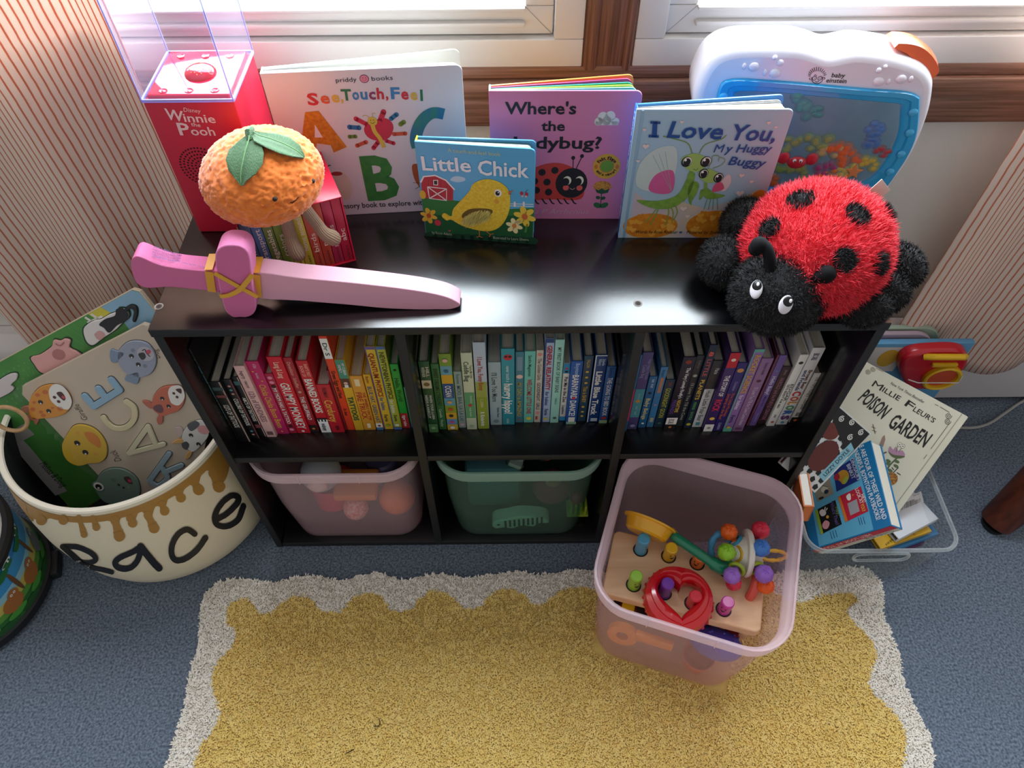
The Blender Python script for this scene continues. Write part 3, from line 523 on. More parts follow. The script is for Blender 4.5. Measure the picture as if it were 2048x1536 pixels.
def draw_abc(b, f, Wd, H):
    P, pl, sp, el, ln, tx, ht = kit(b, f, Zm(500, 80, 4.267)); RD, BL, GN, YL, PU = 'c8323f', '3f86c0', '2c7a50', 'd9b24a', '8a3f6a'
    tx('priddy', 735, 360, 912, 352, 38, '2c2c30'); tx('books', 1040, 347, 1220, 338, 38, '2c2c30')
    el(975, 330, 40, 36, '3a2a30', .0003); el(975, 330, 35, 31, 'e08ba6', .0004); ln([(955, 335), (975, 346), (995, 334)], 4, '3a2a30'); el(962, 322, 4, 4, '3a2a30', .0005); el(986, 321, 4, 4, '3a2a30', .0005)
    for ch, x0, x1, y, h, c in (('S', 497, 592, 552, 98, RD), ('e', 607, 686, 538, 95, 'd8603a'), ('e', 700, 768, 528, 92, YL), (',', 778, 800, 522, 90, YL), ('T', 785, 872, 512, 92, GN), ('o', 877, 935, 506, 92, BL), ('u', 946, 1006, 503, 92, BL), ('c', 1018, 1076, 503, 92, PU), ('h', 1086, 1146, 500, 92, RD), (',', 1160, 1182, 498, 90, RD), ('F', 1205, 1282, 500, 96, BL), ('e', 1292, 1356, 503, 96, RD), ('e', 1370, 1432, 508, 92, YL), ('l', 1455, 1477, 515, 92, GN)):
        tx(ch, x0, y, x1, y, h, c, bold=.03)
    pl([(470, 615), (585, 603), (828, 912), (715, 960), (690, 898), (570, 880), (560, 965), (425, 965)], mat('d6902c', .5, mix='b9731f', mscale=200)); pl([(553, 720), (622, 830), (553, 832)], 'e9e6ec', .0004)
    el(1095, 770, 122, 92, 'c8324c'); el(1150, 740, 75, 75, 'c8324c', .00035)
    for (x0, y0, x1, y1, w, c) in ((1000, 720, 905, 672, 42, 'c8324c'), (1110, 690, 1140, 612, 46, 'c8324c'), (930, 748, 850, 742, 42, '2f6fa8'), (900, 822, 850, 824, 34, '6a8a3a'), (990, 870, 915, 900, 36, 'c8583c'), (1090, 875, 1055, 920, 38, 'c8324c'), (1165, 860, 1225, 880, 34, 'c8324c'), (1230, 802, 1325, 797, 36, 'd0583c'), (1205, 670, 1250, 635, 40, '2f78a8'), (1285, 718, 1312, 700, 40, '7a9a3c')):
        ln([(x0, y0), (x1, y1)], w, c, .0004); el(x0, y0, w / 2, w / 2, c, .0004); el(x1, y1, w / 2, w / 2, c, .0004)
    ln([(1045, 720), (1065, 780), (1110, 840), (1145, 915)], 36, 'd8c04a', .0006); el(1045, 692, 42, 38, 'd8c04a', .0007); ln([(1025, 700), (1047, 710), (1066, 696)], 4, '3a3020', .0008); el(1030, 682, 4, 4, '3a3020', .0008); el(1055, 680, 4, 4, '3a3020', .0008)
    ln([(1020, 665), (990, 640), (960, 650)], 5, 'c8b04a', .0006); ln([(1050, 655), (1045, 625), (1070, 625)], 5, 'c8b04a', .0006)
    ln([(1655, 632), (1570, 620), (1495, 660), (1440, 740), (1415, 840), (1430, 920)], 105, mat('2a72ae', .5, mix='3a8a74', mscale=60, stretch=(1, .3, .3)), .0004)
    el(790, 1245, 80, 122, 'd6cabb'); el(740, 1140, 50, 18, 'a03a3a', .0004); ln([(640, 1120), (665, 1075), (690, 1068)], 10, '4a3a34', .0004)
    tx('B', 1005, 1357, 1287, 1340, 360, mat('2f7a38', .5, mix='3f8a40', mscale=80), bold=.035)
    sp([(1385, 1065), (1480, 1090), (1490, 1280), (1410, 1200)], 'b0582f'); ln([(1410, 1270), (1480, 1230)], 4, '3a2a20'); ln([(1390, 1215), (1480, 1222)], 4, '3a2a20')
    tx('sensory book to explore with', 745, 1440, 1500, 1403, 44, '26262a', bold=.012)
open_book('picture_book', 'large white alphabet book standing open behind the orange plush', (603, 435), (941, 417), (529, 147),
          [('dad9d4', 0.0135, 6.0, 1.0, 0)], 'ece9e6', mat('d9d6df', .35), draw_abc, .008, block=('dedcd6', .0024, .0122, .985, .003))

def draw_bug(b, f, Wd, H):
    P, pl, sp, el, ln, tx, ht = kit(b, f, Zm(820, 130, 4.096)); K = '1c1c26'
    tx("Where's", 778, 400, 1360, 400, 98, K, bold=.022); tx('the', 1075, 537, 1268, 537, 80, K, bold=.022); tx('Ladybug?', 850, 682, 1565, 682, 96, K, bold=.022)
    for x, y, r in ((1545, 462, 34), (1580, 425, 42), (1640, 418, 42), (1682, 462, 32), (1612, 455, 38)): el(x, y, r, r, 'e6e2da')
    pl([(1520, 460), (1705, 460), (1705, 492), (1520, 492)], 'e6e2da')
    sp([(965, 1095), (950, 980), (1010, 850), (1190, 800), (1350, 850), (1420, 960), (1400, 1095), (1180, 1100)], 'c8403c')
    for x, y in ((1082, 878), (1187, 862), (1122, 958), (1135, 1040), (1035, 1025), (1020, 950)): el(x, y, 30, 28, K, .0004)
    el(1322, 967, 130, 122, K, .0005)
    ln([(1335, 845), (1337, 765)], 7, K); ln([(1360, 850), (1408, 750)], 7, K); el(1337, 760, 16, 16, K); el(1409, 745, 16, 16, K)
    for x in (1287, 1388):
        el(x, 945, 34, 36, 'f0ead8', .0006); el(x - 12, 955, 30, 32, K, .0007)
    el(1277, 1003, 25, 22, 'e0605c', .0006); el(1388, 1005, 25, 22, 'e0605c', .0006); ln([(1310, 1005), (1330, 1018), (1350, 1005)], 5, 'c8a0a0', .0007)
    for x in (1030, 1095, 1155, 1220, 1275, 1335): ln([(x - 15, 1092), (x + 10, 1130), (x + 28, 1136)], 12, K, .0004, sm=False)
    el(1610, 830, 113, 102, 'd9a53c'); el(1612, 828, 60, 54, 'c8784a', .0004); el(1612, 828, 54, 48, '6a9a3c', .0005)
    c = P(1610, 830); k = abs(P(1620, 830)[0] - c[0]) / 10
    arc_text(b, f, 'Felt flaps', c, 68 * k, 150, 30, 30 * k, K); arc_text(b, f, 'and a mirror!', c, 92 * k, 208, 340, 26 * k, K, outer=False)
    for x in (1524, 1697): el(x, 832, 15, 18, 'd0703a', .0004)
    sp([(1505, 1010), (1520, 965), (1575, 950), (1635, 965), (1645, 1010), (1575, 1025)], mat('d9a040', .5, mix='b06a3a', mscale=500))
    pl([(1515, 1010), (1545, 1025), (1570, 1008), (1600, 1025), (1635, 1010), (1620, 1045), (1570, 1055), (1530, 1045)], '24503c', .0004); ln([(1568, 1050), (1560, 1165)], 7, '24503c')
    for x, y, r in ((1540, 1085, .5), (1582, 1090, -.5)): el(x, y, 20, 13, '24503c', .0004, -r)
    for x, y, r in ((1535, 1148, .6), (1590, 1148, -.6)): el(x, y, 36, 20, '2f6a44', .0004, -r)
    tx('Ingela P Arrhenius', 870, 1216, 1465, 1218, 42, 'd9a8cc', sh=.3)
LB, _, _ = open_book('picture_book', 'pink picture book with rainbow coloured pages standing between the blue ones', (985, 438), (1248, 438), (976, 182),
          [('1f8a8c', .004, .6, .985, .002), ('8fd0da', .0055, 2.0, .975, .002), ('c3cf4a', .007, 3.4, .965, .002), ('37aa9c', .0085, 4.9, .96, .002), ('e0508c', .010, 6.8, .955, .001), ('e6a450', .0125, 8.3, .975, 0)], '7cc8c4', mat('d982ac', .4), draw_bug, .008)

def draw_chick(b, f, Wd, H):
    P, pl, sp, el, ln, tx, ht = kit(b, f, Zm(820, 130, 4.096)); R = 'b8323c'
    def fl(x, y, r, c, c2):
        for k in range(6): t = k * PI / 3 + .3; el(x + r * .6 * math.cos(t), y + r * .6 * math.sin(t), r * .55, r * .26, c, .0006, -t)
        el(x, y, r * .3, r * .3, c2, .0007)
    # the ground, from edge to edge of the cover
    b.poly(f, [(.0008, .0008), (Wd - .004, .0008), (Wd - .0008, .004), P(1018, 1170), P(700, 1185), P(450, 1120), P(250, 1095), P(95, 1085)], mat('35783c', .35), .0002)
    b.poly(f, [(.0008, .0008), (Wd - .004, .0008), (Wd - .0008, .004), P(1005, 1240), P(700, 1230), P(450, 1260), P(150, 1215), P(112, 1200)], mat('205a34', .35), .0003)
    for x in range(170, 1000, 75): el(x, 1398 + (x - 170) * .05, 55, 30, '123f2a', .0004)
    sp([(330, 940), (370, 910), (440, 920), (450, 945), (390, 960)], 'bcd6e8')
    pl([(100, 1085), (92, 950), (115, 915), (205, 905), (290, 945), (355, 1015), (352, 1110)], R, .0004); ln([(88, 960), (112, 912), (205, 902), (295, 942), (366, 1020)], 14, 'ece8e6', .0006, sm=False)
    for x in (150, 185, 255, 300, 330): ln([(x, 925 + abs(x - 200) * .35), (x, 1100)], 4, '8f2430', .00045)
    for q in ([(145, 995), (300, 1012), (300, 1108), (160, 1090), (145, 995)], [(145, 995), (300, 1108)], [(300, 1012), (160, 1090)]): ln(q, 9, 'ece8e6', .0007, sm=False)
    pl([(190, 940), (230, 940), (230, 985), (192, 982)], 'ece8e6', .0005); pl([(196, 946), (224, 946), (224, 978), (198, 976)], '3a2a2a', .0006)
    for y in (1135, 1152): ln([(815, y), (1012, y + 6)], 7, 'e6e6e6', .0004)
    for x in (858, 932): ln([(x, 1118), (x, 1160)], 16, 'e6e6e6', .0005)
    Y = mat('e2b923', .6, mix='eed148', mscale=300)
    sp([(262, 1235), (285, 1210), (340, 1235), (360, 1170), (480, 1040), (520, 970), (620, 932), (730, 955), (805, 1020), (822, 1120), (800, 1230), (740, 1320), (650, 1358), (530, 1345), (420, 1310), (340, 1265), (300, 1270)], Y, .0008)
    sp([(425, 1240), (470, 1185), (560, 1170), (675, 1185), (640, 1250), (560, 1285), (500, 1300)], '6a5520', .001)
    el(722, 1045, 30, 30, 'f2efe6', .001); el(718, 1047, 18, 19, '1a1412', .0011); el(724, 1040, 5, 5, 'ffffff', .0012); el(712, 1115, 20, 18, 'dba03a', .001)
    pl([(800, 1040), (852, 1020), (815, 1052)], 'cf6a3a', .0009); pl([(805, 1050), (842, 1056), (808, 1060)], 'b8502c', .0009)
    for q in ([(568, 1350), (570, 1400), (545, 1408)], [(570, 1400), (595, 1410)], [(615, 1350), (660, 1385), (685, 1378)], [(660, 1385), (650, 1405)]): ln(q, 7, 'c8803a', .0009, sm=False)
    el(915, 1050, 14, 16, R, .0005); el(955, 1058, 14, 16, R, .0005); el(922, 1072, 9, 9, 'e6b0b4', .0006); el(950, 1075, 9, 9, 'e6b0b4', .0006); ln([(940, 1045), (965, 1018)], 3, '2a2020', .0005)
    fl(155, 1232, 62, 'dcb03a', 'b8502c'); fl(940, 1240, 82, 'e8c848', 'cf6a3a'); fl(855, 1315, 62, 'efe3a8', 'd98a4a'); el(228, 1290, 26, 24, 'c8384a', .0006); el(105, 1060, 25, 35, 'd9b03a', .0006); ln([(945, 1370), (960, 1300)], 16, '4a8a3c', .0006); el(325, 1355, 10, 7, 'c0405a', .0006)
    tx('A touch-and-feel book', 310, 712, 740, 745, 32, 'cfd39a'); tx('Little', 105, 855, 505, 872, 112, 'f1eff4', .0012, bold=.018); tx('Chick', 560, 893, 975, 918, 118, 'f1eff4', .0012, bold=.018)
    tx('by Rosie Adams', 182, 1380, 345, 1395, 22, 'a9b89a'); tx('Illustrated by Laura Silveira', 682, 1422, 972, 1440, 22, 'a9b89a')
ck, fck, _ = open_book('picture_book', 'small square blue book with a yellow chick, in front of the pink one', (852, 472), (1066, 488), (831, 283),
          [('e8e8e6', .0045, .8, .965, .002), ('dcdcda', .0062, 1.4, .965, .002), ('4a5a50', .0078, 2.0, .965, .003), ('5fa6cf', .0108, 3.0, 1.0, 0)], 'd8c73c', mat('5fb0dc', .32), draw_chick, .006)
# the chick's furry wing patch
b = B(); P = Zm(820, 130, 4.096); pts = []
while len(pts) < 900:
    x, y = random.uniform(430, 680), random.uniform(1170, 1300)
    if ((x - 555) / 118) ** 2 + ((y - 1235 + (x - 555) * .22) / 48) ** 2 < 1: pts.append(tuple(fck.p(*fck.px(*P(x, y)), .001)))
V, F = ring_fur(pts, [tuple(fck.n)] * len(pts), .007, .0004, tuple(Vector((-.8, 0, -1.0))), .5); b.add(V, F, mat('d9cf7a', .8)); b.build('wing_patch', ck, label='pale yellow fur wing patch', smooth=0)

def draw_mantis(b, f, Wd, H):
    P, pl, sp, el, ln, tx, ht = kit(b, f, Zm(1200, 30, 2.8444)); G = mat('86b04c', .45, mix='6f9a3c', mscale=150); D = '26282a'; bl = '1f4f98'
    b.poly(f, [(.0125, .0008), (.0125, P(150, 1000)[1]), P(200, 1010), P(270, 1060), P(450, 1060), P(600, 1100), P(800, 1040), P(905, 990), (Wd - .0008, P(905, 1000)[1]), (Wd - .0008, .0008)], mat('d6c6a6', .4, mix='c2b4cc', mscale=22), .0002)
    og = mat('e0912c', .45, mix='cf7a1f', mscale=120)
    for cx, cy, rx, ry in ((285, 1200, 155, 82), (650, 1195, 160, 95), (905, 1030, 40, 40), (900, 1230, 60, 50)):
        c = P(cx, cy); k = abs(P(cx + 10, cy)[0] - c[0]) / 10
        Q = [(c[0] + rx * k * math.cos(t), max(.001, c[1] + ry * k * math.sin(t) * 1.1)) for t in [2 * PI * i / 30 for i in range(30)]]; Q = [(min(x, Wd - .001), y) for x, y in Q]; b.poly(f, Q, og, .0004)
    random.seed(3)
    for cx, cy, rx, ry in ((285, 1200, 135, 66), (650, 1195, 140, 80)):
        for k in range(30):
            t, r = random.random() * 2 * PI, math.sqrt(random.random()); x, y = cx + rx * r * math.cos(t), cy + ry * r * math.sin(t)
            if y < 1250: ht(x, y, 40, ('eaa63a', 'd9861f', 'f0b04a', 'd07a24')[k % 4], .0005 + k * .000004, random.uniform(-.3, .3))
    sp([(205, 960), (225, 850), (310, 765), (420, 745), (440, 820), (420, 930), (390, 1000), (270, 1000)], mat('c9d8d6', .4), .0005)
    sp([(275, 985), (320, 905), (415, 885), (412, 1000), (330, 1015)], 'd8609c', .0006)
    for x in (300, 335, 370): ln([(408, 1005), (x, 760 + (420 - x) * .3)], 2, '9ab0ac', .0007)
    sp([(208, 1052), (330, 1055), (440, 1020), (500, 920), (540, 900), (520, 980), (470, 1060), (390, 1100), (290, 1095)], G, .0008)
    sp([(500, 985), (530, 945), (562, 960), (550, 1010), (520, 1060), (522, 1080), (505, 1060)], G, .0009); sp([(500, 905), (530, 890), (525, 980), (470, 1060)], G, .0009)
    ln([(525, 790), (500, 730), (430, 705), (358, 688)], 6, '7a9a4a', .0006); ln([(565, 785), (600, 735), (690, 705), (718, 682)], 6, '7a9a4a', .0006)
    sp([(462, 815), (540, 785), (618, 820), (600, 860), (545, 890), (490, 870)], mat('a2c468', .45), .001)
    for x, y in ((492, 832), (600, 832)): el(x, y, 30, 30, '202224', .0011); el(x + 4, y - 2, 25, 25, 'eceae2', .0012); el(x + 2, y + 2, 21, 22, D, .0013); el(x - 6, y - 10, 7, 7, 'ffffff', .0014)
    ln([(530, 872), (545, 880), (558, 868)], 3, '4a6a2a', .0011)
    for x0, x1, y in ((330, 255, 1180), (335, 285, 1195), (380, 372, 1195), (395, 408, 1180), (430, 420, 1160)): ln([(x0, 1085), ((x0 + x1) / 2 + 14, 1120), (x1, y)], 6, '7fa44a', .0009)
    sp([(665, 985), (690, 940), (735, 905), (745, 950), (710, 1000)], 'e6d0d6', .0005); sp([(637, 1000), (655, 960), (690, 950), (705, 985), (665, 1003)], 'dc5a80', .0006)
    sp([(590, 1000), (610, 985), (650, 1010), (710, 1025), (660, 1042), (600, 1040)], G, .0008); sp([(565, 1050), (570, 1000), (588, 990), (590, 1020)], G, .0009); ln([(600, 1000), (600, 950)], 18, G, .0009, sm=False)
    sp([(560, 890), (620, 872), (690, 910), (680, 940), (610, 950), (570, 925)], mat('a2c468', .45), .0015)
    for x, y in ((588, 898), (672, 922)): el(x, y, 27, 27, '202224', .0016); el(x + 2, y, 22, 22, 'eceae2', .0017); el(x + 2, y + 2, 19, 20, D, .0018); el(x - 5, y - 9, 6, 6, 'ffffff', .0019)
    ln([(610, 875), (635, 830), (640, 800), (675, 800), (672, 830)], 4, '7a9a4a', .0012); ln([(640, 870), (690, 850), (710, 820), (680, 805)], 4, '7a9a4a', .0012)
    for x0, x1 in ((610, 590), (630, 615), (645, 640), (665, 668)): ln([(x0, 1040), (x1, 1105)], 4, '7a9a4a', .0009)
    for x, y, w in ((466, 605, 22), (252, 650, 22), (260, 745, 38), (216, 828, 22), (960, 610, 24), (1000, 635, 16), (805, 910, 30), (862, 945, 26), (795, 1012, 46), (475, 1098, 38), (497, 1142, 28)): ht(x, y, w, 'ecd6d2', .0012)
    pl([(300, 602), (326, 602), (322, 690), (294, 690)], bl, .0015); pl([(286, 600), (343, 603), (342, 617), (285, 614)], bl, .0015); pl([(276, 678), (334, 681), (333, 695), (275, 692)], bl, .0015); tx('Love', 378, 692, 690, 703, 92, bl, .0015, bold=.02, sh=.1); tx('You,', 735, 706, 990, 715, 88, bl, .0015, bold=.02, sh=.1)
    tx('M', 643, 778, 700, 778, 46, bl, .0015, sh=.15); tx('y Huggy', 706, 778, 972, 778, 46, bl, .0015, bold=.012, sh=.15); tx('Buggy', 725, 848, 935, 862, 48, bl, .0015, bold=.012, sh=.15)
    tx('Words by Rose Rossner', 202, 1238, 440, 1240, 18, '3a2418', .0015, sh=.2); ht(458, 1233, 18, '2a5a98', .0015); tx('Pictures by Sydney Hanson', 490, 1240, 790, 1242, 18, '3a2418', .0015, sh=.2)
hb, fh, Th = open_book('picture_book', 'pale blue book with two green mantises, beside the red ladybug plush', (1236, 476), (1504, 476), (1270, 219),
          [('e9e0ae', .0045, .8, .97, .003), ('efe9c6', .006, 1.8, .97, .003), ('e4e2dc', .0075, 3.2, .965, .003), ('5a5a58', .0086, 4.2, .96, .003), ('e8e8e6', .0096, 5.2, .965, .003), ('3f86c4', .0118, 6.6, .985, 0)], '2c66b4', mat('a9c6dc', .33), draw_mantis, .007)
b = B(); b.box((.0075, fh.px(1270, 219)[1] / 2, .0004), (.003, fh.px(1270, 219)[1] - .002, .0008), mat('8fb2cc', .3), .0003, fh.M()); b.build('hinge_groove', hb)
b = B(); sf = Fr(fh.p(-.0002, 0, -Th), fh.n, (0, 0, 1)); b.text(sf, 'I Love You, My Huggy Buggy', (Th * .3, .185), (Th * .3, .03), .0055, 'c9dcf0', .0002, .02); b.build('spine_title', hb)

# ================================================================ red sound box with a clear case
RB0, RB1, RY0, RY1, RZ = -0.437, -0.331, 0.1802, 0.290, 0.8035
t = thing('sound_box', 'tall red musical display box with clear case, beside the left curtain', 'music box', ((RB0 + RB1) / 2, (RY0 + RY1) / 2, OH))
red = mat('c81e3c', .42); rc = ((RB0 + RB1) / 2, (RY0 + RY1) / 2); rw, rd = RB1 - RB0, RY1 - RY0
b = B(); b.box((rc[0], rc[1], (OH + RZ) / 2), (rw, rd, RZ - OH), red, .0025)
f = Fr((RB0, RY0, OH), (1, 0, 0), (0, 0, 1)); Z = Zm(0, 0, 3.657); P, pl, sp, el, ln, tx, ht = kit(b, f, Z); wh = 'f0d6da'
tx('Disney', 1345, 815, 1472, 825, 30, wh, bold=.0, sh=.2); tx('W', 1215, 868, 1350, 890, 75, wh, bold=.02); tx('innie', 1352, 888, 1582, 898, 60, wh, bold=.015); tx('the', 1400, 920, 1470, 928, 28, wh, bold=.012); tx('P', 1318, 985, 1402, 988, 88, wh, bold=.02); tx('ooh', 1405, 987, 1580, 990, 62, wh, bold=.015)
cg = f.px(407, 334); hole = mat('2a050a', .7)
for i in range(1, 7):
    n = i * 7
    for k in range(n): a = 2 * PI * k / n + i * .3; b.disc(f, (cg[0] +   .0046 * i * math.cos(a), cg[1] + .0046 * i * math.sin(a)), .0013, .0013, hole, .0003, n=8)
b.build('box_body', t)
b = B(); gl = mat('d01838', .08, coat=.6); b.box((rc[0], rc[1], RZ + .003), (rw - .010, rd - .010, .007), gl, .0025, seg=3)
ft = Fr((rc[0], rc[1], RZ + .0065), (1, 0, 0), (0, 1, 0))
for x in (-.03, 0, .03):
    for y in (-.042, .036): b.lathe([(.0052, 0), (.0046, .0011), (.0034, .0004), (.0026, .0001), (.0012, .0008), (0, .0009)], gl, 18, Matrix.Translation((rc[0] + x, rc[1] + y, RZ + .0064)))
b.build('top_plate', t)
b = B(); b.ell((rc[0] + .004, rc[1] - .004, RZ + .0068), (.019, .018, .010), mat('c0142f', .1, coat=.6), nu=28)
for k in range(16):
    a = 2.4 * k; r = .3 + .65 * ((k * .37) % 1); x, y = math.cos(a) * r, math.sin(a) * r; z = math.sqrt(max(0, 1 - x * x - y * y)); b.ell((rc[0] + .004 + x * .019, rc[1] - .004 + y * .018, RZ + .0068 + z * .010), (.0008, .0008, .0008), 'e6b04a', nu=6, nv=4)
b.build('pedestal', t)
acr = clear_mat('clear_acrylic', 'fafaff', .02, 'eef0ff', .03, .14); ace = mat('bcc4f0', .1, coat=.5)
CH = .16; b = B()
for x, y, sx, sy in ((RB0 + .001, rc[1], .002, rd), (RB1 - .001, rc[1], .002, rd), (rc[0], RY0 + .001, rw - .004, .002), (rc[0], RY1 - .001, rw - .004, .002)): b.box((x, y, RZ + CH / 2), (sx, sy, CH), acr)
b.box((rc[0], rc[1], RZ + CH + .001), (rw, rd, .002), acr); b.build('clear_case', t)
b = B(); edm = clear_mat('acrylic_edge', 'a9b2ee', .30, 'e4e6fa', .05, .4)
for x in (RB0, RB1):
    for y in (RY0, RY1): b.box((x, y, RZ + CH / 2), (.0014, .0014, CH), edm)
for y in (RY0, RY1): b.box((rc[0], y, RZ + .002), (rw + .002, .003, .004), edm, .001)
for x in (RB0, RB1): b.box((x, rc[1], RZ + .002), (.003, rd, .004), edm, .001)
b.build('case_rim', t)

# ================================================================ boxed set of little books with the orange plush on it
SA, SB = at(679, 529, z=OH), at(712.5, 521, z=OH); ang = math.radians(22.6); ex = Vector((math.cos(ang), math.sin(ang), 0)); SH, SW, SD = .104, .128, .102
S0 = SB - ex * SW; S0.z = OH; fs = Fr(S0, ex, (0, 0, 1)); Ms = fs.M()
t = thing('book_slipcase', 'red cardboard slipcase holding a row of small rainbow spined books', 'slipcase', tuple(S0 + ex * SW / 2 - fs.n * SD / 2), None)
b = B(); sr = mat('cf1f3e', .3); th = .002
b.box((SW / 2, SH - th / 2, -SD / 2), (SW, th, SD), sr, .0006, Ms); b.box((SW / 2, th / 2, -SD / 2), (SW, th, SD), sr, .0006, Ms); b.box((SW / 2, SH / 2, -SD + th / 2), (SW, SH - 2 * th, th), sr, 0, Ms)
for x in (th / 2, SW - th / 2): b.box((x, SH / 2, -SD / 2), (th, SH - 2 * th, SD), sr, 0, Ms)
fe = Fr(fs.p(SW, 0, 0), -fs.n, (0, 0, 1)); cc = ('d8b42c', '7aa03a', '3f86c0', 'b0263c')
for k in range(8): b.poly(fe, [(.001, SH * (.08 + k * .105)), (.0085, SH * (.08 + k * .105)), (.0085, SH * (.185 + k * .105)), (.001, SH * (.185 + k * .105))], cc[(k * 3) % 4], .0002)
for k in range(5): b.poly(fs, [(.0003, SH * (.5 + k * .09)), (.0017, SH * (.5 + k * .09)), (.0017, SH * (.59 + k * .09)), (.0003, SH * (.59 + k * .09))], cc[(k * 3 + 1) % 4], .0002)
b.build('slipcase_shell', t)
cols = [('4f6180', 'animals'), ('5470a8', 'transport'), ('6d7f3f', 'vegetables'), ('7d9438', 'colors'), ('c0a63a', 'numbers'), ('c9b23c', 'home around'), ('c8533c', 'birds'), ('c04a38', 'nature'), ('b52c4c', 'shapes'), ('b82440', 'abc')]
bw = (SW - 2 * th - .0006) / 10
for k, (c, s) in enumerate(cols):
    x0 = th + .0003 + k * bw; q = thing('little_book', ['slate blue', 'mid blue', 'olive', 'grass green', 'dull yellow', 'bright yellow', 'orange red', 'rust red', 'raspberry', 'crimson'][k] + ' spined little board book in the red slipcase', 'book', tuple(fs.p(x0 + bw / 2, th, -.05)), None, 'little books in the slipcase')
    b = B(); b.box((x0 + bw / 2, SH / 2, -.0035), (bw - .0004, SH - 2 * th - .001, .003), mat(c, .35), .0008, Ms)
    for xx in (x0 + .0008, x0 + bw - .0008): b.box((xx, SH / 2, -.052), (.0012, SH - 2 * th - .001, .094), c, 0, Ms)
    L = len(s) * .0052 + .004
    b.text(fs, s, (x0 + bw * .75, .030 + (k % 2) * .006), (x0 + bw * .75, .030 + (k % 2) * .006 + min(L, .052)), .0062, 'ecdccb', -.0017, .008)
    b.text(fs, 'my first book of', (x0 + bw * .68, .005), (x0 + bw * .68, .028), .0032, '2c2420', -.0017, .0)
    b.build('cover', q); b = B(); b.box((x0 + bw / 2, SH / 2, -.051), (bw - .003, SH - 2 * th - .003, .09), PG, 0, Ms); b.build('pages', q)

def blob(c, r, fn, M=None, sub=5):
    """rounded lump: icosphere pushed by fn(direction) along its radii"""
    bm = bmesh.new(); bmesh.ops.create_icosphere(bm, subdivisions=sub, radius=1); V = []
    for v in bm.verts:
        k = fn(v.co.normalized()); V.append((c[0] + v.co.x * r[0] * k, c[1] + v.co.y * r[1] * k, c[2] + v.co.z * r[2] * k))
    bm.verts.index_update(); F = [tuple(q.index for q in f.verts) for f in bm.faces]; bm.free(); return V, F
from mathutils import noise as NZ
ORc = Vector(at(524, 352, y=.104)); ORR = (.0690, .060, .0435)
t = thing('plush_orange', 'round orange plush fruit with green leaves sitting on the red slipcase', 'plush toy', (ORc.x, ORc.y, ORc.z - .043))
orc = mat('f0822a', .85, sheen=.5, mix='e0701c', mscale=160)
Ro = Matrix.Translation(ORc) @ Matrix.Rotation(math.radians(16), 4, 'X') @ Matrix.Rotation(math.radians(-6), 4, 'Y')
def ofn(d):
    k = 1.0 - .10 * math.exp(-((1 - d.z) / .03)) ; w = Vector((NZ.noise(d * 6), NZ.noise(d * 6 + Vector((5, 2, 1))), NZ.noise(d * 6 + Vector((1, 8, 3))))); n = 1 - 2.2 * abs(NZ.noise(d * 9 + w * .9)); m = 1 - 2.0 * abs(NZ.noise(d * 17 + w)); return k + .038 * n + .024 * m
b = B(); V, F = blob((0, 0, 0), ORR, ofn, Ro, 6); b.add(V, F, orc, Ro); b.build('plush_body', t, smooth=80)
lf = mat('446a41', .8, bump=.6, bscale=900, stretch=(1, .05, 1), sheen=.3)
def leaf(pts_w, name):
    """a padded leaf: centre line points with half widths"""
    C_ = [Vector(p) for p, w in pts_w]; L = []
    for i, (p, w) in enumerate(pts_w):
        tn = (C_[min(i + 1, len(C_) - 1)] - C_[max(i - 1, 0)]).normalized(); up = Vector((p[0] - ORc.x, p[1] - ORc.y, (p[2] - ORc.z) * 1.3)).normalized(); sd = tn.cross(up).normalized(); p = Vector(p)
        L.append([p + sd * w * math.cos(a) + up * (.0028 * math.sin(a) + .0018 * math.cos(2 * a)) for a in [2 * PI * k / 16 for k in range(16)]])
    b = B(); b.loft(L, lf, None, True, True, True)
    b.tube([Vector(p) + Vector((0, -.001, .0045)) for p, w in pts_w], .0006, mat('6f9a62', .8), 5); b.build(name, t)
def on_plush(u, v, h=.005):
    """where the line of sight meets the plush, h above its surface"""
    Mi = Ro.inverted(); o = Mi @ CAM; d = Mi.to_3x3() @ ray(u, v); s = Vector((1 / ORR[0], 1 / ORR[1], 1 / ORR[2]))
    o2 = Vector((o.x * s.x, o.y * s.y, o.z * s.z)); d2 = Vector((d.x * s.x, d.y * s.y, d.z * s.z)); a, bb, c = d2.dot(d2), 2 * o2.dot(d2), o2.dot(o2) - 1; D = bb * bb - 4 * a * c
    q = o + d * ((-bb - math.sqrt(max(D, 0))) / (2 * a)); q += q.normalized() * h; return Ro @ q
leaf([(on_plush(504, 280), .003), (on_plush(503, 292), .012), (on_plush(497, 310), .0195), (on_plush(493, 328), .0205), (on_plush(489, 346), .015), (on_plush(487, 360, .004), .006), (on_plush(487, 370, .003), .001)], 'leaf')
leaf([(on_plush(508, 276), .003), (on_plush(520, 284), .010), (on_plush(542, 290), .0145), (on_plush(565, 298), .0155), (on_plush(586, 308), .011), (on_plush(598, 315, .004), .004), (on_plush(603, 318, .003), .001)], 'leaf')
b = B(); b.tube([on_plush(502, 288, .004), on_plush(503, 279, .009), on_plush(507, 273, .009)], [.004, .0052, .0035], lf, 10); b.build('stem', t)
for u, v in ((549, 397), (623, 362)):
    b = B(); p = on_plush(u, v, .001); b.ell(p, (.0031, .0028, .0028), mat('1c1210', .6)); b.build('eye', t)
b = B(); b.tube([on_plush(572, 398, .001), on_plush(584, 406, .0005), on_plush(597, 392, .001)], .0009, mat('5a2c12', .8), 5); b.build('mouth', t)
sock = mat('b39a86', .85, bump=.9, bscale=700, stretch=(1, 1, .06))
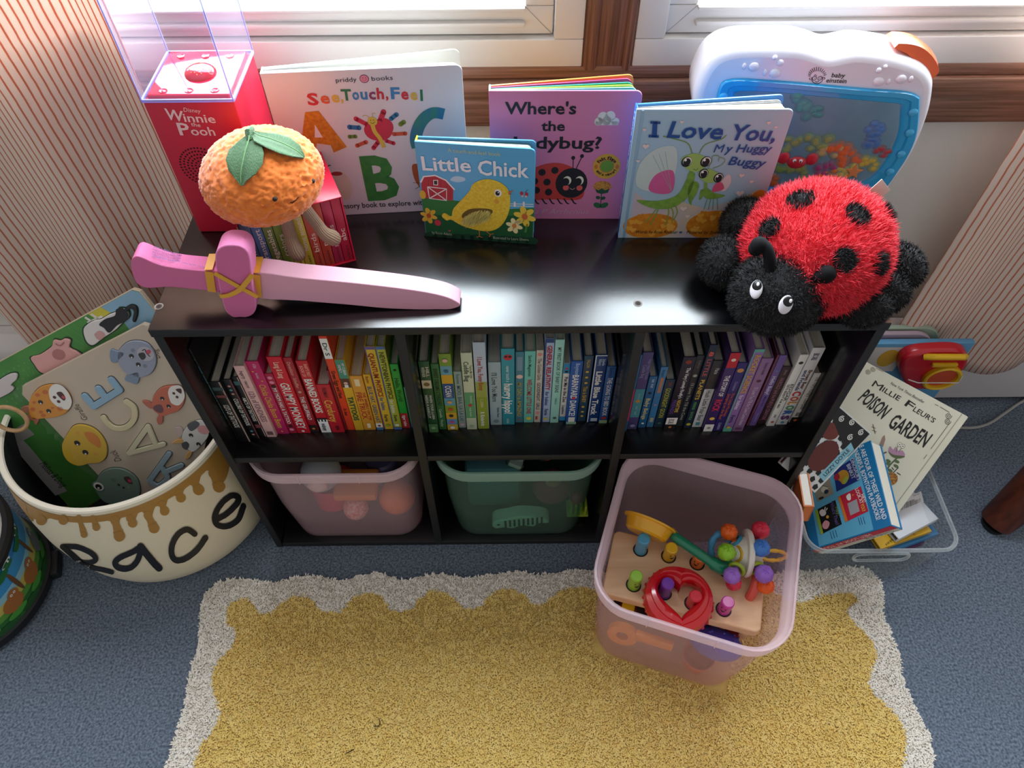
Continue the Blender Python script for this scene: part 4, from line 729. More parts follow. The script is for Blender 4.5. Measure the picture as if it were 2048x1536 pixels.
def oleg(p, name):
    b = B(); P3 = spline([tuple(q) for q, r in p], 5); R3 = [q[0] for q in spline([(r, 0, 0) for q, r in p], 5)]
    rings = []
    n = 40; prev = None
    for i, q in enumerate(P3):
        q = Vector(q); tn = (Vector(P3[min(i + 1, len(P3) - 1)]) - Vector(P3[max(i - 1, 0)])).normalized(); u = tn.cross(Vector((0.3, .9, .2))).normalized(); w = tn.cross(u)
        rings.append([q + (u * math.cos(2 * PI * k / n) + w * math.sin(2 * PI * k / n)) * R3[i] * (1.0 if k % 2 else .93) for k in range(n)])
    b.loft(rings, mat('8f7661', .9), None, True, True, True); b.build(name, t)
fy = lambda u, v, d: fs.p(*fs.px(u, v), d)
oleg([(on_plush(572, 425, -.012), .0075), (fy(574, 450, .008), .0078), (fy(580, 472, .012), .0082), (fy(587, 487, .016), .0100), (fy(594, 497, .013), .0085), (fy(599, 503, .011), .005)], 'plush_leg')
oleg([(on_plush(615, 412, -.012), .0072), (fy(625, 430, .012), .0072), (fy(640, 448, .017), .0080), (fy(655, 456, .019), .0098), (fy(664, 460, .017), .0085), (fy(671, 462, .014), .004)], 'plush_leg')

# ================================================================ aquarium crib toy leaning behind the blue book
fa = Fr(at(1540, 392, z=OH + .003), (math.cos(math.radians(5)), -math.sin(math.radians(5)), 0), (0, .06, 1)); fa.o.z = OH
t = thing('aquarium_toy', 'white and blue toy aquarium with orange switch, behind the ladybug plush', 'toy', tuple(fa.p(0, 0, -.03)))
Ma = fa.M(); TD = .062; wt = mat('eae7f2', .16, coat=.4)
out = [(1386, 205), (1398, 155), (1425, 116), (1470, 97), (1545, 94), (1600, 96), (1632, 104), (1662, 113), (1692, 108), (1725, 104), (1790, 113), (1845, 132), (1869, 160), (1869, 195), (1858, 240), (1832, 303), (1797, 360), (1752, 404), (1640, 424), (1500, 416), (1432, 372), (1402, 300)]
OP = spline([(x, max(y, .003)) for x, y in fa.pts(out)], 5, True)
b = B(); b.prism(OP, -TD, 0, wt, Ma, .013)
Zt = Zm(1480, 100, 4.6545); P, pl, sp, el, ln, tx, ht = kit(b, fa, Zt); ik = '1d1d22'
for (x, y) in ((718, 262),):
    ln([(668, 250), (672, 290), (715, 312), (762, 290), (770, 250)], 6, ik, .0006); ln([(690, 240), (700, 228), (712, 240)], 5, ik, .0006)
    for cx in (692, 743): c = P(cx, 262); k = abs(P(cx + 10, 262)[0] - c[0]) / 10; b.line(fa, [(c[0] + 19 * k * math.cos(a), c[1] + 19 * k * math.sin(a)) for a in [2 * PI * i / 16 for i in range(16)]], 5 * k, ik, .0006, True); b.disc(fa, c, 3.5 * k, 3.5 * k, ik, .0006, n=10)
    ln([(700, 290), (716, 298), (734, 286)], 5, ik, .0006); ln([(655, 255), (645, 266), (658, 278)], 5, ik, .0006); ln([(778, 250), (790, 262), (778, 272)], 5, ik, .0006)
    for k in range(13):
        a = math.radians(175 - k * 13.5); ln([(718 + 62 * math.cos(a), 245 - 50 * math.sin(a)), (718 + (84 + 14 * math.sin(a)) * math.cos(a), 245 - (70 + 20 * math.sin(a)) * math.sin(a))], 5.5, ik, .0006)
tx('baby', 848, 252, 972, 256, 42, ik, .0006, .012); tx('einstein', 798, 300, 985, 308, 42, ik, .0006, .012)
b.build('toy_body', t)
for x, y, rx, ry, tl in ((128, 155, 52, 46, -1), (325, 215, 54, 46, -1), (1290, 292, 52, 46, 1), (1498, 270, 52, 46, 1)):
    b = B(); c = P(x, y); k = abs(P(x + 10, y)[0] - c[0]) / 10; b.ell((c[0], c[1], .0006), (rx * k, ry * k, .0035), wt, Ma, 16, 10); b.ell((c[0] + tl * rx * 1.75 * k, c[1] + .0004, .0004), (22 * k, 34 * k, .0024), wt, Ma, 12, 8); b.build('raised_fish', t)
for x, y, r in ((375, 118, 34), (325, 68, 24), (1290, 188, 30), (1352, 152, 20)): b = B(); c = P(x, y); k = abs(P(x + 10, y)[0] - c[0]) / 10; b.ell((c[0], c[1], .0004), (r * k, r * k, .003), wt, Ma, 14, 8); b.build('raised_bubble', t)
bz = [(1437, 178), (1462, 157), (1545, 160), (1640, 168), (1730, 176), (1805, 181), (1834, 190), (1838, 205), (1830, 275), (1797, 337), (1750, 388), (1660, 402), (1560, 398), (1490, 388), (1445, 330), (1432, 240)]
bi = [(1468, 202), (1476, 182), (1550, 184), (1640, 192), (1720, 199), (1775, 204), (1798, 207), (1799, 215), (1793, 268), (1766, 322), (1728, 358), (1650, 374), (1565, 370), (1510, 362), (1475, 315), (1464, 250)]
Q0 = spline([(x, max(y, .006)) for x, y in fa.pts(bz)], 5, True); Q1 = spline([(x, max(y, .011)) for x, y in fa.pts(bi)], 5, True)
def mixp(a, c, k): return [(p[0] * (1 - k) + q[0] * k, p[1] * (1 - k) + q[1] * k) for p, q in zip(a, c)]
def ringz(p, z): return [(x, y, z) for x, y in p]
blu = mat('2aa3dc', .2, coat=.4)
b = B(); b.loft([ringz(Q0, -.004), ringz(Q0, .003), ringz(mixp(Q0, Q1, .08), .0052), ringz(mixp(Q0, Q1, .45), .0056), ringz(mixp(Q0, Q1, .55), .0035), ringz(mixp(Q0, Q1, .92), .003), ringz(Q1, .0018), ringz(Q1, -.002)], blu, Ma)
for u, v in ((1824, 221), (1817, 262), (1800, 305), (1778, 340), (1755, 372), (1446, 190), (1442, 230)): c = fa.px(u, v); b.ell((c[0], c[1], .005), (.0058, .0058, .0025), mat('3ab0e6', .12, coat=.6), Ma, 16, 8)
b.build('bezel', t)
b = B(); b.prism(Q1, .0012, .0016, mat('7f9fb0', .4, mix='a9bcc4', mscale=14), Ma); P2 = lambda u, v: fa.px(u, v)
random.seed(11)
def reef(u, v, r, c, s=.6):
    x, y = P2(u, v)
    for k in range(7): b.ell((x + random.uniform(-r, r) * .7, y + random.uniform(-r, r) * .5, .002), (r * random.uniform(.3, .55), r * random.uniform(.3, .5), .0025), c, Ma, 10, 6)
gr, og = mat('8f9c5a', .35), mat('d8652f', .3)
for u, v, r, c in ((1590, 285, .02, gr), (1630, 288, .02, gr), (1660, 300, .018, mat('b9a06a', .4)), (1570, 335, .018, mat('7f9a4a', .35)), (1590, 345, .02, gr), (1650, 335, .016, mat('b03a7a', .3)), (1678, 300, .022, og), (1700, 315, .022, og), (1655, 350, .02, mat('e07a3a', .3)), (1700, 335, .02, mat('c8b85a', .35)), (1735, 325, .016, mat('c2a83a', .35)), (1760, 300, .014, mat('b02c38', .3)), (1545, 355, .016, og), (1640, 365, .016, og), (1600, 205, .018, mat('4a9a9a', .3)), (1625, 225, .016, mat('3f8f92', .3)), (1740, 275, .018, mat('3f6fb4', .3)), (1752, 255, .014, mat('4a7cc0', .3))): reef(u, v, r, c)
x, y = P2(1592, 322); crm = mat('cc2c3c', .25); b.ell((x, y, .003), (.0135, .0095, .004), crm, Ma)
for s in (-1, 1): b.ell((x + s * .019, y + .006, .003), (.0085, .0095, .0035), crm, Ma); b.ell((x + s * .0042, y + .004, .0062), (.0026, .003, .0015), 'efe8e0', Ma, 10, 6); b.ell((x + s * .0038, y + .0035, .0076), (.0011, .0014, .0006), '151515', Ma, 8, 5)
x, y = P2(1706, 340); st = [(x + (.0125 if k % 2 == 0 else .006) * math.sin(2 * PI * k / 10), y + (.0125 if k % 2 == 0 else .006) * math.cos(2 * PI * k / 10)) for k in range(10)]; b.prism(st, .002, .006, mat('d8844a', .35), Ma, .0015)
b.build('sea_scene', t)
b = B(); b.prism(Q1, .0034, .0042, clear_mat('screen_cover', 'd8ecf4', .10, 'cfe6f0', .03, .3), Ma); b.build('screen_cover', t)
ftp = lambda u, v: (lambda q: q)(fa.px(u, v))
b = B(); osw = mat('e8602c', .22, coat=.3)
arc = [fa.px(*q) for q in ((1797, 104), (1830, 112), (1856, 132), (1874, 160), (1868, 172))]; nr = []
for i, (x, y) in enumerate(spline(arc, 4)):
    w = .0045 * math.sin(PI * (i + .6) / (len(spline(arc, 4)) + .2)) + .002; nr.append([(x + dx * w + .001, y + dy * w + .002, z) for dx, dy, z in ((-1, -1, -.012), (.6, .8, -.014), (1, 1, -.03), (.6, .8, -.048), (-1, -1, -.05))])
b.loft(nr, osw, Ma, True, True, True); b.build('switch_handle', t, label='orange curved switch handle')
for u, v in ((1588, 71), (1745, 84)):
    p = fa.px(u, v + 38); b = B(); b.box((p[0], p[1] - .0015, -.034), (.026, .004, .011), mat('c4502a', .3), .0018, Ma); b.box((p[0], p[1] + .0004, -.034), (.020, .002, .006), mat('f08a50', .3), .0009, Ma); b.build('push_button', t, label='orange button on the top')
p = fa.px(1656, 126); b = B(); b.ell((p[0], p[1] - .001, -.03), (.006, .003, .005), mat('50586a', .2, metal=.6), Ma); b.build('light_lens', t)

# ================================================================ ladybug plush
LC = Vector((.356, .064, .677)); th = math.radians(233); axd = Vector((math.cos(th), math.sin(th), 0))
t = thing('ladybug_plush', 'fluffy red ladybug plush with black spots lying at the right end of the unit', 'plush toy', (LC.x, LC.y, OH))
Ml = Matrix.Translation(LC) @ Matrix.Rotation(th, 4, 'Z'); LR = (.094, .082, .066)
redf = mat('d90f2c', .75, sheen=.25); blf = mat('0c0c0f', .8, sheen=.15, spec=.3)
def lfn(d):
    k = 1.0 + .05 * NZ.noise(d * 2.2) + .02 * NZ.noise(d * 5)
    if d.z < -.45: k *= (.45 / -d.z) ** .8 * .35 + .65
    return k
V, F = blob((0, 0, 0), LR, lfn, None, 4)
def on_bug(u, v, h=0.0):
    Mi = Ml.inverted(); o = Mi @ CAM; d = Mi.to_3x3() @ ray(u, v); s = [1 / q for q in LR]
    o2 = Vector([a * c for a, c in zip(o, s)]); d2 = Vector([a * c for a, c in zip(d, s)]); A, Bq, C_ = d2.dot(d2), 2 * o2.dot(d2), o2.dot(o2) - 1
    q = o + d * ((-Bq - math.sqrt(max(Bq * Bq - 4 * A * C_, 0))) / (2 * A)); return q * (1 + h / q.length)
spots = [(1601, 402, .0155), (1712, 432, .0145), (1688, 521, .0140), (1757, 527, .0130), (1541, 459, .0135), (1772, 425, .010)]
SPC = [(on_bug(u, v), r) for u, v, r in spots]
b = B(Ml); b.add(V, F, redf)
pp, nn = surf_points(V, F, 26000); keep = np.ones(len(pp), bool)
for c, r in SPC: keep &= np.linalg.norm(pp - np.array(c), axis=1) > r * .95
fv, ff = ring_fur(pp[keep], nn[keep], .0105, .00055, (-.45, .05, -.1), .75); b.add(fv.tolist(), ff, redf); b.build('body_shell', t, label='fluffy red body', smooth=0)
for c, r in SPC:
    n = Vector((c.x / LR[0] ** 2, c.y / LR[1] ** 2, c.z / LR[2] ** 2)).normalized(); a = n.orthogonal().normalized(); w = n.cross(a); b = B(Ml); f = Fr(c + n * .0015, a, w)
    vs = [tuple(f.p(r * k * math.cos(q), r * k * math.sin(q), .0035 - .004 * k * k)) for k in (1, .7, .35) for q in [2 * PI * i / 18 for i in range(18)]] ; b.loft([vs[:18], vs[18:36], vs[36:]], blf, cap1=True)
    pts = [f.p(r * math.sqrt(u) * math.cos(q), r * math.sqrt(u) * math.sin(q), .002) for u, q in zip(np.random.rand(420), np.random.rand(420) * 6.283)]
    fv, ff = ring_fur([tuple(p) for p in pts], [tuple(n)] * len(pts), .0055, .0005, (-.2, 0, 0), .7); b.add(fv.tolist(), ff, blf); b.build('spot', t, smooth=0)
def furry(name, c, r, n, L, rot=0.0, tilt=0.0, lab=None):
    M = Matrix.Translation(c) @ Matrix.Rotation(rot, 4, 'Z') @ Matrix.Rotation(tilt, 4, 'Y'); V, F = blob((0, 0, 0), r, lambda d: 1 + .06 * NZ.noise(d * 2.5 + Vector((c[0] * 30, 0, 0))), None, 3)
    b = B(M); b.add(V, F, blf); pp, nn = surf_points(V, F, n); fv, ff = ring_fur(pp, nn, L, .0005, (0, 0, -.15), .8); b.add(fv.tolist(), ff, blf); return b.build(name, t, lab, smooth=0)
HC = at(1556, 586, z=.662); HR = (.0545, .050, .047)
anm = mat('0d0d10', .9, spec=.2)
furry('head', tuple(HC), HR, 9000, .0062, 0.3)
for (u, v, z, r, rot) in ((1487, 446, .660, (.034, .026, .030), .9), (1448, 525, .645, (.030, .033, .030), .2), (1800, 532, .650, (.026, .030, .026), .4), (1775, 580, .640, (.022, .026, .024), .3), (1727, 612, .638, (.033, .024, .024), .15)):
    furry('leg', tuple(at(u, v, z=z)), r, 3200, .006, rot)
def on_head(u, v, h=0.0):
    o = CAM - HC; d = ray(u, v); s = [1 / q for q in HR]; o2 = Vector([a * c for a, c in zip(o, s)]); d2 = Vector([a * c for a, c in zip(d, s)]); A, Bq, C_ = d2.dot(d2), 2 * o2.dot(d2), o2.dot(o2) - 1
    q = o + d * ((-Bq - math.sqrt(max(Bq * Bq - 4 * A * C_, 0))) / (2 * A)); return HC + q * (1 + h / q.length)
for (u0, v0, u1, v1) in ((1513, 594, 1519, 565), (1565, 622, 1575, 593)):
    c = on_head((u0 + u1) / 2, (v0 + v1) / 2, .0035); up = (on_head(u1, v1, .0035) - on_head(u0, v0, .0035)); n = (c - HC).normalized(); up = (up - n * up.dot(n)); L = up.length / 2 * 1.22; f = Fr(c, up.cross(n), up); Mf = f.M()
    b = B(Mf); b.ell((0, 0, .001), (.0074, L, .003), mat('d9d5dc', .6), None, 20, 10); e = b.build('eye', t)
    b = B(Mf); b.ell((.0008, L * .36, .0022), (.0058, L * .62, .0026), mat('0a0a0c', .4), None, 18, 10); b.ell((.0028, L * .55, .0044), (.0018, .0024, .0008), 'f4f2f4', None, 10, 6); b.build('pupil', e)
an = lambda u, v, z: at(u, v, z=z)
b = B(); b.tube(spline([an(1540, 552, .695), an(1541, 535, .705), an(1539, 515, .716), an(1533, 497, .724), an(1522, 487, .726), an(1513, 492, .722)], 4), .0066, anm, 12)
b.ell(an(1519, 490, .725), (.0098, .0095, .0092), anm); b.ell(an(1512, 497, .718), (.0085, .0085, .0085), anm); b.build('antenna', t)
b = B(); b.tube([an(1622, 566, .694), an(1633, 558, .702), an(1648, 550, .708)], [.0065, .007, .0085], anm, 12); b.ell(an(1653, 548, .709), (.0105, .0105, .0105), anm); b.build('antenna', t)
b = B(); p = Ml @ on_bug(1748, 372); q = Vector(at(1768, 398, y=p.y + .004)); f = Fr(p, (q - p), Vector((.3, .2, 1))); b.box((.013, .002, 0), (.026, .018, .0008), mat('d8c8bc', .7), .0002, f.M()); b.build('sewn_tag', t, label='small beige sewn in tag')

# ================================================================ pink foam sword tied with a yellow ribbon
SY = .030; fw2 = Fr((0, SY, OH), (1, 0, 0), (0, 0, 1)); Mw = fw2.M(); ST = .0245
t = thing('toy_sword', 'pink foam toy sword standing on its edge along the front of the unit', 'toy sword', (-.25, SY, OH))
def cl(pts, lo=.0005): return [(x, max(y, lo)) for x, y in pts]
bl_ = [(505, 547), (600, 556), (697, 565), (770, 573), (817, 579), (855, 585), (890, 593), (911, 602), (920, 609), (917, 614), (900, 619), (873, 622.5), (838, 623), (770, 617), (697, 610), (600, 602), (505, 593)]
b = B(); q = fw2.pts(bl_); b.prism(spline(cl(q), 4, True), -ST, 0, mat('e2a4b8', .75, bump=.25, bscale=900), Mw, .0012, mat('ecb4c8', .75, bump=.25, bscale=900)); b.build('blade', t)  # edge in a lighter pink than the face: light from above painted in
hd = [(440, 546), (409, 542.5), (370, 539), (345, 535.5), (325, 532), (305, 525), (285, 516), (272, 513), (263, 520), (262, 535), (266, 552), (273, 566), (285, 574), (300, 576.5), (325, 575), (345, 575), (380, 578), (410, 581), (440, 584)]
hm = mat('d6709f', .75, bump=.2, bscale=900)
b = B(); b.prism(spline(fw2.pts(hd), 4, True), -ST, 0, hm, Mw, .0012)
p0 = fw2.p(*fw2.px(345, 535.5)); p1 = fw2.p(*fw2.px(409, 542.5)); fh2 = Fr(p0, p1 - p0, (0, 1, 0)); gx = '6b2a78'
pa = fw2.p(*fw2.px(285, 516)); fh3 = Fr(pa, p0 - pa, (0, 1, 0)); fq = Fr(pa, p1 - pa, (0, 1, 0)); L_ = (p1 - pa).length
for s, x0, x1, y, h in (('ALL NEW MATERIAL', .006, .044, .0200, .0030), ('PLASTIC STIFFENER', .006, .038, .0158, .0024), ('REG.NO.PA-18942(CN)', .007, .044, .0118, .0024), ('ORIGIN:CHINA', .007, .032, .0080, .0024), ('A0000234 2007431 1482 8247 10/23', .008, .066, .0040, .0022)): b.text(fh3 if x1 < .05 else Fr(pa + Vector((0, 0, -.0018)), p1 - pa, (0, 1, 0)), s, (x0, y), (x1, y), h, gx, .0012 if x1 < .05 else .0028, .01)
b.build('handle', t)
gd = [(430, 513), (436, 499), (448, 492), (461, 490.5), (478, 492), (491, 499), (499, 512), (502, 535), (505, 570), (512, 602), (512, 618), (506, 629), (494, 635.5), (482, 637), (467, 635), (455, 627), (447, 612), (439, 580), (433, 546)]
fg = fw2.up(.0105); qg = spline(cl(fg.pts(gd), .0008), 4, True)
b = B(); b.prism(qg, -.026, 0, mat('d46c9e', .75, bump=.2, bscale=900), fg.M(), .0016, mat('e284b6', .75, bump=.2, bscale=900)); b.build('crossguard', t)  # paler pink round the guard's edge puts the window light into its colour
rb = mat('e0a31c', .3, sheen=.3); b = B(); fr_ = fg.up(.0012); Pr = lambda *s: [fr_.px(*q) for q in s]
def strap(fr, pts, w, lift=.0):
    P = [fr.p(x, y, lift) for x, y in pts]
    for k, (o, _) in enumerate(((0, 0), (.0007, 0))): b.line(fr, pts, w, rb, lift + o)
strap(fr_, Pr((429, 546), (470, 569), (516, 594)), .0062); strap(fr_, spline(Pr((440, 591), (458, 589), (480, 578), (494, 562), (506, 548)), 4), .0060, .001)
for u0, u1, v0, v1, f5 in ((418, 424, 543, 583, fw2), (512, 516, 549, 594, fw2)):
    e5 = f5.up(.0012); a5, c5 = e5.px(u0, v0), e5.px(u1, v1); strap(e5, [a5, c5], .0095)
    top = Fr(e5.p(a5[0], a5[1] + .0012, 0), (0, 1, 0), (-1, 0, 0)); strap(top, [(0, 0), (ST + .003, .001)], .0095, .0008)
    bk = Fr(e5.p(0, 0, -ST - .0032), (-1, 0, 0), (0, 0, 1)); strap(bk, [(-a5[0], a5[1]), (-c5[0], c5[1])], .0095)
b.build('ribbon', t, label='shiny yellow ribbon tied round the crossguard', smooth=0)

# ================================================================ curtains
def curtain_mat():
    m = bpy.data.materials.new('striped_cotton'); m.use_nodes = True; n = m.node_tree; p = n.nodes['Principled BSDF']; p.inputs['Roughness'].default_value = .9; p.inputs['Specular IOR Level'].default_value = .15
    uv = n.nodes.new('ShaderNodeUVMap'); sx = n.nodes.new('ShaderNodeSeparateXYZ'); n.links.new(uv.outputs[0], sx.inputs[0])
    nz = n.nodes.new('ShaderNodeTexNoise'); nz.inputs['Scale'].default_value = 25; n.links.new(uv.outputs[0], nz.inputs['Vector'])
    w = n.nodes.new('ShaderNodeMath'); w.operation = 'MULTIPLY_ADD'; w.inputs[1].default_value = .0030; n.links.new(nz.outputs[0], w.inputs[0]); n.links.new(sx.outputs[0], w.inputs[2])
    d = n.nodes.new('ShaderNodeMath'); d.operation = 'DIVIDE'; d.inputs[1].default_value = .0112; n.links.new(w.outputs[0], d.inputs[0])
    fr = n.nodes.new('ShaderNodeMath'); fr.operation = 'FRACT'; n.links.new(d.outputs[0], fr.inputs[0])
    r = n.nodes.new('ShaderNodeValToRGB'); e = r.color_ramp.elements; e[0].position = 0; e[0].color = (*rgb('d88668'), 1); e[1].position = .24; e[1].color = (*rgb('f8e8dc'), 1); x = e.new(.2); x.color = (*rgb('d88668'), 1); x = e.new(.96); x.color = (*rgb('f8e8dc'), 1)
    n.links.new(fr.outputs[0], r.inputs[0]); n.links.new(r.outputs[0], p.inputs['Base Color'])
    n2 = n.nodes.new('ShaderNodeTexNoise'); n2.inputs['Scale'].default_value = 900; n.links.new(uv.outputs[0], n2.inputs['Vector']); bp_ = n.nodes.new('ShaderNodeBump'); bp_.inputs['Strength'].default_value = .35; bp_.inputs['Distance'].default_value = .001
    n.links.new(n2.outputs[0], bp_.inputs['Height']); n.links.new(bp_.outputs[0], p.inputs['Normal'])
    tl = n.nodes.new('ShaderNodeBsdfTranslucent'); mx = n.nodes.new('ShaderNodeMixShader'); mx.inputs[0].default_value = .32; n.links.new(r.outputs[0], tl.inputs[0]); o = n.nodes['Material Output']
    n.links.new(p.outputs[0], mx.inputs[1]); n.links.new(tl.outputs[0], mx.inputs[2]); n.links.new(mx.outputs[0], o.inputs[0]); return m
CM = curtain_mat()
def curtain(label, xe, y0, z0, z1, fold, nu=150, nv=60):
    """hanging cloth: xe(u, s) gives x, fold(u, s) the fold depth; u across, s = height share"""
    b = B(); vs = []; uvs = []
    for j in range(nv + 1):
        s = j / nv; z = z0 + (z1 - z0) * s; ac = 0; prev = None
        for i in range(nu + 1):
            u = i / nu; p = Vector((xe(u, s), y0 - fold(u, s), z + .012 * math.sin(u * 9) * (1 - s)))
            if prev is not None: ac += (p - prev).length
            prev = p; vs.append(tuple(p)); uvs.append((ac, z))
    k = nu + 1; b.add(vs, [(j * k + i, j * k + i + 1, (j + 1) * k + i + 1, (j + 1) * k + i) for j in range(nv) for i in range(nu)], CM); b.uv = uvs
    o = b.build('curtain', label=label, cat='curtain', smooth=180, group='striped curtains'); md = o.modifiers.new('thickness', 'SOLIDIFY'); md.thickness = .0016
    return o
curtain('orange striped cream curtain hanging at the left behind the red sound box', lambda u, s: -.915 + u * (.408 + .01 * s) - .25 * s * (1 - u) * .3, .338, .224, 1.95,
        lambda u, s: .016 * (1 + math.sin(u * 2 * PI * 1.9 + 1.0 - s * .8)) + .0022 * (1 + math.sin(u * 2 * PI * 5.3 + s * 2)) + .014 * s * math.exp(-((u - .34) / .07) ** 2) + .002 * (1 + math.sin(u * 40 + s * 6)) * (1 - s))
curtain('orange striped cream curtain hanging at the right behind the clear bin', lambda u, s: .700 + .02 * s + u * .42, .318, .148, 1.95,
        lambda u, s: .012 * (1 + math.sin(u * 2 * PI * 2.1 + .4 + s)) + .003 * (1 + math.sin(u * 2 * PI * 5.1 - s * 2)) + .002 * (1 + math.sin(u * 38)) * (1 - s))

# ================================================================ honey pot basket
PC = Vector((-.665, .113, 0)); PH = .28
PROF = [(.160, 0), (.176, .006), (.188, .022), (.198, .055), (.2045, .10), (.206, .14), (.2035, .185), (.197, .235), (.1905, .268), (.188, .280)]
def prad(z):
    z = min(max(z, 0), PH)
    for (r0, z0), (r1, z1) in zip(PROF, PROF[1:]):
        if z <= z1: return r0 + (r1 - r0) * (z - z0) / (z1 - z0)
    return PROF[-1][0]
def on_pot(u, v, lift=.0008):
    """the point of the basket's outside that was measured at (u, v)"""
    d = ray(u, v); lo = None
    for i in range(300):
        z = PH - PH * i / 299; q = CAM + d * ((z - CAM.z) / d.z); r = math.hypot(q.x - PC.x, q.y - PC.y)
        if r <= prad(z) or (lo is None and i == 299): break
    a = math.atan2(q.y - PC.y, q.x - PC.x); return (a, z)
def pot(a, z, lift=.0008): r = prad(z) + lift; return (PC.x + r * math.cos(a), PC.y + r * math.sin(a), z)
t = thing('honey_pot_basket', 'round cream basket with honey drip print and black lettering, left of the shelf unit', 'basket', tuple(PC))
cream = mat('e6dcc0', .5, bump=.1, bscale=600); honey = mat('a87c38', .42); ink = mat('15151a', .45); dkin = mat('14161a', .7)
MP = Matrix.Translation(PC)
b = B(); b.lathe([(0, .0)] + PROF, cream, 96, MP)
def stroke(pts, w, m, lift=.0012):
    """a drawn stroke on the basket's side, measured off the photograph"""
    P = spline(pts, 6) if len(pts) > 2 else pts; L = []; R_ = []; N = len(P); W = w if isinstance(w, (list, tuple)) else [w] * N
    W = [W[min(len(W) - 1, int(i * len(W) / N))] for i in range(N)]
    for i, p in enumerate(P):
        tx_, ty_ = P[min(i + 1, N - 1)][0] - P[max(i - 1, 0)][0], P[min(i + 1, N - 1)][1] - P[max(i - 1, 0)][1]; l = math.hypot(tx_, ty_) or 1; nx, ny = -ty_ / l * W[i] / 2, tx_ / l * W[i] / 2
        L.append(pot(*on_pot(p[0] + nx, p[1] + ny), lift)); R_.append(pot(*on_pot(p[0] - nx, p[1] - ny), lift))
    b.add(L + R_, [(i, i + 1, N + i + 1, N + i) for i in range(N - 1)], m)
    for c, k in ((P[0], W[0]), (P[-1], W[-1])): b.add([pot(*on_pot(c[0] + k / 2 * math.cos(q), c[1] + k / 2 * math.sin(q)), lift + .0001) for q in [2 * PI * i / 16 for i in range(16)]], [tuple(range(16))], m)
Zp = Zm(0, 860, 3.2); Zs = lambda s: [Zp(*q) for q in s]
# honey band: lower edge follows the drips
tips = [(205, 560), (265, 575), (345, 560), (420, 575), (500, 560), (575, 575), (660, 545), (735, 600), (800, 540), (850, 585), (900, 505), (960, 560), (1000, 480), (1045, 500), (1090, 410), (1150, 420), (1200, 335), (1255, 360), (1300, 240), (1390, 290)]
ed = sorted(on_pot(*Zp(x, y)) for x, y in tips); ed = [(a if a < 0 else a - 2 * PI, z) for a, z in ed]; ed.sort()
a_lo, a_hi = ed[0][0], ed[-1][0]; N = 360; rows = []
random.seed(5); back = [random.uniform(.205, .25) for _ in range(30)]
def edge_z(a):
    if a <= a_lo or a >= a_hi: return .228 + .016 * math.sin(a * 15) + .01 * math.sin(a * 9 + 1)
    for (a0, z0), (a1, z1) in zip(ed, ed[1:]):
        if a0 <= a <= a1: k = (a - a0) / max(a1 - a0, 1e-6); k = k * k * (3 - 2 * k); return z0 + (z1 - z0) * k
    return .23
for k in range(9):
    rows.append([])
    for i in range(N):
        a = -PI * 1.5 + 2 * PI * i / N; ze = min(edge_z(a), .262); z = .276 + (ze - .276) * k / 8; rows[-1].append(pot(a, z, .0008))
b.loft(rows, honey, None, True)
for x0, y0, x1, y1, w in ((150, 470, 195, 610, 34), (262, 560, 268, 575, 55), (405, 560, 408, 574, 50), (505, 555, 540, 665, 36), (595, 560, 618, 618, 40), (735, 570, 765, 675, 60), (830, 560, 848, 592, 50), (945, 540, 985, 625, 56), (1035, 470, 1052, 515, 50), (1140, 400, 1155, 430, 52), (1240, 330, 1268, 380, 60), (1360, 270, 1398, 360, 66)):
    c0, c1 = Zp(x0, y0), Zp(x1, y1); m_ = ((c0[0] + c1[0]) / 2, (c0[1] + c1[1]) / 2); stroke([c0, m_, c1], [w / 3.2 * .95, w / 3.2 * .8, w / 3.2 * .85, w / 3.2 * 1.05, w / 3.2 * 1.15], honey, .0010)
    b.add([pot(*on_pot(c1[0] + w * .6 / 3.2 * math.cos(q), c1[1] + w * .55 / 3.2 * math.sin(q)), .0013) for q in [2 * PI * i / 20 for i in range(20)]], [tuple(range(20))], honey)
for s, w in (([(405, 742), (470, 800), (545, 868), (560, 882)], 8), ([(405, 740), (500, 745), (590, 785), (615, 825), (570, 845), (515, 842)], 8), ([(520, 850), (600, 878), (660, 890), (718, 905)], 7), ([(905, 738), (850, 775), (770, 810), (738, 845), (765, 878), (830, 878), (880, 830), (905, 745)], 9), ([(900, 740), (940, 790), (985, 845), (1018, 878)], 11), ([(1243, 660), (1195, 632), (1140, 660), (1102, 725), (1098, 790), (1125, 828), (1185, 818), (1260, 760), (1312, 685)], 9), ([(1390, 565), (1450, 530), (1510, 470), (1520, 430), (1475, 418), (1410, 470), (1372, 545), (1385, 600), (1450, 612), (1520, 570), (1552, 485)], 9), ([(242, 662), (290, 715), (345, 770), (395, 808)], 7)): stroke(Zs(s), w * 1.3, ink, .0016)
b.build('basket_shell', t)
b = B(); b.lathe([(.188, .280), (.1885, .2835), (.1865, .2865), (.1825, .287), (.1795, .2855), (.178, .282)], mat('efe9d6', .45), 96, MP); b.build('rolled_rim', t)
b = B(); b.lathe([(.178, .282), (.187, .235), (.195, .17), (.197, .12), (.190, .06), (.178, .012), (0, .010)], dkin, 64, MP); b.build('dark_lining', t)

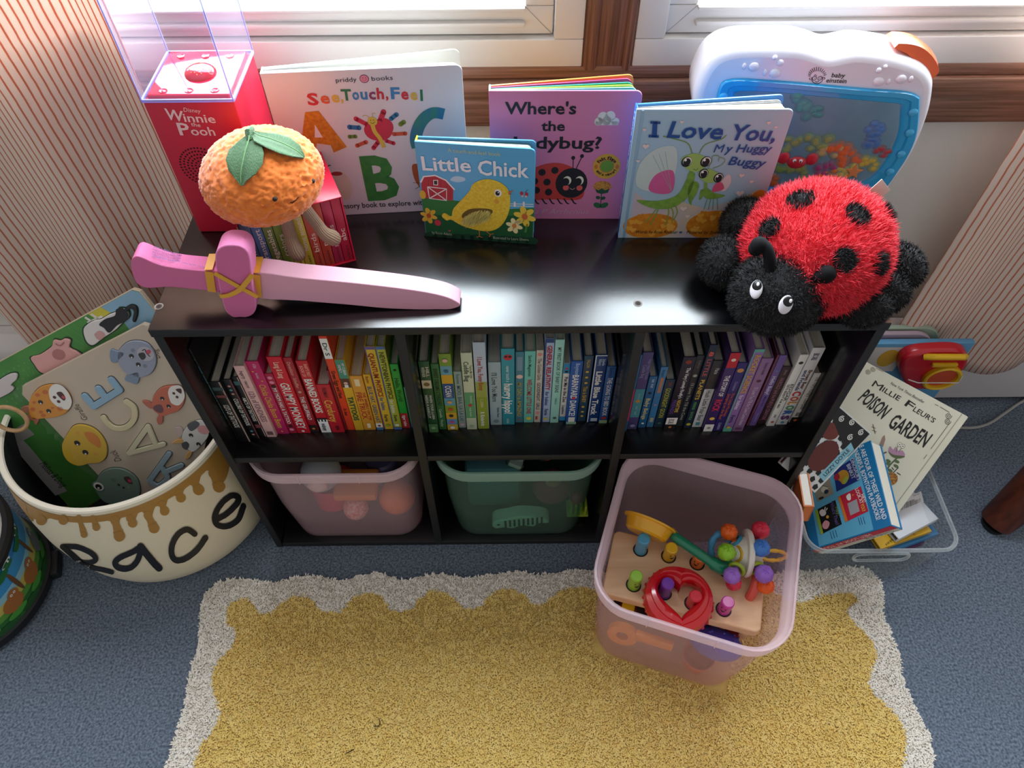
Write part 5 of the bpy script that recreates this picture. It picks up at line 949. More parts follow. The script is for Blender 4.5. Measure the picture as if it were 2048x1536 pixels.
# ================================================================ wooden puzzles in the basket
KY = 2.3
def pplane(y0):
    """leaning plane y = y0 + (z - .2) / KY met by a line of sight"""
    def f(u, v):
        d = ray(u, v); n = Vector((0, 1, -1 / KY)); return CAM + d * ((y0 - .2 / KY - n.dot(CAM)) / n.dot(d))
    return f
def puzzle_frame(y0, tl, tr):
    g = pplane(y0); A, C_ = g(*tl), g(*tr); f = Fr(A, C_ - A, Vector((0, 1 / KY, 1))); return f, f.px(*tr)[0]
wd = mat('c9b79e', .6, mix='bda98d', mscale=12, stretch=(1, .15, 1))
fp, PW = puzzle_frame(.05, (33, 778), (291, 645))
t = thing('name_puzzle', 'beige wooden letter puzzle with animal heads, foremost in the honey pot basket', 'puzzle', tuple(fp.p(PW / 2, -.22, 0)))
Mf = fp.M(); PT = .009
b = B(); b.prism([(.012, 0), (PW - .006, 0), (PW, -.006), (PW, -.165), (PW - .10, -.262), (.0, -.262), (0, -.012)], -PT, 0, mat('cbbca8', .5, mix='c3b29c', mscale=10), Mf, .001)
Z5 = Zm(0, 560, 3.657); P, pl, sp, el, ln, tx, ht = kit(b, fp, Z5)
for s, x0, y0, x1, y1, h in (('Giraffe', 645, 1020, 575, 905, 40), ('Duck', 890, 1318, 845, 1240, 48), ('Dog', 1175, 570, 1150, 505, 44)): tx(s, x0, y0, x1, y1, h, '5a5048')
b.build('puzzle_board', t)
def piece(pts, col, name, extra=None, h=.0035, smooth=True, lab=None):
    q = [fp.px(*Z5(*p)) for p in pts]; q = spline(q, 5, True) if smooth else q
    b = B(); cx = sum(p[0] for p in q) / len(q); cy = sum(p[1] for p in q) / len(q)
    b.poly(fp, [(cx + (x - cx) * 1.03, cy + (y - cy) * 1.03) for x, y in q], '2a2622', .0002); b.prism(q, .0002, h, col, Mf, .0009)
    if extra: extra(kit(b, fp.up(h), Z5))
    return b.build(name, t, lab)
def eyes(k, *pts):
    for x, y, r in pts: k[3](x, y, r, r, '1c1a1c', .0004); k[3](x + r * .1, y + r * .45, r * .32, r * .32, 'f6f4f0', .0006)
def gir(k):
    P, pl, sp, el, ln, tx, ht = k; sp([(360, 800), (400, 760), (470, 785), (525, 880), (500, 945), (430, 930), (380, 890), (362, 850)], 'f0ece4'); eyes(k, (297, 893, 20), (357, 958, 20))
    for x, y, r in ((330, 820, 24), (275, 840, 20), (250, 895, 16), (240, 945, 22), (300, 965, 18), (318, 990, 20), (385, 935, 12), (440, 940, 26)): el(x, y, r, r * .8, 'c8682c', .0003)
    el(400, 857, 14, 14, '4a2222', .0006); el(430, 888, 14, 14, '4a2222', .0006); sp([(415, 828), (450, 818), (480, 860), (465, 880)], '4a1c20', .0006); el(466, 856, 14, 16, 'c8404c', .0008)
piece([(215, 925), (235, 850), (290, 785), (370, 760), (450, 775), (510, 830), (527, 900), (495, 960), (420, 995), (330, 1005), (250, 1012), (225, 975)], mat('d9922e', .45), 'giraffe_piece', gir)
piece([(165, 925), (205, 915), (225, 935), (235, 985), (290, 1010), (270, 1055), (245, 1020), (205, 1030), (180, 1010), (215, 975), (175, 955)], mat('a86a52', .5), 'giraffe_piece')
def dog(k):
    P, pl, sp, el, ln, tx, ht = k; el(1065, 540, 70, 66, 'b9b6be', .0003); eyes(k, (962, 556, 20), (1012, 618, 20)); sp([(1012, 540), (1050, 530), (1068, 560), (1050, 582), (1030, 575)], '2a282c', .0006)
    ln([(1040, 515), (1062, 508), (1070, 530), (1098, 560)], 7, '26242a', .0006); sp([(1068, 520), (1092, 508), (1105, 525), (1085, 542)], 'c8405a', .0007); el(972, 515, 16, 16, '7a8496', .0004); el(1060, 628, 16, 16, '7a8496', .0004)
piece([(870, 520), (930, 455), (1010, 440), (1090, 465), (1140, 540), (1145, 610), (1110, 675), (1040, 705), (960, 695), (900, 650), (870, 585)], mat('98a0b4', .45), 'dog_piece', dog)
piece([(818, 502), (850, 512), (905, 520), (915, 540), (885, 575), (850, 600), (820, 590), (808, 545)], mat('7c90a8', .45), 'dog_piece'); piece([(935, 690), (975, 672), (1020, 668), (1025, 710), (1008, 755), (965, 745), (918, 725)], mat('7c90a8', .45), 'dog_piece')
def hor(k):
    P, pl, sp, el, ln, tx, ht = k; sp([(1230, 820), (1250, 780), (1310, 770), (1340, 800), (1350, 860), (1310, 915), (1260, 905), (1240, 870)], 'eeeae4', .0003); eyes(k, (1187, 866, 17), (1234, 923, 17)); el(1272, 828, 12, 12, '4a2222', .0006); el(1296, 855, 12, 12, '4a2222', .0006); sp([(1285, 800), (1325, 795), (1325, 830)], '4a1c20', .0006); sp([(1120, 935), (1140, 915), (1175, 912), (1195, 945), (1185, 970), (1150, 965)], '6a4450', .0004)
piece([(1115, 900), (1130, 840), (1180, 785), (1250, 768), (1320, 772), (1352, 820), (1350, 890), (1310, 950), (1240, 975), (1195, 990), (1150, 965), (1120, 935)], mat('c8694e', .45), 'horse_piece', hor)
piece([(1045, 880), (1085, 880), (1120, 905), (1110, 935), (1070, 910)], mat('b86450', .45), 'horse_piece'); piece([(1165, 985), (1195, 990), (1192, 1040), (1165, 1050), (1150, 1015)], mat('b86450', .45), 'horse_piece')
def duk(k):
    P, pl, sp, el, ln, tx, ht = k; eyes(k, (565, 1192, 24), (625, 1260, 24)); sp([(618, 1115), (680, 1118), (730, 1170), (732, 1225), (690, 1205), (645, 1170)], 'd9863a', .0004); el(566, 1120, 16, 16, 'e0a04a', .0004); el(698, 1270, 16, 16, 'e0a04a', .0004)
piece([(460, 1215), (470, 1170), (505, 1110), (540, 1065), (600, 1052), (680, 1075), (745, 1130), (785, 1210), (780, 1290), (730, 1330), (660, 1335), (590, 1352), (520, 1330), (475, 1280)], mat('dcb53c', .45), 'duck_piece', duk)
def frg(k):
    P, pl, sp, el, ln, tx, ht = k; el(830, 1462, 20, 20, '5f7a6c', .0004); el(870, 1498, 11, 11, '20241f', .0005); el(905, 1518, 11, 11, '20241f', .0005); sp([(905, 1445), (945, 1438), (970, 1490), (930, 1480)], '4a1c24', .0005); el(950, 1468, 14, 16, 'c8405a', .0006)
piece([(700, 1500), (740, 1410), (820, 1372), (910, 1380), (990, 1430), (1025, 1500), (1015, 1580), (900, 1640), (780, 1620), (720, 1560)], mat('71897a', .45), 'frog_piece', frg)
b = B(); k = kit(b, fp.up(.0045), Z5); k[3](715, 1512, 48, 48, '71897a', -.002); k[3](722, 1510, 40, 40, 'eeeae2', .0002); k[3](722, 1512, 26, 26, '1c1c1c', .0004); k[3](722, 1520, 9, 9, 'f6f4f0', .0006); b.build('frog_piece', t)
def cow(k):
    P, pl, sp, el, ln, tx, ht = k; sp([(1370, 1060), (1430, 1030), (1460, 1060), (1400, 1105)], '55585e', .0003); el(1490, 1095, 50, 40, 'd99a9c', .0004, -.6); eyes(k, (1397, 1135, 18), (1452, 1200, 18))
piece([(1335, 1140), (1360, 1080), (1410, 1040), (1470, 1020), (1520, 1060), (1530, 1130), (1480, 1200), (1420, 1250), (1380, 1230), (1350, 1190)], mat('dddcd8', .45), 'cow_piece', cow)
piece([(1285, 1075), (1320, 1070), (1345, 1100), (1325, 1145), (1300, 1125)], mat('c9b4b0', .45), 'cow_piece'); piece([(1262, 1185), (1300, 1160), (1345, 1155), (1350, 1180), (1310, 1190)], mat('d9a868', .45), 'cow_piece'); piece([(1335, 1185), (1370, 1170), (1395, 1200), (1375, 1235), (1340, 1220)], mat('4a4d54', .45), 'cow_piece'); piece([(1360, 1290), (1380, 1250), (1410, 1250), (1395, 1290), (1365, 1305)], mat('d9a868', .45), 'cow_piece')
def letter(strokes, w, col, name):
    """chunky rounded letter: thick strokes with thickness"""
    b = B()
    for lay, (ww, h0, h1, m) in enumerate(((w * 1.22, .0002, .0004, mat('2a2622')), (w, .0003, .0042, mat(col, .45)))):
        for si, s in enumerate(strokes):
            q = [fp.px(*Z5(*p)) for p in s]; q = spline(q, 6) if len(q) > 2 else q; k = abs(Vector(fp.px(*Z5(610, 610))).x - fp.px(*Z5(600, 610))[0]) / 10 * 1.0; r = ww * .00017 * .5 * 1.0; L = []; R_ = []; n = len(q)
            for i, p in enumerate(q):
                d = (Vector(q[min(i + 1, n - 1)]) - Vector(q[max(i - 1, 0)])).normalized(); L.append((p[0] - d.y * r, p[1] + d.x * r)); R_.append((p[0] + d.y * r, p[1] - d.x * r))
            dl = (Vector(q[-1]) - Vector(q[-2])).normalized(); d0 = (Vector(q[0]) - Vector(q[1])).normalized(); cap = lambda c, d: [(c[0] + r * (d.x * math.sin(a) - d.y * -math.cos(a) * 1), c[1] + r * (d.y * math.sin(a) + d.x * -math.cos(a))) for a in [PI * i / 8 for i in range(1, 8)]]
            P_ = R_ + cap(q[-1], dl) + L[::-1] + cap(q[0], d0); b.prism(P_, h0, h1 + si * .00005, m, Mf, .0008 if lay else 0)
    return b.build(name, t)
letter([[(625, 845), (690, 920)], [(690, 920), (880, 800)], [(725, 790), (780, 860)], [(820, 725), (880, 800)]], 62, '8fb4cc', 'letter_piece')
letter([[(930, 885), (985, 930), (985, 1010), (930, 1070), (850, 1078), (790, 1040), (762, 1000)]], 54, 'd8cba4', 'letter_piece')
letter([[(1088, 1065), (950, 1260)], [(950, 1260), (1200, 1195)], [(1088, 1065), (1150, 1210)]], 50, 'd4cfae', 'letter_piece')
letter([[(1100, 1460), (1240, 1265)], [(1100, 1460), (1160, 1500), (1230, 1440), (1190, 1370), (1165, 1370)], [(1210, 1400), (1330, 1350)]], 52, '9ab2bc', 'letter_piece')
wrap = clear_mat('shrink_wrap', 'fbfbfb', .015, 'f4f2ee', .06, .10); b = B(Mf); nx, ny = 40, 36; vs = []
for j in range(ny + 1):
    for i in range(nx + 1):
        x, y = -.004 + (PW + .004) * i / nx, .004 - .262 * j / ny; x = min(x, PW - .002 - max(0, -y - .165) * 1.0)
        e = math.exp(-x / .014) + .5 * math.exp(-(.004 - y) / .012); vs.append((x, y, .0062 + .0012 * NZ.noise(Vector((x * 30, y * 30, 0))) + e * .006 * (.3 + NZ.noise(Vector((x * 160, y * 160, 3))))))
k_ = nx + 1; b.add(vs, [(j * k_ + i + 1, j * k_ + i, (j + 1) * k_ + i, (j + 1) * k_ + i + 1) for j in range(ny) for i in range(nx)], wrap); b.build('plastic_wrap', bpy.data.objects['name_puzzle'], smooth=30)
fp2, PW2 = puzzle_frame(.070, (-60, 755), (272, 574))
t = thing('farm_puzzle', 'green wooden farm animal puzzle, rear one in the honey pot basket', 'puzzle', tuple(fp2.p(PW2 / 2, -.24, 0)))
M2 = fp2.M(); b = B(); PB = [(.008, 0), (PW2 - .008, 0), (PW2, -.008), (PW2, -.17), (PW2 - .11, -.262)] + [fp2.px(*q) for q in ((150, 1030), (132, 1008), (42, 903), (8, 862))] + [(0, -.03), (0, -.008)]
b.prism(PB, -.009, 0, mat('3f7f3a', .45, mix='4a8c3e', mscale=20), M2, .001, wd)
P, pl, sp, el, ln, tx, ht = kit(b, fp2, Z5)
q = [fp2.px(*Z5(x, y)) for x, y in ((760, 180), (1010, 42))]; b.poly(fp2, [(PW2 - .07, -.0012), (PW2 - .009, -.0012), (PW2 - .0012, -.009), (PW2 - .0012, -.12), (PW2 - .06, -.1), (PW2 - .055, -.03)], '86aec6', .0002); b.poly(fp2, [(PW2 - .095, -.0012), (PW2 - .07, -.0012), (PW2 - .055, -.03), (PW2 - .082, -.034)], 'c8bc3a', .0003)
for d in (0, .012): b.line(fp2, [(PW2 - .103 + d, -.003), (PW2 - .088 + d, -.04)], .004, 'd9d4cc', .0004)
for d in (.010, .024): b.line(fp2, [(PW2 - .106, -d - .002), (PW2 - .078, -d - .004)], .0035, 'd9d4cc', .0004)
for i in range(9):
    for j in range(7): b.disc(fp2, (.02 + i * .011, -.02 - j * .010), .0017, .0017, '5a9a50', .0003, n=8)
for k in range(7): b.line(fp2, [(PW2 - .15 + k * .012, -.004), (PW2 - .13 + k * .012, -.06)], .0012, '58984a', .00025)
b.line(fp2, [fp2.px(*Z5(*p)) for p in ((60, 1125), (170, 1235), (330, 1425), (450, 1560))], .026, 'a5a3a2', .0003)
b.line(fp2, [fp2.px(*Z5(*p)) for p in ((75, 1165), (215, 1090))], .024, '9a9894', .00035)
tx('Melissa & Doug', 285, 1345, 455, 1520, 52, '1f1f22', .0006, sh=.2)
b.build('puzzle_board', t)
def piece2(pts, col, name, ex=None):
    q = spline([fp2.px(*Z5(*p)) for p in pts], 5, True); b = B(); cx = sum(p[0] for p in q) / len(q); cy = sum(p[1] for p in q) / len(q)
    b.poly(fp2, [(cx + (x - cx) * 1.1, cy + (y - cy) * 1.1) for x, y in q], '163a20', .0004); b.prism(q, .0003, .004, col, M2, .0009)
    if ex: ex(kit(b, fp2.up(.004), Z5))
    b.build(name, t)
piece2([(235, 560), (300, 540), (385, 480), (400, 435), (445, 440), (480, 425), (520, 440), (515, 490), (570, 520), (600, 560), (520, 640), (400, 680), (310, 670), (260, 610)], mat('d9a09c', .5), 'pig_piece', lambda k: (k[3](430, 545, 56, 50, 'b07472', .0003), k[4]([(405, 465), (440, 480), (470, 455)], 9, 'a86a6a', .0004)))
piece2([(620, 350), (680, 300), (740, 285), (800, 250), (850, 230), (870, 205), (930, 215), (945, 265), (900, 310), (850, 360), (760, 420), (690, 470), (640, 440)], mat('d8d4d2', .5), 'cow_piece', lambda k: (k[2]([(725, 325), (770, 285), (840, 260), (850, 215), (900, 205), (940, 250), (920, 300), (860, 330), (800, 385), (760, 350)], '1c1d22', .0003), k[2]([(690, 400), (730, 370), (770, 400), (730, 440)], 'c89a98', .0004)))
piece2([(910, 215), (960, 180), (1005, 195), (1010, 250), (990, 300), (975, 285), (985, 225), (960, 205), (925, 235)], mat('1d1e22', .5), 'cow_piece')
piece2([(-30, 760), (60, 690), (125, 680), (130, 720), (90, 760), (110, 790), (60, 830), (-30, 860)], mat('cfc8c8', .5), 'sheep_piece')
t = B(); g = pplane(.03); c = g(20, 838); f = Fr(c, (.8, .3, .3), (-.2, .2, 1)); t.tube([f.p(.021 * math.cos(a), .026 * math.sin(a)) for a in [2 * PI * i / 28 for i in range(28)]], .0035, mat('c9a47c', .5, mix='b8905f', mscale=60), 8, closed=True)
t.build('wooden_ring', label='small pale wooden ring at the far left beside the puzzles', cat='ring')

# ================================================================ hand drum
DC = Vector((-.990, -.080, .014)); DR, DH = .138, .135
t = thing('hand_drum', 'child\'s floor drum with jungle picture at the left edge of the photo', 'drum', (DC.x, DC.y, 0)); Md = Matrix.Translation(DC)
b = B(); sh = []
for z0, z1, c in ((0, .038, '2f6f34'), (.038, .052, '5d9a3c'), (.052, .07, 'c8b85a'), (.07, .084, '8fc0d0'), (.084, .112, '3f93cc'), (.112, DH, '2b7cc0')): b.lathe([(DR, z0), (DR, z1)], mat(c, .35), 64, Md)
def dp(a, z, l=.0008): return (DC.x + (DR + l) * math.cos(a), DC.y + (DR + l) * math.sin(a), DC.z + z)
def dblob(a, z, ra, rz, m, l=.0008): b.add([dp(a + ra / DR * math.cos(q), z + rz * math.sin(q), l) for q in [2 * PI * i / 14 for i in range(14)]], [tuple(range(14))], m)
for a in (-1.75, -1.35, -.95, -.55, -.15, .3):
    dblob(a, .085 + .006 * math.sin(a * 7), .004, .03, '6a4a2a'); 
    for k in range(6): q = k * PI / 5; dblob(a + .1 * math.cos(q), .115 + .006 * math.sin(q * 2), .012, .004, '1f6a3a', .0011)
    dblob(a + .2, .052, .02, .018, ('8a5a2c', 'c8983c', '7a7f88', 'a86a34', 'c8a848', '7a7f88')[int((a + 1.8) * 2.4) % 6], .0012); dblob(a + .27, .068, .011, .011, ('8a5a2c', 'c8983c', '7a7f88', 'a86a34', 'c8a848', '7a7f88')[int((a + 1.8) * 2.4) % 6], .0014)
    for s in (-.025, .025): dblob(a + .27 + s, .070, .0024, .0028, 'f2f0ea', .0018); dblob(a + .27 + s, .070, .001, .0012, '1a1a1a', .002)
    dblob(a + .1, .122, .013, .004, 'e6eef4', .0011); dblob(a + .16, .03, .02, .008, '4a9a3a', .0011); dblob(a + .36, .018, .024, .009, '235a2c', .0011)
b.build('drum_shell', t)
bk = mat('15171b', .5); b = B(); b.lathe([(DR + .001, DH - .006), (DR + .005, DH - .004), (DR + .006, DH + .006), (DR + .002, DH + .013), (DR - .006, DH + .013), (DR - .008, DH + .008)], bk, 64, Md); b.build('top_hoop', t)
b = B(); b.lathe([(DR - .006, DH + .0105), (DR * .5, DH + .0115), (0, DH + .012)], mat('cfcdc9', .7, mix='b5b4b2', mscale=60, bump=.5, bscale=90), 48, Md); b.build('drum_head', t)
b = B(); b.lathe([(DR, .012), (DR + .006, .010), (DR + .007, -.004), (DR + .002, -.008), (DR - .01, -.008)], bk, 64, Md); b.build('base_ring', t)
for k in range(3):
    a = .32 + 2 * PI * k / 3; b = B(); b.box((0, 0, 0), (.022, .05, .022), bk, .005, Matrix.Translation((DC.x + (DR + .006) * math.cos(a), DC.y + (DR + .006) * math.sin(a), .0112)) @ rotz(a)); b.build('foot', t)

# ================================================================ storage bins
BW, BD, BH = .282, .284, .268
def bin_mats(n, tint, body, dens): return (clear_mat(n + '_wall', tint, dens, body, .18, .12), clear_mat(n + '_rim', tint, .36, body, .25, .25))
pinkm, greenm = bin_mats('pink_plastic', 'fdf5f8', 'f8dfe8', .095), bin_mats('green_plastic', 'd2ece2', 'aed0c2', .045)
def storage_bin(loc, rot, ms, label, depth=BD):
    t = thing('storage_bin', label, 'storage bin', loc, Matrix.Rotation(rot, 3, 'Z'), 'translucent toy bins'); M = WM[t.name]
    def R(w, d, r, z): return [(x, y, z) for x, y in rr(w, d, r, 8)]
    b = B(M); g = .030
    prof = [(.226, depth - .064, .040, 0.0), (.234, depth - .054, .044, .005), (.252, depth - .032, .049, .12), (.258, depth - .026, .050, BH - .030)]
    b.loft([R(*p) for p in prof], ms[0], None, True, True)
    b.loft([R(.255, depth - .029, .049, BH - .030), R(.249, depth - .035, .048, .12), R(.231, depth - .057, .042, .0075), R(.222, depth - .068, .038, .003)], ms[0], None, True, False, True)
    b.build('bin_wall', t, smooth=60)
    b = B(M)
    b.loft([R(.258, depth - .026, .050, BH - .030), R(BW - .004, depth - .004, .060, BH - .026), R(BW, depth, .062, BH - .002), R(BW - .002, depth - .002, .061, BH), R(BW - .008, depth - .008, .058, BH), R(BW - .009, depth - .009, .058, BH - .004), R(.266, depth - .018, .053, BH - .007), R(.262, depth - .022, .052, BH - .012), R(.255, depth - .029, .049, BH - .030)], ms[1], None, True)
    for x in (-.05, .045):
        for s in (-1, 1): b.box((x, s * (depth / 2 - .0003), BH - .013), (.0012, .0012, .024), ms[1])
    for y in (-.06, .05):
        for s in (-1, 1): b.box((s * (BW / 2 - .0003), y, BH - .0135), (.0012, .0012, .022), ms[1])
    b.build('bin_rim', t, smooth=50)
    return t, M
cx = w3 + TT
storage_bin((-cx, -.013 + .272 / 2, TT + .0006), 0, pinkm, 'pale pink translucent toy bin inside the lower left cube', .272)
storage_bin((0, -.013 + .272 / 2, TT + .0006), 0, greenm, 'pale green translucent toy bin inside the lower middle cube', .272)
RUGZ = .0125
OB, MO = storage_bin((.2665, -.128, RUGZ), math.radians(-18.6), pinkm, 'pale pink translucent toy bin pulled out onto the yellow rug')

def toy(name, label, cat, M=None): return (thing(name, label, cat, tuple(M.to_translation()) if M else (0, 0, 0)))
# toys behind the left pink wall
z0 = TT + .009
def single(name, label, cat, fn, group=None):
    b = B(); fn(b); return b.build(name, None, label, cat, group)
single('toy_ball', 'orange ball low in the pink bin of the left cube', 'ball', lambda b: b.ell((-.228, .075, z0 + .034), .034, mat('e0803c', .4)))
single('mesh_ball', 'small coral mesh ball at the bottom of the left cube bin', 'ball', lambda b: b.ell((-.305, .058, z0 + .024), .0235, mat('d9705c', .5, mix='f0d8c8', mscale=220)))
single('stacking_cup', 'round red toy cup in the bin of the left cube', 'cup', lambda b: b.lathe([(0, 0), (.034, 0), (.042, .05), (.0435, .052), (.041, .051), (.033, .003)], mat('c8364a', .35), 32, Matrix.Translation((-.352, .088, z0)) @ Matrix.Rotation(-.35, 4, 'X')))
single('toy_block', 'flat orange toy block in the bin of the left cube', 'block', lambda b: b.box((-.30, .085, z0 + .062), (.08, .06, .022), mat('d98a3c', .45), .006, Matrix()))
single('plush_ball', 'grey and white plush ball high in the left cube bin', 'ball', lambda b: (b.ell((-.352, .075, z0 + .125), (.036, .036, .034), mat('9aa4a8', .8)), b.ell((-.352, .045, z0 + .13), (.018, .01, .017), mat('d9cfc8', .8))))
single('toy_drum', 'small navy toy drum in the bin of the left cube', 'toy', lambda b: b.lathe([(0, 0), (.03, 0), (.031, .004), (.030, .06), (.026, .065), (0, .066)], mat('4a4a68', .5), 28, Matrix.Translation((-.262, .145, z0))))
single('squeaky_toy', 'yellow green and red toy poking up in the left cube bin', 'toy', lambda b: (b.ell((-.300, .115, z0 + .170), (.034, .03, .05), mat('b4bc2c', .4)), b.ell((-.283, .098, z0 + .195), (.018, .016, .022), mat('b8283c', .4)), b.ell((-.345, .12, z0 + .17), (.026, .026, .022), mat('d9c9c0', .5, mix='a84a3c', mscale=60))))
# toys behind the green wall
def zebra(b):
    M = Matrix.Translation((.005, .034, z0 + .024)) @ Matrix.Rotation(math.radians(-12), 4, 'Y') @ Matrix.Rotation(PI / 2, 4, 'X')
    q = spline([(-.055, .0), (-.045, .016), (-.02, .02), (0, .024), (.022, .018), (.045, .006), (.05, -.012), (.03, -.010), (.02, -.02), (.0, -.012), (-.02, -.018), (-.035, -.012), (-.05, -.012)], 4, True); b.prism(q, -.012, .012, mat('dcd8cc', .5), M, .003)
    f = Fr(M @ Vector((0, 0, .0122)), M.to_3x3() @ Vector((1, 0, 0)), M.to_3x3() @ Vector((0, 1, 0)))
    for k in range(9): b.line(f, [(-.026 + k * .0085, .017), (-.031 + k * .0085, -.009)], .0040, '1c1c1e', .0006)
    b.disc(f, (-.042, .004), .003, .003, '1c1c1e', .0004)
single('zebra_block', 'black and white striped wooden zebra in the green bin', 'toy animal', zebra)
single('toy_pouch', 'crimson cloth pouch in the green bin', 'pouch', lambda b: (b.ell((.062, .07, z0 + .075), (.036, .03, .04), mat('a83248', .8)), b.ell((.062, .06, z0 + .115), (.016, .014, .012), mat('c06a6a', .8))))
single('toy_cart', 'little lime green slatted toy cart in the green bin', 'toy', lambda b: ([b.box((.098 + k * .009, .055, z0 + .035), (.004, .03, .03), mat('a8b83a', .5), .001) for k in range(4)], b.box((.111, .055, z0 + .018), (.04, .034, .006), mat('a8b83a', .5), .001), b.ell((.108, .055, z0 + .06), (.013, .013, .016), mat('b02c3c', .4))))
single('soft_book', 'grey blue cloth book filling the left of the green bin', 'book', lambda b: b.box((-.045, .10, z0 + .075), (.10, .07, .14), mat('4a6a7a', .8), .012))
for k, (x, y, z, c, cn) in enumerate(((-.055, .09, .185, '8a2430', 'dark red'), (.0, .075, .178, '9a9a9c', 'grey'), (.045, .085, .185, 'b0283a', 'bright red'), (.085, .10, .172, '5a5a5e', 'charcoal'))):
    def car(b, x=x, y=y, z=z, c=c):
        M = Matrix.Translation((x, y, z0 + z)) @ rotz(.5 + k * .8) @ Matrix.Rotation(.3, 4, 'X'); b.box((0, 0, 0), (.052, .024, .012), c, .003, M); b.box((-.004, 0, .010), (.026, .021, .012), mat(c, .3), .004, M); [b.lathe([(0, -.003), (.007, -.003), (.007, .003), (0, .003)], '18181a', 14, M @ Matrix.Translation((sx * .016, sy * .012, -.005)) @ Matrix.Rotation(PI / 2, 4, 'X')) for sx in (-1, 1) for sy in (-1, 1)]
    single('toy_car', cn + ' toy car lying on top of the heap in the green bin', 'toy car', car, 'toy cars in the green bin')

# ---------------- in the pulled out bin
ZT_ = .172
def h(u, v, z=ZT_): return Vector(at(u, v, z=z))
bTL, bBL, bBR = h(1217, 1056), h(1190, 1181), h(1522, 1267)
exb = (bBR - bBL).normalized(); fb = Fr(bBL, exb, (-exb.y, exb.x, 0)); bwid = (bBR - bBL).length; bdep = fb.px(1217, 1056)[1]; Mb = fb.M()
t = thing('pounding_bench', 'pale wooden pounding bench with coloured smiling pegs, in the pulled out bin', 'toy', tuple(fb.p(bwid / 2, bdep / 2, -.06)))
bwd = mat('ecc8a0', .5, mix='d9ae84', mscale=14, stretch=(.25, 3, 3))
b = B(); b.prism(rr(bwid - .011, bdep, .010, 5, bwid / 2 + .0055, bdep / 2), -.018, 0, bwd, Mb, .0025); b.build('bench_top', t)
for x in (.026, bwid - .016): b = B(); b.box((x, bdep / 2, -.040), (.014, bdep - .016, .044), bwd, .002, Mb); b.build('bench_leg', t)
pegs = [(1281, 1100, 1287, 1064, '4aa0c4'), (1337, 1113, 1340, 1085, 'e0b020'), (1394, 1127, 1396, 1104, 'e07020'), (1267, 1170, 1270, 1139, '8cbf2c'), (1328, 1186, 1335, 1153, '6a2c98'), (1384, 1207, 1388, 1181, 'd0283c'), (1447, 1219, 1453, 1193, 'c8389c'), (1452, 1142, 1454, 1118, '3a8a50')]
blkm = mat('141414', .6)
for u, v, u2, v2, c in pegs:
    p = fb.px(u, v); hh = math.hypot(u2 - u, v2 - v) / 930 + .004; b = B(); b.lathe([(.0122, .0004), (.0100, .0004)], blkm, 24, Mb @ Matrix.Translation((p[0], p[1], 0))); b.lathe([(.0098, -.02), (.0098, hh - .002), (.0082, hh), (0, hh)], mat(c, .35, coat=.2), 24, Mb @ Matrix.Translation((p[0], p[1], 0))); pg_ = b.build('peg', t); b = B()
    a = -1.1 if c not in ('e07020', 'c8389c', '4aa0c4', '6a2c98') else (-2.0 if c in ('e07020', 'c8389c') else -.5)
    for da, dz, rx in ((-.35, .66, .0012), (.35, .66, .0012)):
        q = [(p[0] + .0100 * math.cos(a + da + .13 * math.cos(k)), p[1] + .0100 * math.sin(a + da + .13 * math.cos(k)), hh * dz + .0016 * math.sin(k)) for k in [2 * PI * i / 10 for i in range(10)]]; b.add(q, [tuple(range(10))], blkm, Mb)
    up_ = [(p[0] + .0100 * math.cos(a - .45 + .1 * i), p[1] + .0100 * math.sin(a - .45 + .1 * i), hh * .46) for i in range(10)]; lo_ = [(p[0] + .0100 * math.cos(a - .45 + .1 * i), p[1] + .0100 * math.sin(a - .45 + .1 * i), hh * .46 - .0042 * math.sin(PI * i / 9)) for i in range(10)]
    b.add(up_ + lo_, [(i, 10 + i, 11 + i, i + 1) for i in range(9)], blkm, Mb); b.build('painted_face', pg_)
hc = h(1358, 1196, .198); hr = .0525; red2 = mat('c4121e', .18, coat=.5)
b = B(Matrix.Translation(hc) @ rotz(math.radians(-6))); HP = heart(.002, .003, .066, 64, math.radians(0)); an_ = [math.atan2(y, x) for x, y in HP]
def hring(k, z, sc=1.0): return [(x * (1 - k) + hr * sc * math.cos(a) * k, y * (1 - k) + hr * sc * math.sin(a) * k, z) for (x, y), a in zip(HP, an_)]
b.loft([hring(1, -.017, .99), hring(1, -.004), hring(.9, .003), hring(.62, .006), hring(.55, .0045), hring(.3, .006), hring(.1, .003), hring(0, -.002), hring(0, -.017), hring(1, -.017, .99)], red2)
for k in range(30): a = 2 * PI * k / 30; b.ell((hr * math.cos(a), hr * math.sin(a), -.010), (.0022, .0022, .0050), red2, None, 8, 6)
b.build('heart_rattle', None, 'red plastic heart shaped ring lying on the wooden pegs', 'rattle', org=tuple(hc))
# yellow pan with green handle
pc = h(1300, 1045, .207); n = (R2 * .42 + U2 * .88 + FW * .26).normalized(); a_ = (R2 * .905 - U2 * .42).normalized(); fy_ = Fr(pc, a_, n.cross(a_)); Mp = fy_.M(); yel = mat('e4a814', .22, coat=.4)
if fy_.n.dot(n) < 0: fy_ = Fr(pc, -a_, n.cross(-a_)); Mp = fy_.M()
t = thing('toy_pan', 'yellow toy pan with green handle leaning in the pulled out bin', 'toy', tuple(pc))
b = B(); b.lathe([(0, -.022), (.030, -.022), (.034, -.019), (.0385, -.003), (.043, -.002), (.0435, .0005), (.042, .0015), (.036, 0), (.032, -.018), (0, -.019)], yel, 48, Mp); b.build('pan', t)
grn = mat('12805e', .3, coat=.3); hp = [Vector(pc) + (R2 * .036 - U2 * .016), h(1352, 1075, .205), h(1385, 1098, .207), h(1420, 1122, .203), h(1446, 1137, .197), h(1456, 1136, .193)]
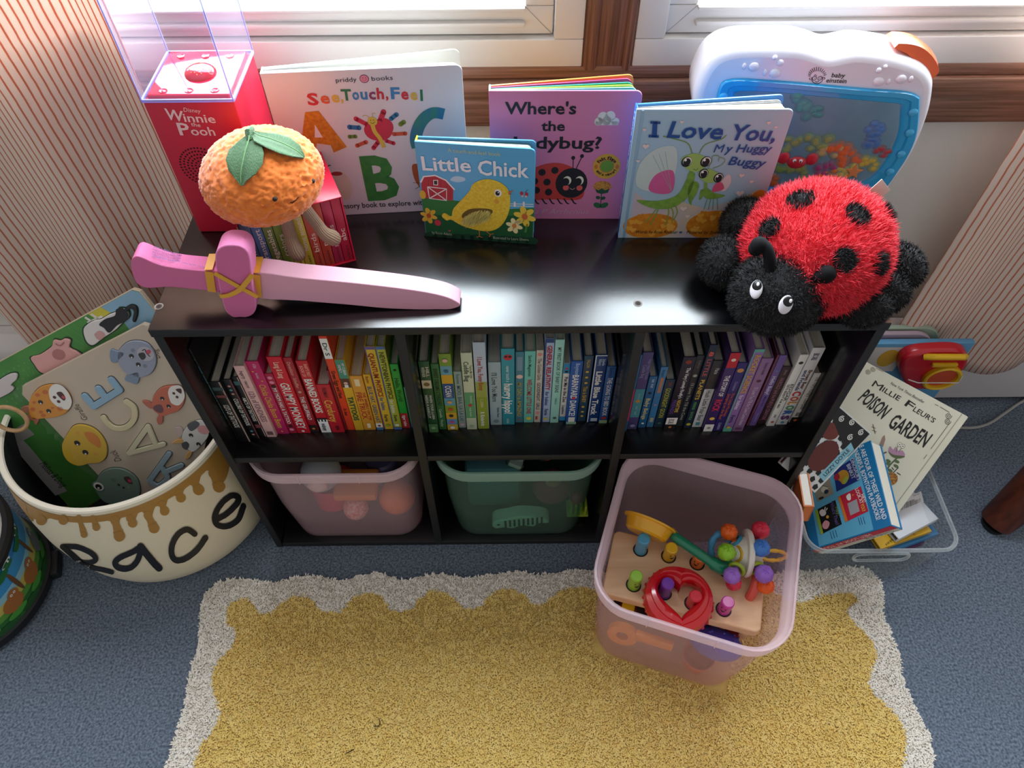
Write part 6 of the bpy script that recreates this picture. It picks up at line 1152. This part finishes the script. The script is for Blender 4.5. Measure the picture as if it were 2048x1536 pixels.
b = B(); b.tube([hp[0] - (R2 * .01 - U2 * .004), hp[0], (hp[0] + hp[1]) / 2], [.007, .0075, .0075], yel, 14); b.build('pan_socket', t)
b = B(); b.tube(spline([tuple((hp[0] + hp[1]) / 2)] + [tuple(q) for q in hp[1:]], 4), [.0068] * 3 + [.0078] * 10 + [.0105] * 20, grn, 14); b.build('handle', t, label='green curved handle')
# knobbly rattle ball
rc_ = h(1493, 1106, .205); t = thing('knobbly_rattle', 'white rattle with bright coloured knobs and rings, right side of the pulled out bin', 'rattle', tuple(rc_))
b = B(); wv = mat('e2ddd2', .35); Mr = Matrix.Translation(rc_) @ rotz(-.12) @ Matrix.Rotation(PI / 2, 4, 'Y'); b.lathe([(0, -.026), (.014, -.024), (.022, -.012), (.026, -.005), (.036, -.004), (.038, 0), (.036, .004), (.026, .005), (.022, .012), (.014, .024), (0, .026)], wv, 36, Mr); b.build('rattle_core', t)
for u, v, z, u2, v2, c, nm, rad in ((1458, 1064, .222, 1470, 1083, 'e8641c', 'orange', .0132), (1521, 1060, .224, 1515, 1080, 'e0304c', 'pink', .0138), (1522, 1096, .236, 1509, 1104, '3f7ac8', 'blue', .0135), (1453, 1104, .228, 1474, 1107, '8cc428', 'lime', .0135), (1464, 1151, .214, 1473, 1136, '9a6ac8', 'lilac', .0130), (1528, 1148, .220, 1513, 1134, '9464c4', 'violet', .0140), (1531, 1171, .196, 1520, 1150, 'f06018', 'bright orange', .0130), (1467, 1166, .196, 1472, 1145, 'd8304c', 'rose', .0120)):
    c0 = h(u, v, z); c1 = h(u2, v2, .212); m = mat(c, .35); b = B(); b.tube([c1, c0], [.0045, .0052], m, 10); b.ell(c0, rad, m, None, 20, 14, (lambda d: 1 + .09 * math.sin(6 * math.atan2(d.y, d.x)) * math.sin(5 * math.acos(max(-1, min(1, d.z)))))); b.build('knob', t, label=nm + ' knob')
for u, v, c in ((1471, 1083, '2f8fb0'), (1474, 1107, 'd0a41c'), (1509, 1106, 'c0182c'), (1512, 1136, '9ab01c'), (1474, 1138, '93a820'), (1501, 1080, '1f9a80')):
    c0 = h(u, v, .214); nrm = (c0 - rc_).normalized(); a1 = nrm.orthogonal().normalized(); a2 = nrm.cross(a1); b = B(); b.tube([c0 + (a1 * math.cos(q) + a2 * math.sin(q)) * .0105 for q in [2 * PI * i / 22 for i in range(22)]], .0030, mat(c, .3), 8, closed=True); b.build('ring', t)
c0 = h(1546, 1111, .216); b = B(); b.tube([c0 + R2 * .020 * math.cos(q) + U2 * .0075 * math.sin(q) for q in [2 * PI * i / 28 for i in range(28)]], [.0030 + .0006 * math.sin(i * 2.2) for i in range(28)], mat('e0ac3c', .45), 8, closed=True); b.build('ring', t, label='yellow twisted ring')
single('teether', 'sky blue teether between the green handle and the rattle', 'teether', lambda b: b.tube([h(1443, 1100, .190) + R2 * .017 * math.cos(q) + U2 * .026 * math.sin(q) for q in [2 * PI * i / 26 for i in range(26)]], [.0055 + .001 * math.sin(i * 1.9) for i in range(26)], mat('4a9ac4', .4), 10, closed=True))
# under the bench, seen over and through the front wall
t = thing('toy_xylophone', 'red toy xylophone with yellow and black bars beneath the wooden bench', 'toy', tuple(h(1300, 1235, .10)))
xa, xb = h(1204, 1206, .122), h(1478, 1290, .122); ex_ = (xb - xa).normalized(); fx = Fr(xa, ex_, (-ex_.y, ex_.x, 0)); Lx = (xb - xa).length
b = B(); b.box((Lx / 2, .030, -.012), (Lx, .052, .022), mat('8f1822', .35), .003, fx.M()); b.build('frame', t)
for k in range(8):
    b = B(); b.box((.018 + k * (Lx - .03) / 8, .033, .002), ((Lx - .03) / 8 - .003, .07, .006), mat('f0c41c' if k % 2 else '22140f', .35), .0015, fx.M()); b.build('bar', t)
pcx = h(1432, 1287, .118); 
def bumpy(b):
    M = Matrix.Translation(pcx) @ rotz(-.35); m = mat('4c42a4', .35); b.ell((0, 0, 0), (.042, .026, .020), m, M, 30, 16)
    for k in range(22): a, q = k * 2.4, .25 + .7 * ((k * .31) % 1); x, y = math.cos(a) * q, math.sin(a) * q; b.ell((x * .042, y * .026, .020 * math.sqrt(1 - q * q)), (.0025, .0025, .0016), m, M, 8, 5)
single('bumpy_toy', 'violet bumpy oval toy near the front wall of the pulled out bin', 'toy', bumpy)
fk = Fr(MO @ Vector((-.10, -BD / 2 + .036, .075)), MO.to_3x3() @ Vector((1, 0, 0)), Vector((0, .25, 1)))
b = B(); okm = mat('e0902c', .4); b.loft([[(.026 + r * math.cos(q), .02 + r * math.sin(q), z) for q in [2 * PI * i / 26 for i in range(26)]] for r, z in ((.024, 0), (.024, .010), (.010, .010), (.010, 0), (.024, 0))], okm, fk.M()); b.box((.075, .028, .005), (.06, .018, .010), okm, .002, fk.M()); b.build('toy_key', None, 'orange plastic toy key against the front wall of the bin', 'toy')
single('toy_cup', 'orange toy cup low in the front corner of the pulled out bin', 'cup', lambda b: b.lathe([(0, 0), (.022, 0), (.027, .032), (.0255, .032), (.021, .003)], mat('d9683c', .4), 28, MO @ Matrix.Translation((.055, -.080, .009))))
single('toy_ring', 'coral toy ring beside the right wall of the pulled out bin', 'toy', lambda b: b.tube([MO @ Vector((.098 + .004 * math.sin(q), .01 + .024 * math.cos(q), .155 + .024 * math.sin(q))) for q in [2 * PI * i / 24 for i in range(24)]], .0075, mat('d9584a', .4), 10, closed=True))

# ================================================================ clear acrylic bin of picture books at the right
AX0, AX1, AY0, AY1, AZ = .480, .732, -.086, .225, .146
acw = clear_mat('acrylic_wall', 'f8fbfb', .02, 'e6eef0', .03, .14); acr_rim = clear_mat('acrylic_lip', 'dfe8ea', .12, 'f4f8fa', .04, .6)
t = thing('acrylic_bin', 'clear acrylic bin full of picture books at the right of the shelf unit', 'storage bin', ((AX0 + AX1) / 2, (AY0 + AY1) / 2, 0)); acx, acy, aw, ad = (AX0 + AX1) / 2, (AY0 + AY1) / 2, AX1 - AX0, AY1 - AY0
def RA(w, d, r, z): return [(x, y, z) for x, y in rr(w, d, r, 8, acx, acy)]
b = B(); b.loft([RA(aw - .034, ad - .034, .022, .001), RA(aw - .028, ad - .028, .026, .004), RA(aw - .008, ad - .008, .028, AZ)], acw, None, True, True); b.build('bin_wall', t)
b = B(); b.tube([(x, y, AZ) for x, y in rr(aw, ad, .030, 8, acx, acy)], .0035, acr_rim, 10, closed=True); b.build('bin_lip', t)
b = B(); fh_ = Fr((acx + .005, AY0 + .0035, AZ - .030), (1, 0, 0), (0, 0, 1)); b.tube([fh_.p(x, y, .001) for x, y in rr(.092, .026, .012, 5)], .0026, acr_rim, 8, closed=True); b.build('hand_grip', t)
def slab_book(name, label, f, w, h_, th, cov, page, draw=None, spine='left', group='books in the clear bin', rad=.002):
    """hardback seen from its cover: f has its origin at the cover's lower left corner"""
    q = thing(name, label, 'book', tuple(f.p(w / 2, h_ / 2, -th / 2)), None, group); M = f.M()
    b = B(); b.prism(rr(w, h_, rad, 3, w / 2, h_ / 2), -.0022, 0, cov, M, .0005); b.prism(rr(w, h_, rad, 3, w / 2, h_ / 2), -th, -th + .0022, cov, M)
    s = {'left': (.0011, h_ / 2, .0022, h_), 'bottom': (w / 2, .0011, w, .0022)}[spine]; b.box((s[0], s[1], -th / 2), (s[2], s[3], th - .001), cov, 0, M)
    if draw: draw(b, f, w, h_, th)
    b.build('cover', q); b = B(); b.box((w / 2 + .0008, h_ / 2 + .0008, -th / 2), (w - .005, h_ - .005, th - .0048), page, 0, M); b.build('pages', q); return q
# the cream picture book
mTL, mTR, mBR = at(1742, 729, y=.195), at(1937, 834, y=.100), at(1790, 1030, z=.115)
ea = (mTR - mTL).normalized(); eb = (mTR - mBR); fm0 = Fr(mTR, ea, eb); Mw_, Mh_ = .232, .245; fm = Fr(fm0.p(-Mw_, -Mh_), fm0.a, fm0.b)
def millie(b, f, w, h_, th):
    P, pl, sp, el, ln, tx, ht = kit(b, f, Zm(1560, 640, 2.953)); K = '17181a'; g = '8a7f6a'
    tx('New York Times Bestseller', 650, 378, 848, 493, 17, '3a3a3a', .0005, .0, .2); tx('M', 540, 388, 592, 418, 40, K, .0005, .0); tx('ILLIE', 600, 420, 700, 478, 30, K, .0005, .008); tx('F', 733, 502, 775, 530, 42, K, .0005, .01); tx("LEUR'S", 782, 535, 905, 608, 30, K, .0005, .008)
    tx('POISON', 458, 470, 600, 585, 88, K, .0005, .02); tx('GARDEN', 632, 625, 848, 752, 92, K, .0005, .02)
    ln([(1000, 610), (890, 762)], 3, '4a4a44', .0005, sm=False); ln([(868, 795), (848, 820)], 3, '4a4a44', .0005, sm=False); ln([(565, 283), (612, 305)], 3, g, .0005, sm=False); ln([(945, 512), (1000, 545)], 3, '4a4a44', .0005, sm=False); ln([(915, 497), (935, 507)], 3, '4a4a44', .0005, sm=False)
    for cx, cy, r, c in ((995, 565, 20, K), (990, 598, 20, K), (520, 305, 16, g), (548, 290, 16, g)): ln([(cx + r * (1 - i / 26) * math.cos(i * .55), cy + r * (1 - i / 26) * math.sin(i * .55)) for i in range(24)], 3, c, .0005, sm=False)
    pl([(605, 690), (618, 678), (622, 705), (608, 750), (582, 748)], 'a08070', .0005); pl([(595, 752), (606, 756), (590, 800), (575, 795)], '5a3226', .0005)
    sp([(640, 770), (650, 745), (668, 765), (685, 748), (700, 775), (722, 770), (738, 800), (700, 812), (655, 795)], 'b98aa6', .0005); sp([(640, 775), (670, 795), (738, 805), (700, 818), (660, 805)], '5a6a42', .0006)
    ln([(690, 815), (655, 850), (625, 890)], 8, '4a5a3a', .0005); 
    for x, y in ((640, 832), (690, 835), (640, 850), (685, 862), (650, 888)): el(x, y, 20, 10, '5a7048', .0006)
    ln([(685, 778), (695, 745)], 3, '5a5a50', .0006); ln([(700, 780), (718, 755)], 3, '5a5a50', .0006)
    for x, y in ((706, 735), (725, 745)): el(x, y, 15, 16, '2a2a28', .0006); el(x, y, 13, 14, 'eae6d6', .0007); el(x, y, 4, 4, K, .0008)
    ln([(630, 780), (610, 790), (615, 830), (625, 870)], 9, '5f5a3a', .0005); sp([(622, 920), (650, 898), (690, 915), (690, 955), (650, 978), (615, 960)], mat('c88a3a', .5, mix='7a4a1c', mscale=260), .0006); ln([(665, 905), (700, 870)], 5, K, .0005); ln([(690, 900), (712, 915)], 5, K, .0005); ln([(672, 885), (660, 870)], 5, K, .0005)
    ln([(548, 615), (562, 672)], 4, '6a4030', .0005); ln([(540, 630), (566, 640)], 3, '6a4030', .0005); ln([(543, 650), (570, 660)], 3, '6a4030', .0005)
    b.line(f, [(w - .011, .0005), (w - .011, h_ - .0005)], .0012, 'a9a48e', .0004)
slab_book('picture_book', 'large cream picture book with black hand lettered title, in the clear bin', fm, Mw_, Mh_, .011, mat('e6e3cf', .42, mix='dcd8c2', mscale=8), mat('d6d0bc', .8), millie)
# the blue box set with four small covers
bA, bB, bC = at(1733, 884, z=.22), at(1782, 1051, z=.21), at(1622, 1101, z=.08)
fbx = Fr(bC, bB - bC, bA - bB); Bw, Bh = (bB - bC).length, (bA - bB).length
def boynton(b, f, w, h_, th):
    P, pl, sp, el, ln, tx, ht = kit(b, f, Zm(1580, 900, 5.39)); lb = mat('62b4d8', .35)
    b.poly(f, [(.004, .002), (w * .80, .002), (w * .80, h_ - .002), (.004, h_ - .002)], lb, .0002); b.poly(f, [(.0005, .0005), (.018, .0005), (.018, h_ - .0005), (.0005, h_ - .0005)], '1f78b0', .0003)
    tx('HERE ARE FOUR OF THESE WILD AND', 720, -125, 1000, 755, 50, 'eef4f8', .0005, .015); tx('WONDERFUL BOYNTON PLAYBOOKS!', 665, -60, 935, 760, 48, 'eef4f8', .0005, .015)
    def cover(pts, c, extra): pl(pts, c, .0006); extra()
    cover([(470, 230), (690, 80), (748, 325), (505, 450)], '1d2f7c', lambda: (sp([(490, 290), (560, 220), (620, 230), (640, 300), (580, 370), (545, 340)], 'c8902c', .0008), sp([(475, 290), (520, 250), (540, 300), (500, 330)], 'b0283c', .0009), sp([(570, 330), (620, 280), (625, 330), (590, 370)], 'a8bc4a', .0009), tx("DINOSAUR'S", 650, 105, 730, 330, 42, 'd6dcea', .0009, .012), tx('BINKIT', 612, 165, 672, 320, 42, 'd6dcea', .0009, .012)))
    cover([(520, 505), (765, 390), (848, 660), (600, 778)], 'c42440', lambda: (pl([(520, 510), (545, 498), (628, 765), (600, 778)], 'dc7a28', .0008), pl([(622, 578), (722, 530), (755, 660), (655, 708)], mat('c9ccd2', .3, metal=.4), .0008), sp([(610, 500), (650, 468), (660, 530), (630, 545)], 'f0ece6', .0009), pl([(672, 478), (698, 480), (680, 500)], 'e0902c', .0009), tx('HEY!', 765, 485, 790, 570, 40, 'f2eee8', .0009, .012), tx('LOOK AT', 703, 425, 760, 585, 40, 'f2eee8', .0009, .012), tx('YOU!', 760, 590, 785, 668, 40, 'e8c83c', .0009, .012)))
    cover([(270, 655), (490, 540), (562, 800), (335, 912)], '141416', lambda: (pl([(270, 655), (300, 640), (362, 898), (335, 912)], '9ab83a', .0008), sp([(320, 670), (350, 640), (390, 665), (385, 700), (345, 715)], 'e8e4e0', .0009), ln([(375, 650), (385, 615)], 10, 'e8e4e0', .0009), ln([(388, 655), (408, 625)], 10, 'e8e4e0', .0009), sp([(350, 810), (385, 760), (430, 785), (410, 845), (370, 850)], 'd998a4', .0009), el(408, 722, 16, 18, 'e8a83c', .0009), tx('Hey!', 488, 620, 515, 710, 38, '7aa05a', .0009, .01), tx("What's That?", 432, 560, 500, 815, 36, '6a5a9a', .0009, .01)))
    cover([(245, 390), (430, 300), (475, 470), (300, 560)], '9a9484', lambda: (el(375, 425, 40, 36, 'd0c8b4', .0008), el(395, 450, 26, 24, '26304a', .0009), ln([(345, 380), (410, 400)], 5, '2a2a2a', .0009), el(340, 520, 30, 14, '2a2a2a', .0009)))
    for k, (x, y) in enumerate(((790, 720), (762, 725), (738, 730))): ln([(x, y), (x + 22, y + 80)], 6, '2a5a80', .0006, sm=False)
    for k, (x, y) in enumerate(((490, 860), (462, 870), (435, 880))): ln([(x, y), (x + 22, y + 80)], 6, '2a5a80', .0006, sm=False)
    fs_ = Fr(f.p(0, 0, -th), f.a, f.n); b.poly(fs_, [(.0005, .0008), (w - .0005, .0008), (w - .0005, th * .40), (.0005, th * .40)], 'c9c8bc', .0003); b.poly(fs_, [(.0005, th * .40), (w - .0005, th * .40), (w - .0005, th - .0012), (.0005, th - .0012)], 'b8243c', .0003)
    b.text(fs_, 'HEY! LOOK AT YOU!', (w * .72, th * .86), (w * .12, th * .86), th * .34, 'e8c8c8', .0005, .015); b.text(fs_, 'Cuddle Bug', (w * .93, th * .33), (w * .6, th * .33), th * .22, '4a5a4a', .0005, .005)
slab_book('book_box_set', 'bright blue boxed set picturing four small books, front of the clear bin', fbx, Bw, Bh, .030, mat('1f7cb4', .35), mat('e4e0d2', .8), boynton, 'bottom', rad=.0006)
# giraffe patterned book beside the cabinet
g0, g1, g2 = at(1630, 986, y=-.006), at(1743, 868, y=.058), at(1700, 793, y=.092)
fg_ = Fr(g0, (g1 - g0), (g2 - g1)); gw, gh = (g1 - g0).length, .085
def giraffe(b, f, w, h_, th):
    random.seed(4)
    for i in range(9):
        for j in range(6):
            x, y, s = .008 + i * .0145 + (j % 2) * .007, .008 + j * .0145, .0062; 
            if x < w - .006 and y < h_ - .007: b.poly(f, [(x - s * .8, y - s * .5), (x + s * .3, y - s * .8), (x + s, y + s * .2), (x + s * .2, y + s * .8), (x - s * .7, y + s * .6)], '17181a', .0003)
    b.disc(f, (w * .42, h_ * .45), .030, .022, '5c221c', .0005); b.disc(f, (w * .70, h_ * .72), .014, .017, '6a2a22', .0006); b.poly(f, [(w * .18, .004), (w * .72, .004), (w * .76, .018), (w * .2, .019)], '7fb6c8', .0008); b.text(f, 'LIZZY DOYLE', (w * .24, .008), (w * .68, .0085), .007, '1c2a30', .001, .01)
    b.poly(f, [(w * .60, .003), (w - .002, .003), (w - .002, h_ - .002), (w * .86, h_ - .002)], '131316', .0007)
    for x, y in ((.93, .2), (.95, .5), (.9, .72), (.8, .3)): b.line(f, [(w * x + .0055 * (1 - i / 22) * math.cos(i * .6), h_ * y + .0055 * (1 - i / 22) * math.sin(i * .6)) for i in range(20)], .0014, 'e8e6e0', .0009)
slab_book('picture_book', 'book with black and white giraffe pattern wedged beside the shelf unit', fg_, gw, gh, .012, mat('cfd4d2', .5), mat('6a2a30', .7), giraffe, 'bottom')
# small book by the pink bin
s0, s1, s2 = at(1613, 945, z=.225), at(1637, 1000, z=.215), at(1603, 990, z=.215)
fsb = Fr((.466, -.056, .196), (.16, .98, .1), (-.35, -.1, .9)); slab_book('board_book', 'small orange edged board book between the pink bin and the shelf unit', Fr((.4765, -.048, .180), (.10, .99, .02), (-.12, 0, 1)), .062, .052, .017, 'd0743c', 'e6e2d8', None, 'left')
# books lying under the cream one
def flat_book(q0, q1, q3, label, cov, page, th, draw=None, dw=0, dh=0):
    A, Bq, D = [at(u, v, z=z) for u, v, z in (q0, q1, q3)]; f = Fr(A, Bq - A, D - A); return slab_book('picture_book', label, f, (Bq - A).length + dw, f.px(q3[0], q3[1])[1] + dh, th, cov, page, draw, 'bottom')
def barcode(b, f, w, h_, th):
    P, pl, sp, el, ln, tx, ht = kit(b, f, Zm(1560, 780, 4.5175)); pl([(1100, 985), (1275, 915), (1298, 1010), (1080, 1095)], 'f2f2f4', .0003); random.seed(9)
    for i in range(30): x = 1090 + i * 6.2; y = 1088 - i * 2.5; ln([(x, y), (x - 3, y - 52 + (i > 20) * 15)], random.choice((1.5, 2.5, 3.5)), '1c1c1e', .0005, sm=False)
    tx('978-0-593', 1205, 962, 1260, 940, 10, '3a3a3a', .0005)
flat_book((1798, 1078, .100), (1877, 1037, .100), (1778, 985, .100), 'white book showing its bar code under the cream picture book', mat('dfe2ea', .35), mat('4a2a24', .7), .014, barcode, dh=.06)
def scribble(b, f, w, h_, th):
    P, pl, sp, el, ln, tx, ht = kit(b, f, Zm(1580, 900, 5.39)); tx("the Bat J.", 1360, 770, 1300, 900, 50, '1c1a14', .0005, .0, .3); tx('valenzo', 1290, 760, 1230, 880, 40, '1c1a14', .0005, .0, .3); tx('at makes', 1190, 880, 1020, 1020, 34, '1c1a14', .0005, .0, .3)
flat_book((1762, 1098, .084), (1864, 1062, .084), (1744, 1052, .084), 'yellow book with black marker writing in the clear bin', mat('d8a820', .35), mat('3a78a8', .5), .010, scribble, dh=.07)
flat_book((1786, 1102, .071), (1878, 1067, .071), (1772, 1060, .071), 'blue spined book under the yellow one in the clear bin', mat('2f7ab0', .35), mat('d9cfc4', .8), .012, None, dh=.09)
flat_book((1800, 1102, .056), (1850, 1084, .056), (1786, 1062, .056), 'purple book lowest in the visible stack in the clear bin', mat('5a2458', .4), mat('d9cfc4', .8), .014, None, dh=.10)
flat_book((1815, 1085, .038), (1846, 1074, .038), (1800, 1040, .038), 'dark maroon book at the bottom of the clear bin', mat('4a1420', .4), mat('c9a8a0', .8), .014, None, dh=.11)

# ================================================================ things standing behind the clear bin
xr = at(1950, 688, y=.252).x; zt = at(1850, 688, y=.252).z
t = thing('sound_book', 'blue board book with red and yellow sound toy attached, behind the clear bin', 'book', ((.56 + xr) / 2, .255, 0))
b = B(); b.box(((.56 + xr) / 2, .258, zt / 2 + .001), (xr - .56, .012, zt), mat('5f9cc4', .4), .001); b.build('book_board', t)
fbk = Fr((.56, .252, 0), (1, 0, 0), (0, 0, 1))
b = B(); q = fbk.pts([(1700, 694), (1823, 694), (1784, 742), (1690, 742)]); b.poly(fbk, [(x, y) for x, y in q], 'dcd6d0', .0006); c = fbk.px(1775, 716); b.disc(fbk, c, .018, .024, 'd9a82c', .0008); b.build('picture_panel', t)
rt = [(1800, 745), (1805, 722), (1828, 708), (1870, 703), (1915, 703), (1937, 712), (1936, 732), (1918, 752), (1880, 775), (1840, 782), (1812, 772)]
b = B(); fq_ = fbk.up(.022); b.prism(spline(fq_.pts(rt), 5, True), -.0215, 0, mat('c01828', .25, coat=.3), fq_.M(), .009); b.build('toy_case', t, label='red plastic case')
b = B(); q = fq_.px(1882, 753); Mq = fq_.M() @ Matrix.Translation((q[0], q[1], 0)); b.loft([[(r * math.cos(a), r * .95 * math.sin(a), z) for a in [2 * PI * i / 32 for i in range(32)]] for r, z in ((.034, 0), (.034, .007), (.031, .009), (.027, .007), (.026, .001))], mat('e0b418', .3), Mq); b.build('toy_ring', t, label='yellow ring')
b = B(); b.lathe([(.0262, .002), (0, .0025)], mat('c85030', .4), 32, Mq); b.build('toy_face', t)
b = B(); e0, e1 = fq_.px(1850, 710), fq_.px(1932, 710); b.tube([fq_.p(e0[0], e0[1] - .004, .001), fq_.p(e0[0] + .012, e0[1] + .004, .008), fq_.p(e1[0] - .01, e1[1] + .004, .008), fq_.p(e1[0], e1[1] - .004, .001)], .006, mat('e0b010', .3), 12); b.build('handle', t, label='yellow handle'); b = B(); e0 = fq_.px(1868, 727); b.box((e0[0] + .018, e0[1], .003), (.046, .008, .008), mat('d8a818', .3), .002, fq_.M()); b.build('toy_button', t, label='yellow bar button')
b = B(); b.tube([fq_.p(*fq_.px(1812, 749), .012), fq_.p(*fq_.px(1830, 752), .016), fq_.p(*fq_.px(1910, 752), .016), fq_.p(*fq_.px(1922, 745), .008)], .0012, 'cfcac4', 6); b.build('strap', t)
for nm, u, v, yy, c, lab in (('plastic_tray', 1872, 663, .283, '9fae9a', 'sage green rounded tray standing behind the blue sound book'), ('plastic_tray', 1866, 675, .271, 'b09aa8', 'mauve rounded tray standing just in front of the sage green one')):
    xr_ = at(u, 690, y=yy).x; zt_ = at(1800, v - 6, y=yy).z; f = Fr((.50, yy, 0), (1, 0, 0), (0, 0, 1)); b = B(); b.prism(rr(xr_ - .50, zt_, (.002, .002, .045, .002), 8, (xr_ - .50) / 2, zt_ / 2 + .001), -.008, 0, mat(c, .45), f.M(), .0025); b.build(nm, None, lab, 'tray', 'rounded trays')

# ================================================================ scalloped rug
OUT = [(330, 1536), (352, 1470), (372, 1400), (376, 1360), (392, 1305), (399, 1258), (401, 1215), (412, 1185), (437, 1166), (472, 1158), (510, 1161), (545, 1166), (580, 1158), (615, 1151), (650, 1155), (680, 1161), (712, 1154), (745, 1147), (775, 1151), (805, 1161), (837, 1155), (867, 1148), (900, 1150), (930, 1157), (962, 1153), (1000, 1147), (1040, 1143), (1075, 1150), (1110, 1146), (1150, 1140), (1190, 1142), (1240, 1150), (1290, 1142), (1340, 1140), (1390, 1148), (1440, 1140), (1490, 1140), (1540, 1148), (1590, 1142), (1640, 1143), (1690, 1135), (1735, 1139), (1760, 1165), (1767, 1200), (1766, 1228), (1784, 1275), (1799, 1312), (1804, 1360), (1828, 1410), (1853, 1460), (1865, 1500), (1868, 1536)]
INN = [(388, 1536), (402, 1495), (430, 1455), (442, 1425), (430, 1385), (425, 1350), (440, 1318), (466, 1293), (470, 1268), (456, 1245), (452, 1222), (466, 1204), (490, 1198), (508, 1208), (516, 1226), (546, 1225), (562, 1208), (596, 1193), (622, 1199), (640, 1221), (680, 1226), (706, 1196), (736, 1187), (766, 1196), (782, 1221), (820, 1221), (842, 1196), (870, 1182), (906, 1196), (926, 1216), (960, 1215), (982, 1190), (1012, 1178), (1046, 1190), (1066, 1210), (1096, 1205), (1116, 1185), (1150, 1175), (1190, 1182), (1230, 1210), (1290, 1205), (1330, 1180), (1380, 1185), (1420, 1210), (1460, 1205), (1500, 1185), (1550, 1190), (1600, 1208), (1640, 1192), (1700, 1187), (1713, 1203), (1692, 1222), (1716, 1256), (1742, 1282), (1752, 1312), (1741, 1342), (1739, 1376), (1772, 1412), (1800, 1442), (1811, 1482), (1803, 1536)]
YB = -.66
def flo(P): return [tuple(at(u, v, z=.006))[:2] for u, v in P]
po, pi_ = flo(OUT), flo(INN); po = spline(po, 3) + [(po[-1][0] + .01, YB + .05), (po[-1][0] - .05, YB), (po[0][0] + .05, YB), (po[0][0] - .01, YB + .05)]; pi_ = spline(pi_, 3) + [(pi_[-1][0], YB + .06), (pi_[0][0], YB + .06)]
def inside(x, y, P):
    P = np.array(P); r = np.zeros(len(x), bool)
    for (x0, y0), (x1, y1) in zip(P, np.roll(P, -1, 0)):
        c = ((y0 > y) != (y1 > y)); r ^= c & (x < (x1 - x0) * (y - y0) / (y1 - y0 + 1e-12) + x0)
    return r
yelm = mat('f0d484', .9, spec=.15, mix='e9c972', mscale=70, sheen=.2); whm = mat('f7f2e9', .95, spec=.15, mix='f0e9dc', mscale=80, sheen=.2)
b = B(); b.prism(po, 0.0005, .005, mat('f2ece0', .95, bump=.8, bscale=700)); b.poly(Fr((0, 0, .005), (1, 0, 0), (0, 1, 0)), pi_, mat('eccd78', .95, bump=.8, bscale=700), .0004)
N = 300000; x = np.random.uniform(-.62, .74, N); y = np.random.uniform(YB, -.03, N); k = (y > -.41) | (np.random.rand(N) < .12); x, y = x[k], y[k]; io = inside(x, y, po); x, y = x[io], y[io]; ii = inside(x, y, pi_)
clump = np.array([NZ.noise(Vector((a * 60, c * 60, 0))) for a, c in zip(x, y)])
bm_ = (x > .0912 - .02) & (x < .46) & (y < .03) & (y > -.33); loc = np.stack([x - .2665, y + .128], 1); ca, sa = math.cos(math.radians(18.6)), math.sin(math.radians(18.6)); lx = loc[:, 0] * ca - loc[:, 1] * sa; ly = loc[:, 0] * sa + loc[:, 1] * ca; under = (np.abs(lx) < .117) & (np.abs(ly) < .116)
for m, sel in ((yelm, ii & ~under), (whm, ~ii & ~under)):
    n = sel.sum(); P3 = np.stack([x[sel], y[sel], np.full(n, .0048)], 1); V, F = ring_fur(P3, np.tile((0, 0, 1.0), (n, 1)), 1.0, .00075, (0, 0, 0), 0.0)
    # short bent tufts: lean by clump
    cl_ = clump[sel]; th_ = cl_ * 9 + np.random.normal(0, .9, n); L = (.0046 + .0014 * np.clip(cl_, -1, 1)) * (.7 + .6 * np.random.rand(n)); d = np.stack([np.cos(th_), np.sin(th_), np.zeros(n)], 1); s = np.stack([-np.sin(th_), np.cos(th_), np.zeros(n)], 1) * (.0009 + .0005 * np.random.rand(n))[:, None]
    up3 = np.array((0, 0, 1.0)); mid = P3 + up3 * (L * .75)[:, None] + d * (L * .35)[:, None]; tip = P3 + up3 * (L * .95)[:, None] + d * (L * .95)[:, None]
    V = np.stack([P3 - s, P3 + s, mid + s, mid - s, tip], 1).reshape(-1, 3); i = np.arange(n)[:, None] * 5; F = (i + np.array([0, 1, 2, 3])).tolist() + (i + np.array([3, 2, 4])).tolist()
    b.v, o = b.v + V.tolist(), len(b.v); mi = b.mi(m); b.f += [tuple(o + q for q in f) for f in F]; b.m += [mi] * len(F)
b.build('rug', None, 'yellow shag rug with scalloped cream border on the blue carpet', 'rug', smooth=0)
for q, lab in ((((747, 1452), (757, 1452), (760, 1444), (757, 1436)), 'short black thread lying on the yellow rug, farther one'), (((692, 1507), (702, 1502), (708, 1499)), 'short black thread lying on the yellow rug, nearer one')):
    b = B(); b.tube(spline([tuple(at(u, v, z=.0135)) for u, v in q], 4), .0007, '141418', 5); b.build('thread', None, lab, 'thread', 'threads on the rug')

# ================================================================ right edge: cable and furniture leg
b = B(); b.tube(spline([tuple(at(u, v, z=.0035)) for u, v in ((2100, 780), (2048, 801), (2010, 826), (1980, 846), (1950, 855), (1915, 855), (1880, 850))], 6), .003, mat('a9a8a4', .5), 10); b.build('power_cable', None, 'pale grey cable curving over the carpet at the right edge', 'cable')
lg = Vector((.905, .030, .0)); ld = Vector((.16, .10, .30)); wdl = mat('6a3018', .4, mix='4a1f10', mscale=30, stretch=(2, 2, .3)); b = B(); Lm = Matrix.Translation(lg) @ ld.to_track_quat('Z', 'Y').to_matrix().to_4x4(); 
b.lathe([(0, .006), (.026, .006), (.030, .011), (.085, .60), (0, .60)], wdl, 32, Lm); b.lathe([(0, .0), (.022, .0), (.024, .010), (0, .010)], '0e0e10', 24, Matrix.Translation(lg + Vector((.004, .002, 0)))); b.build('furniture_leg', None, 'tapered dark brown wooden furniture leg standing at the right edge', 'furniture leg')
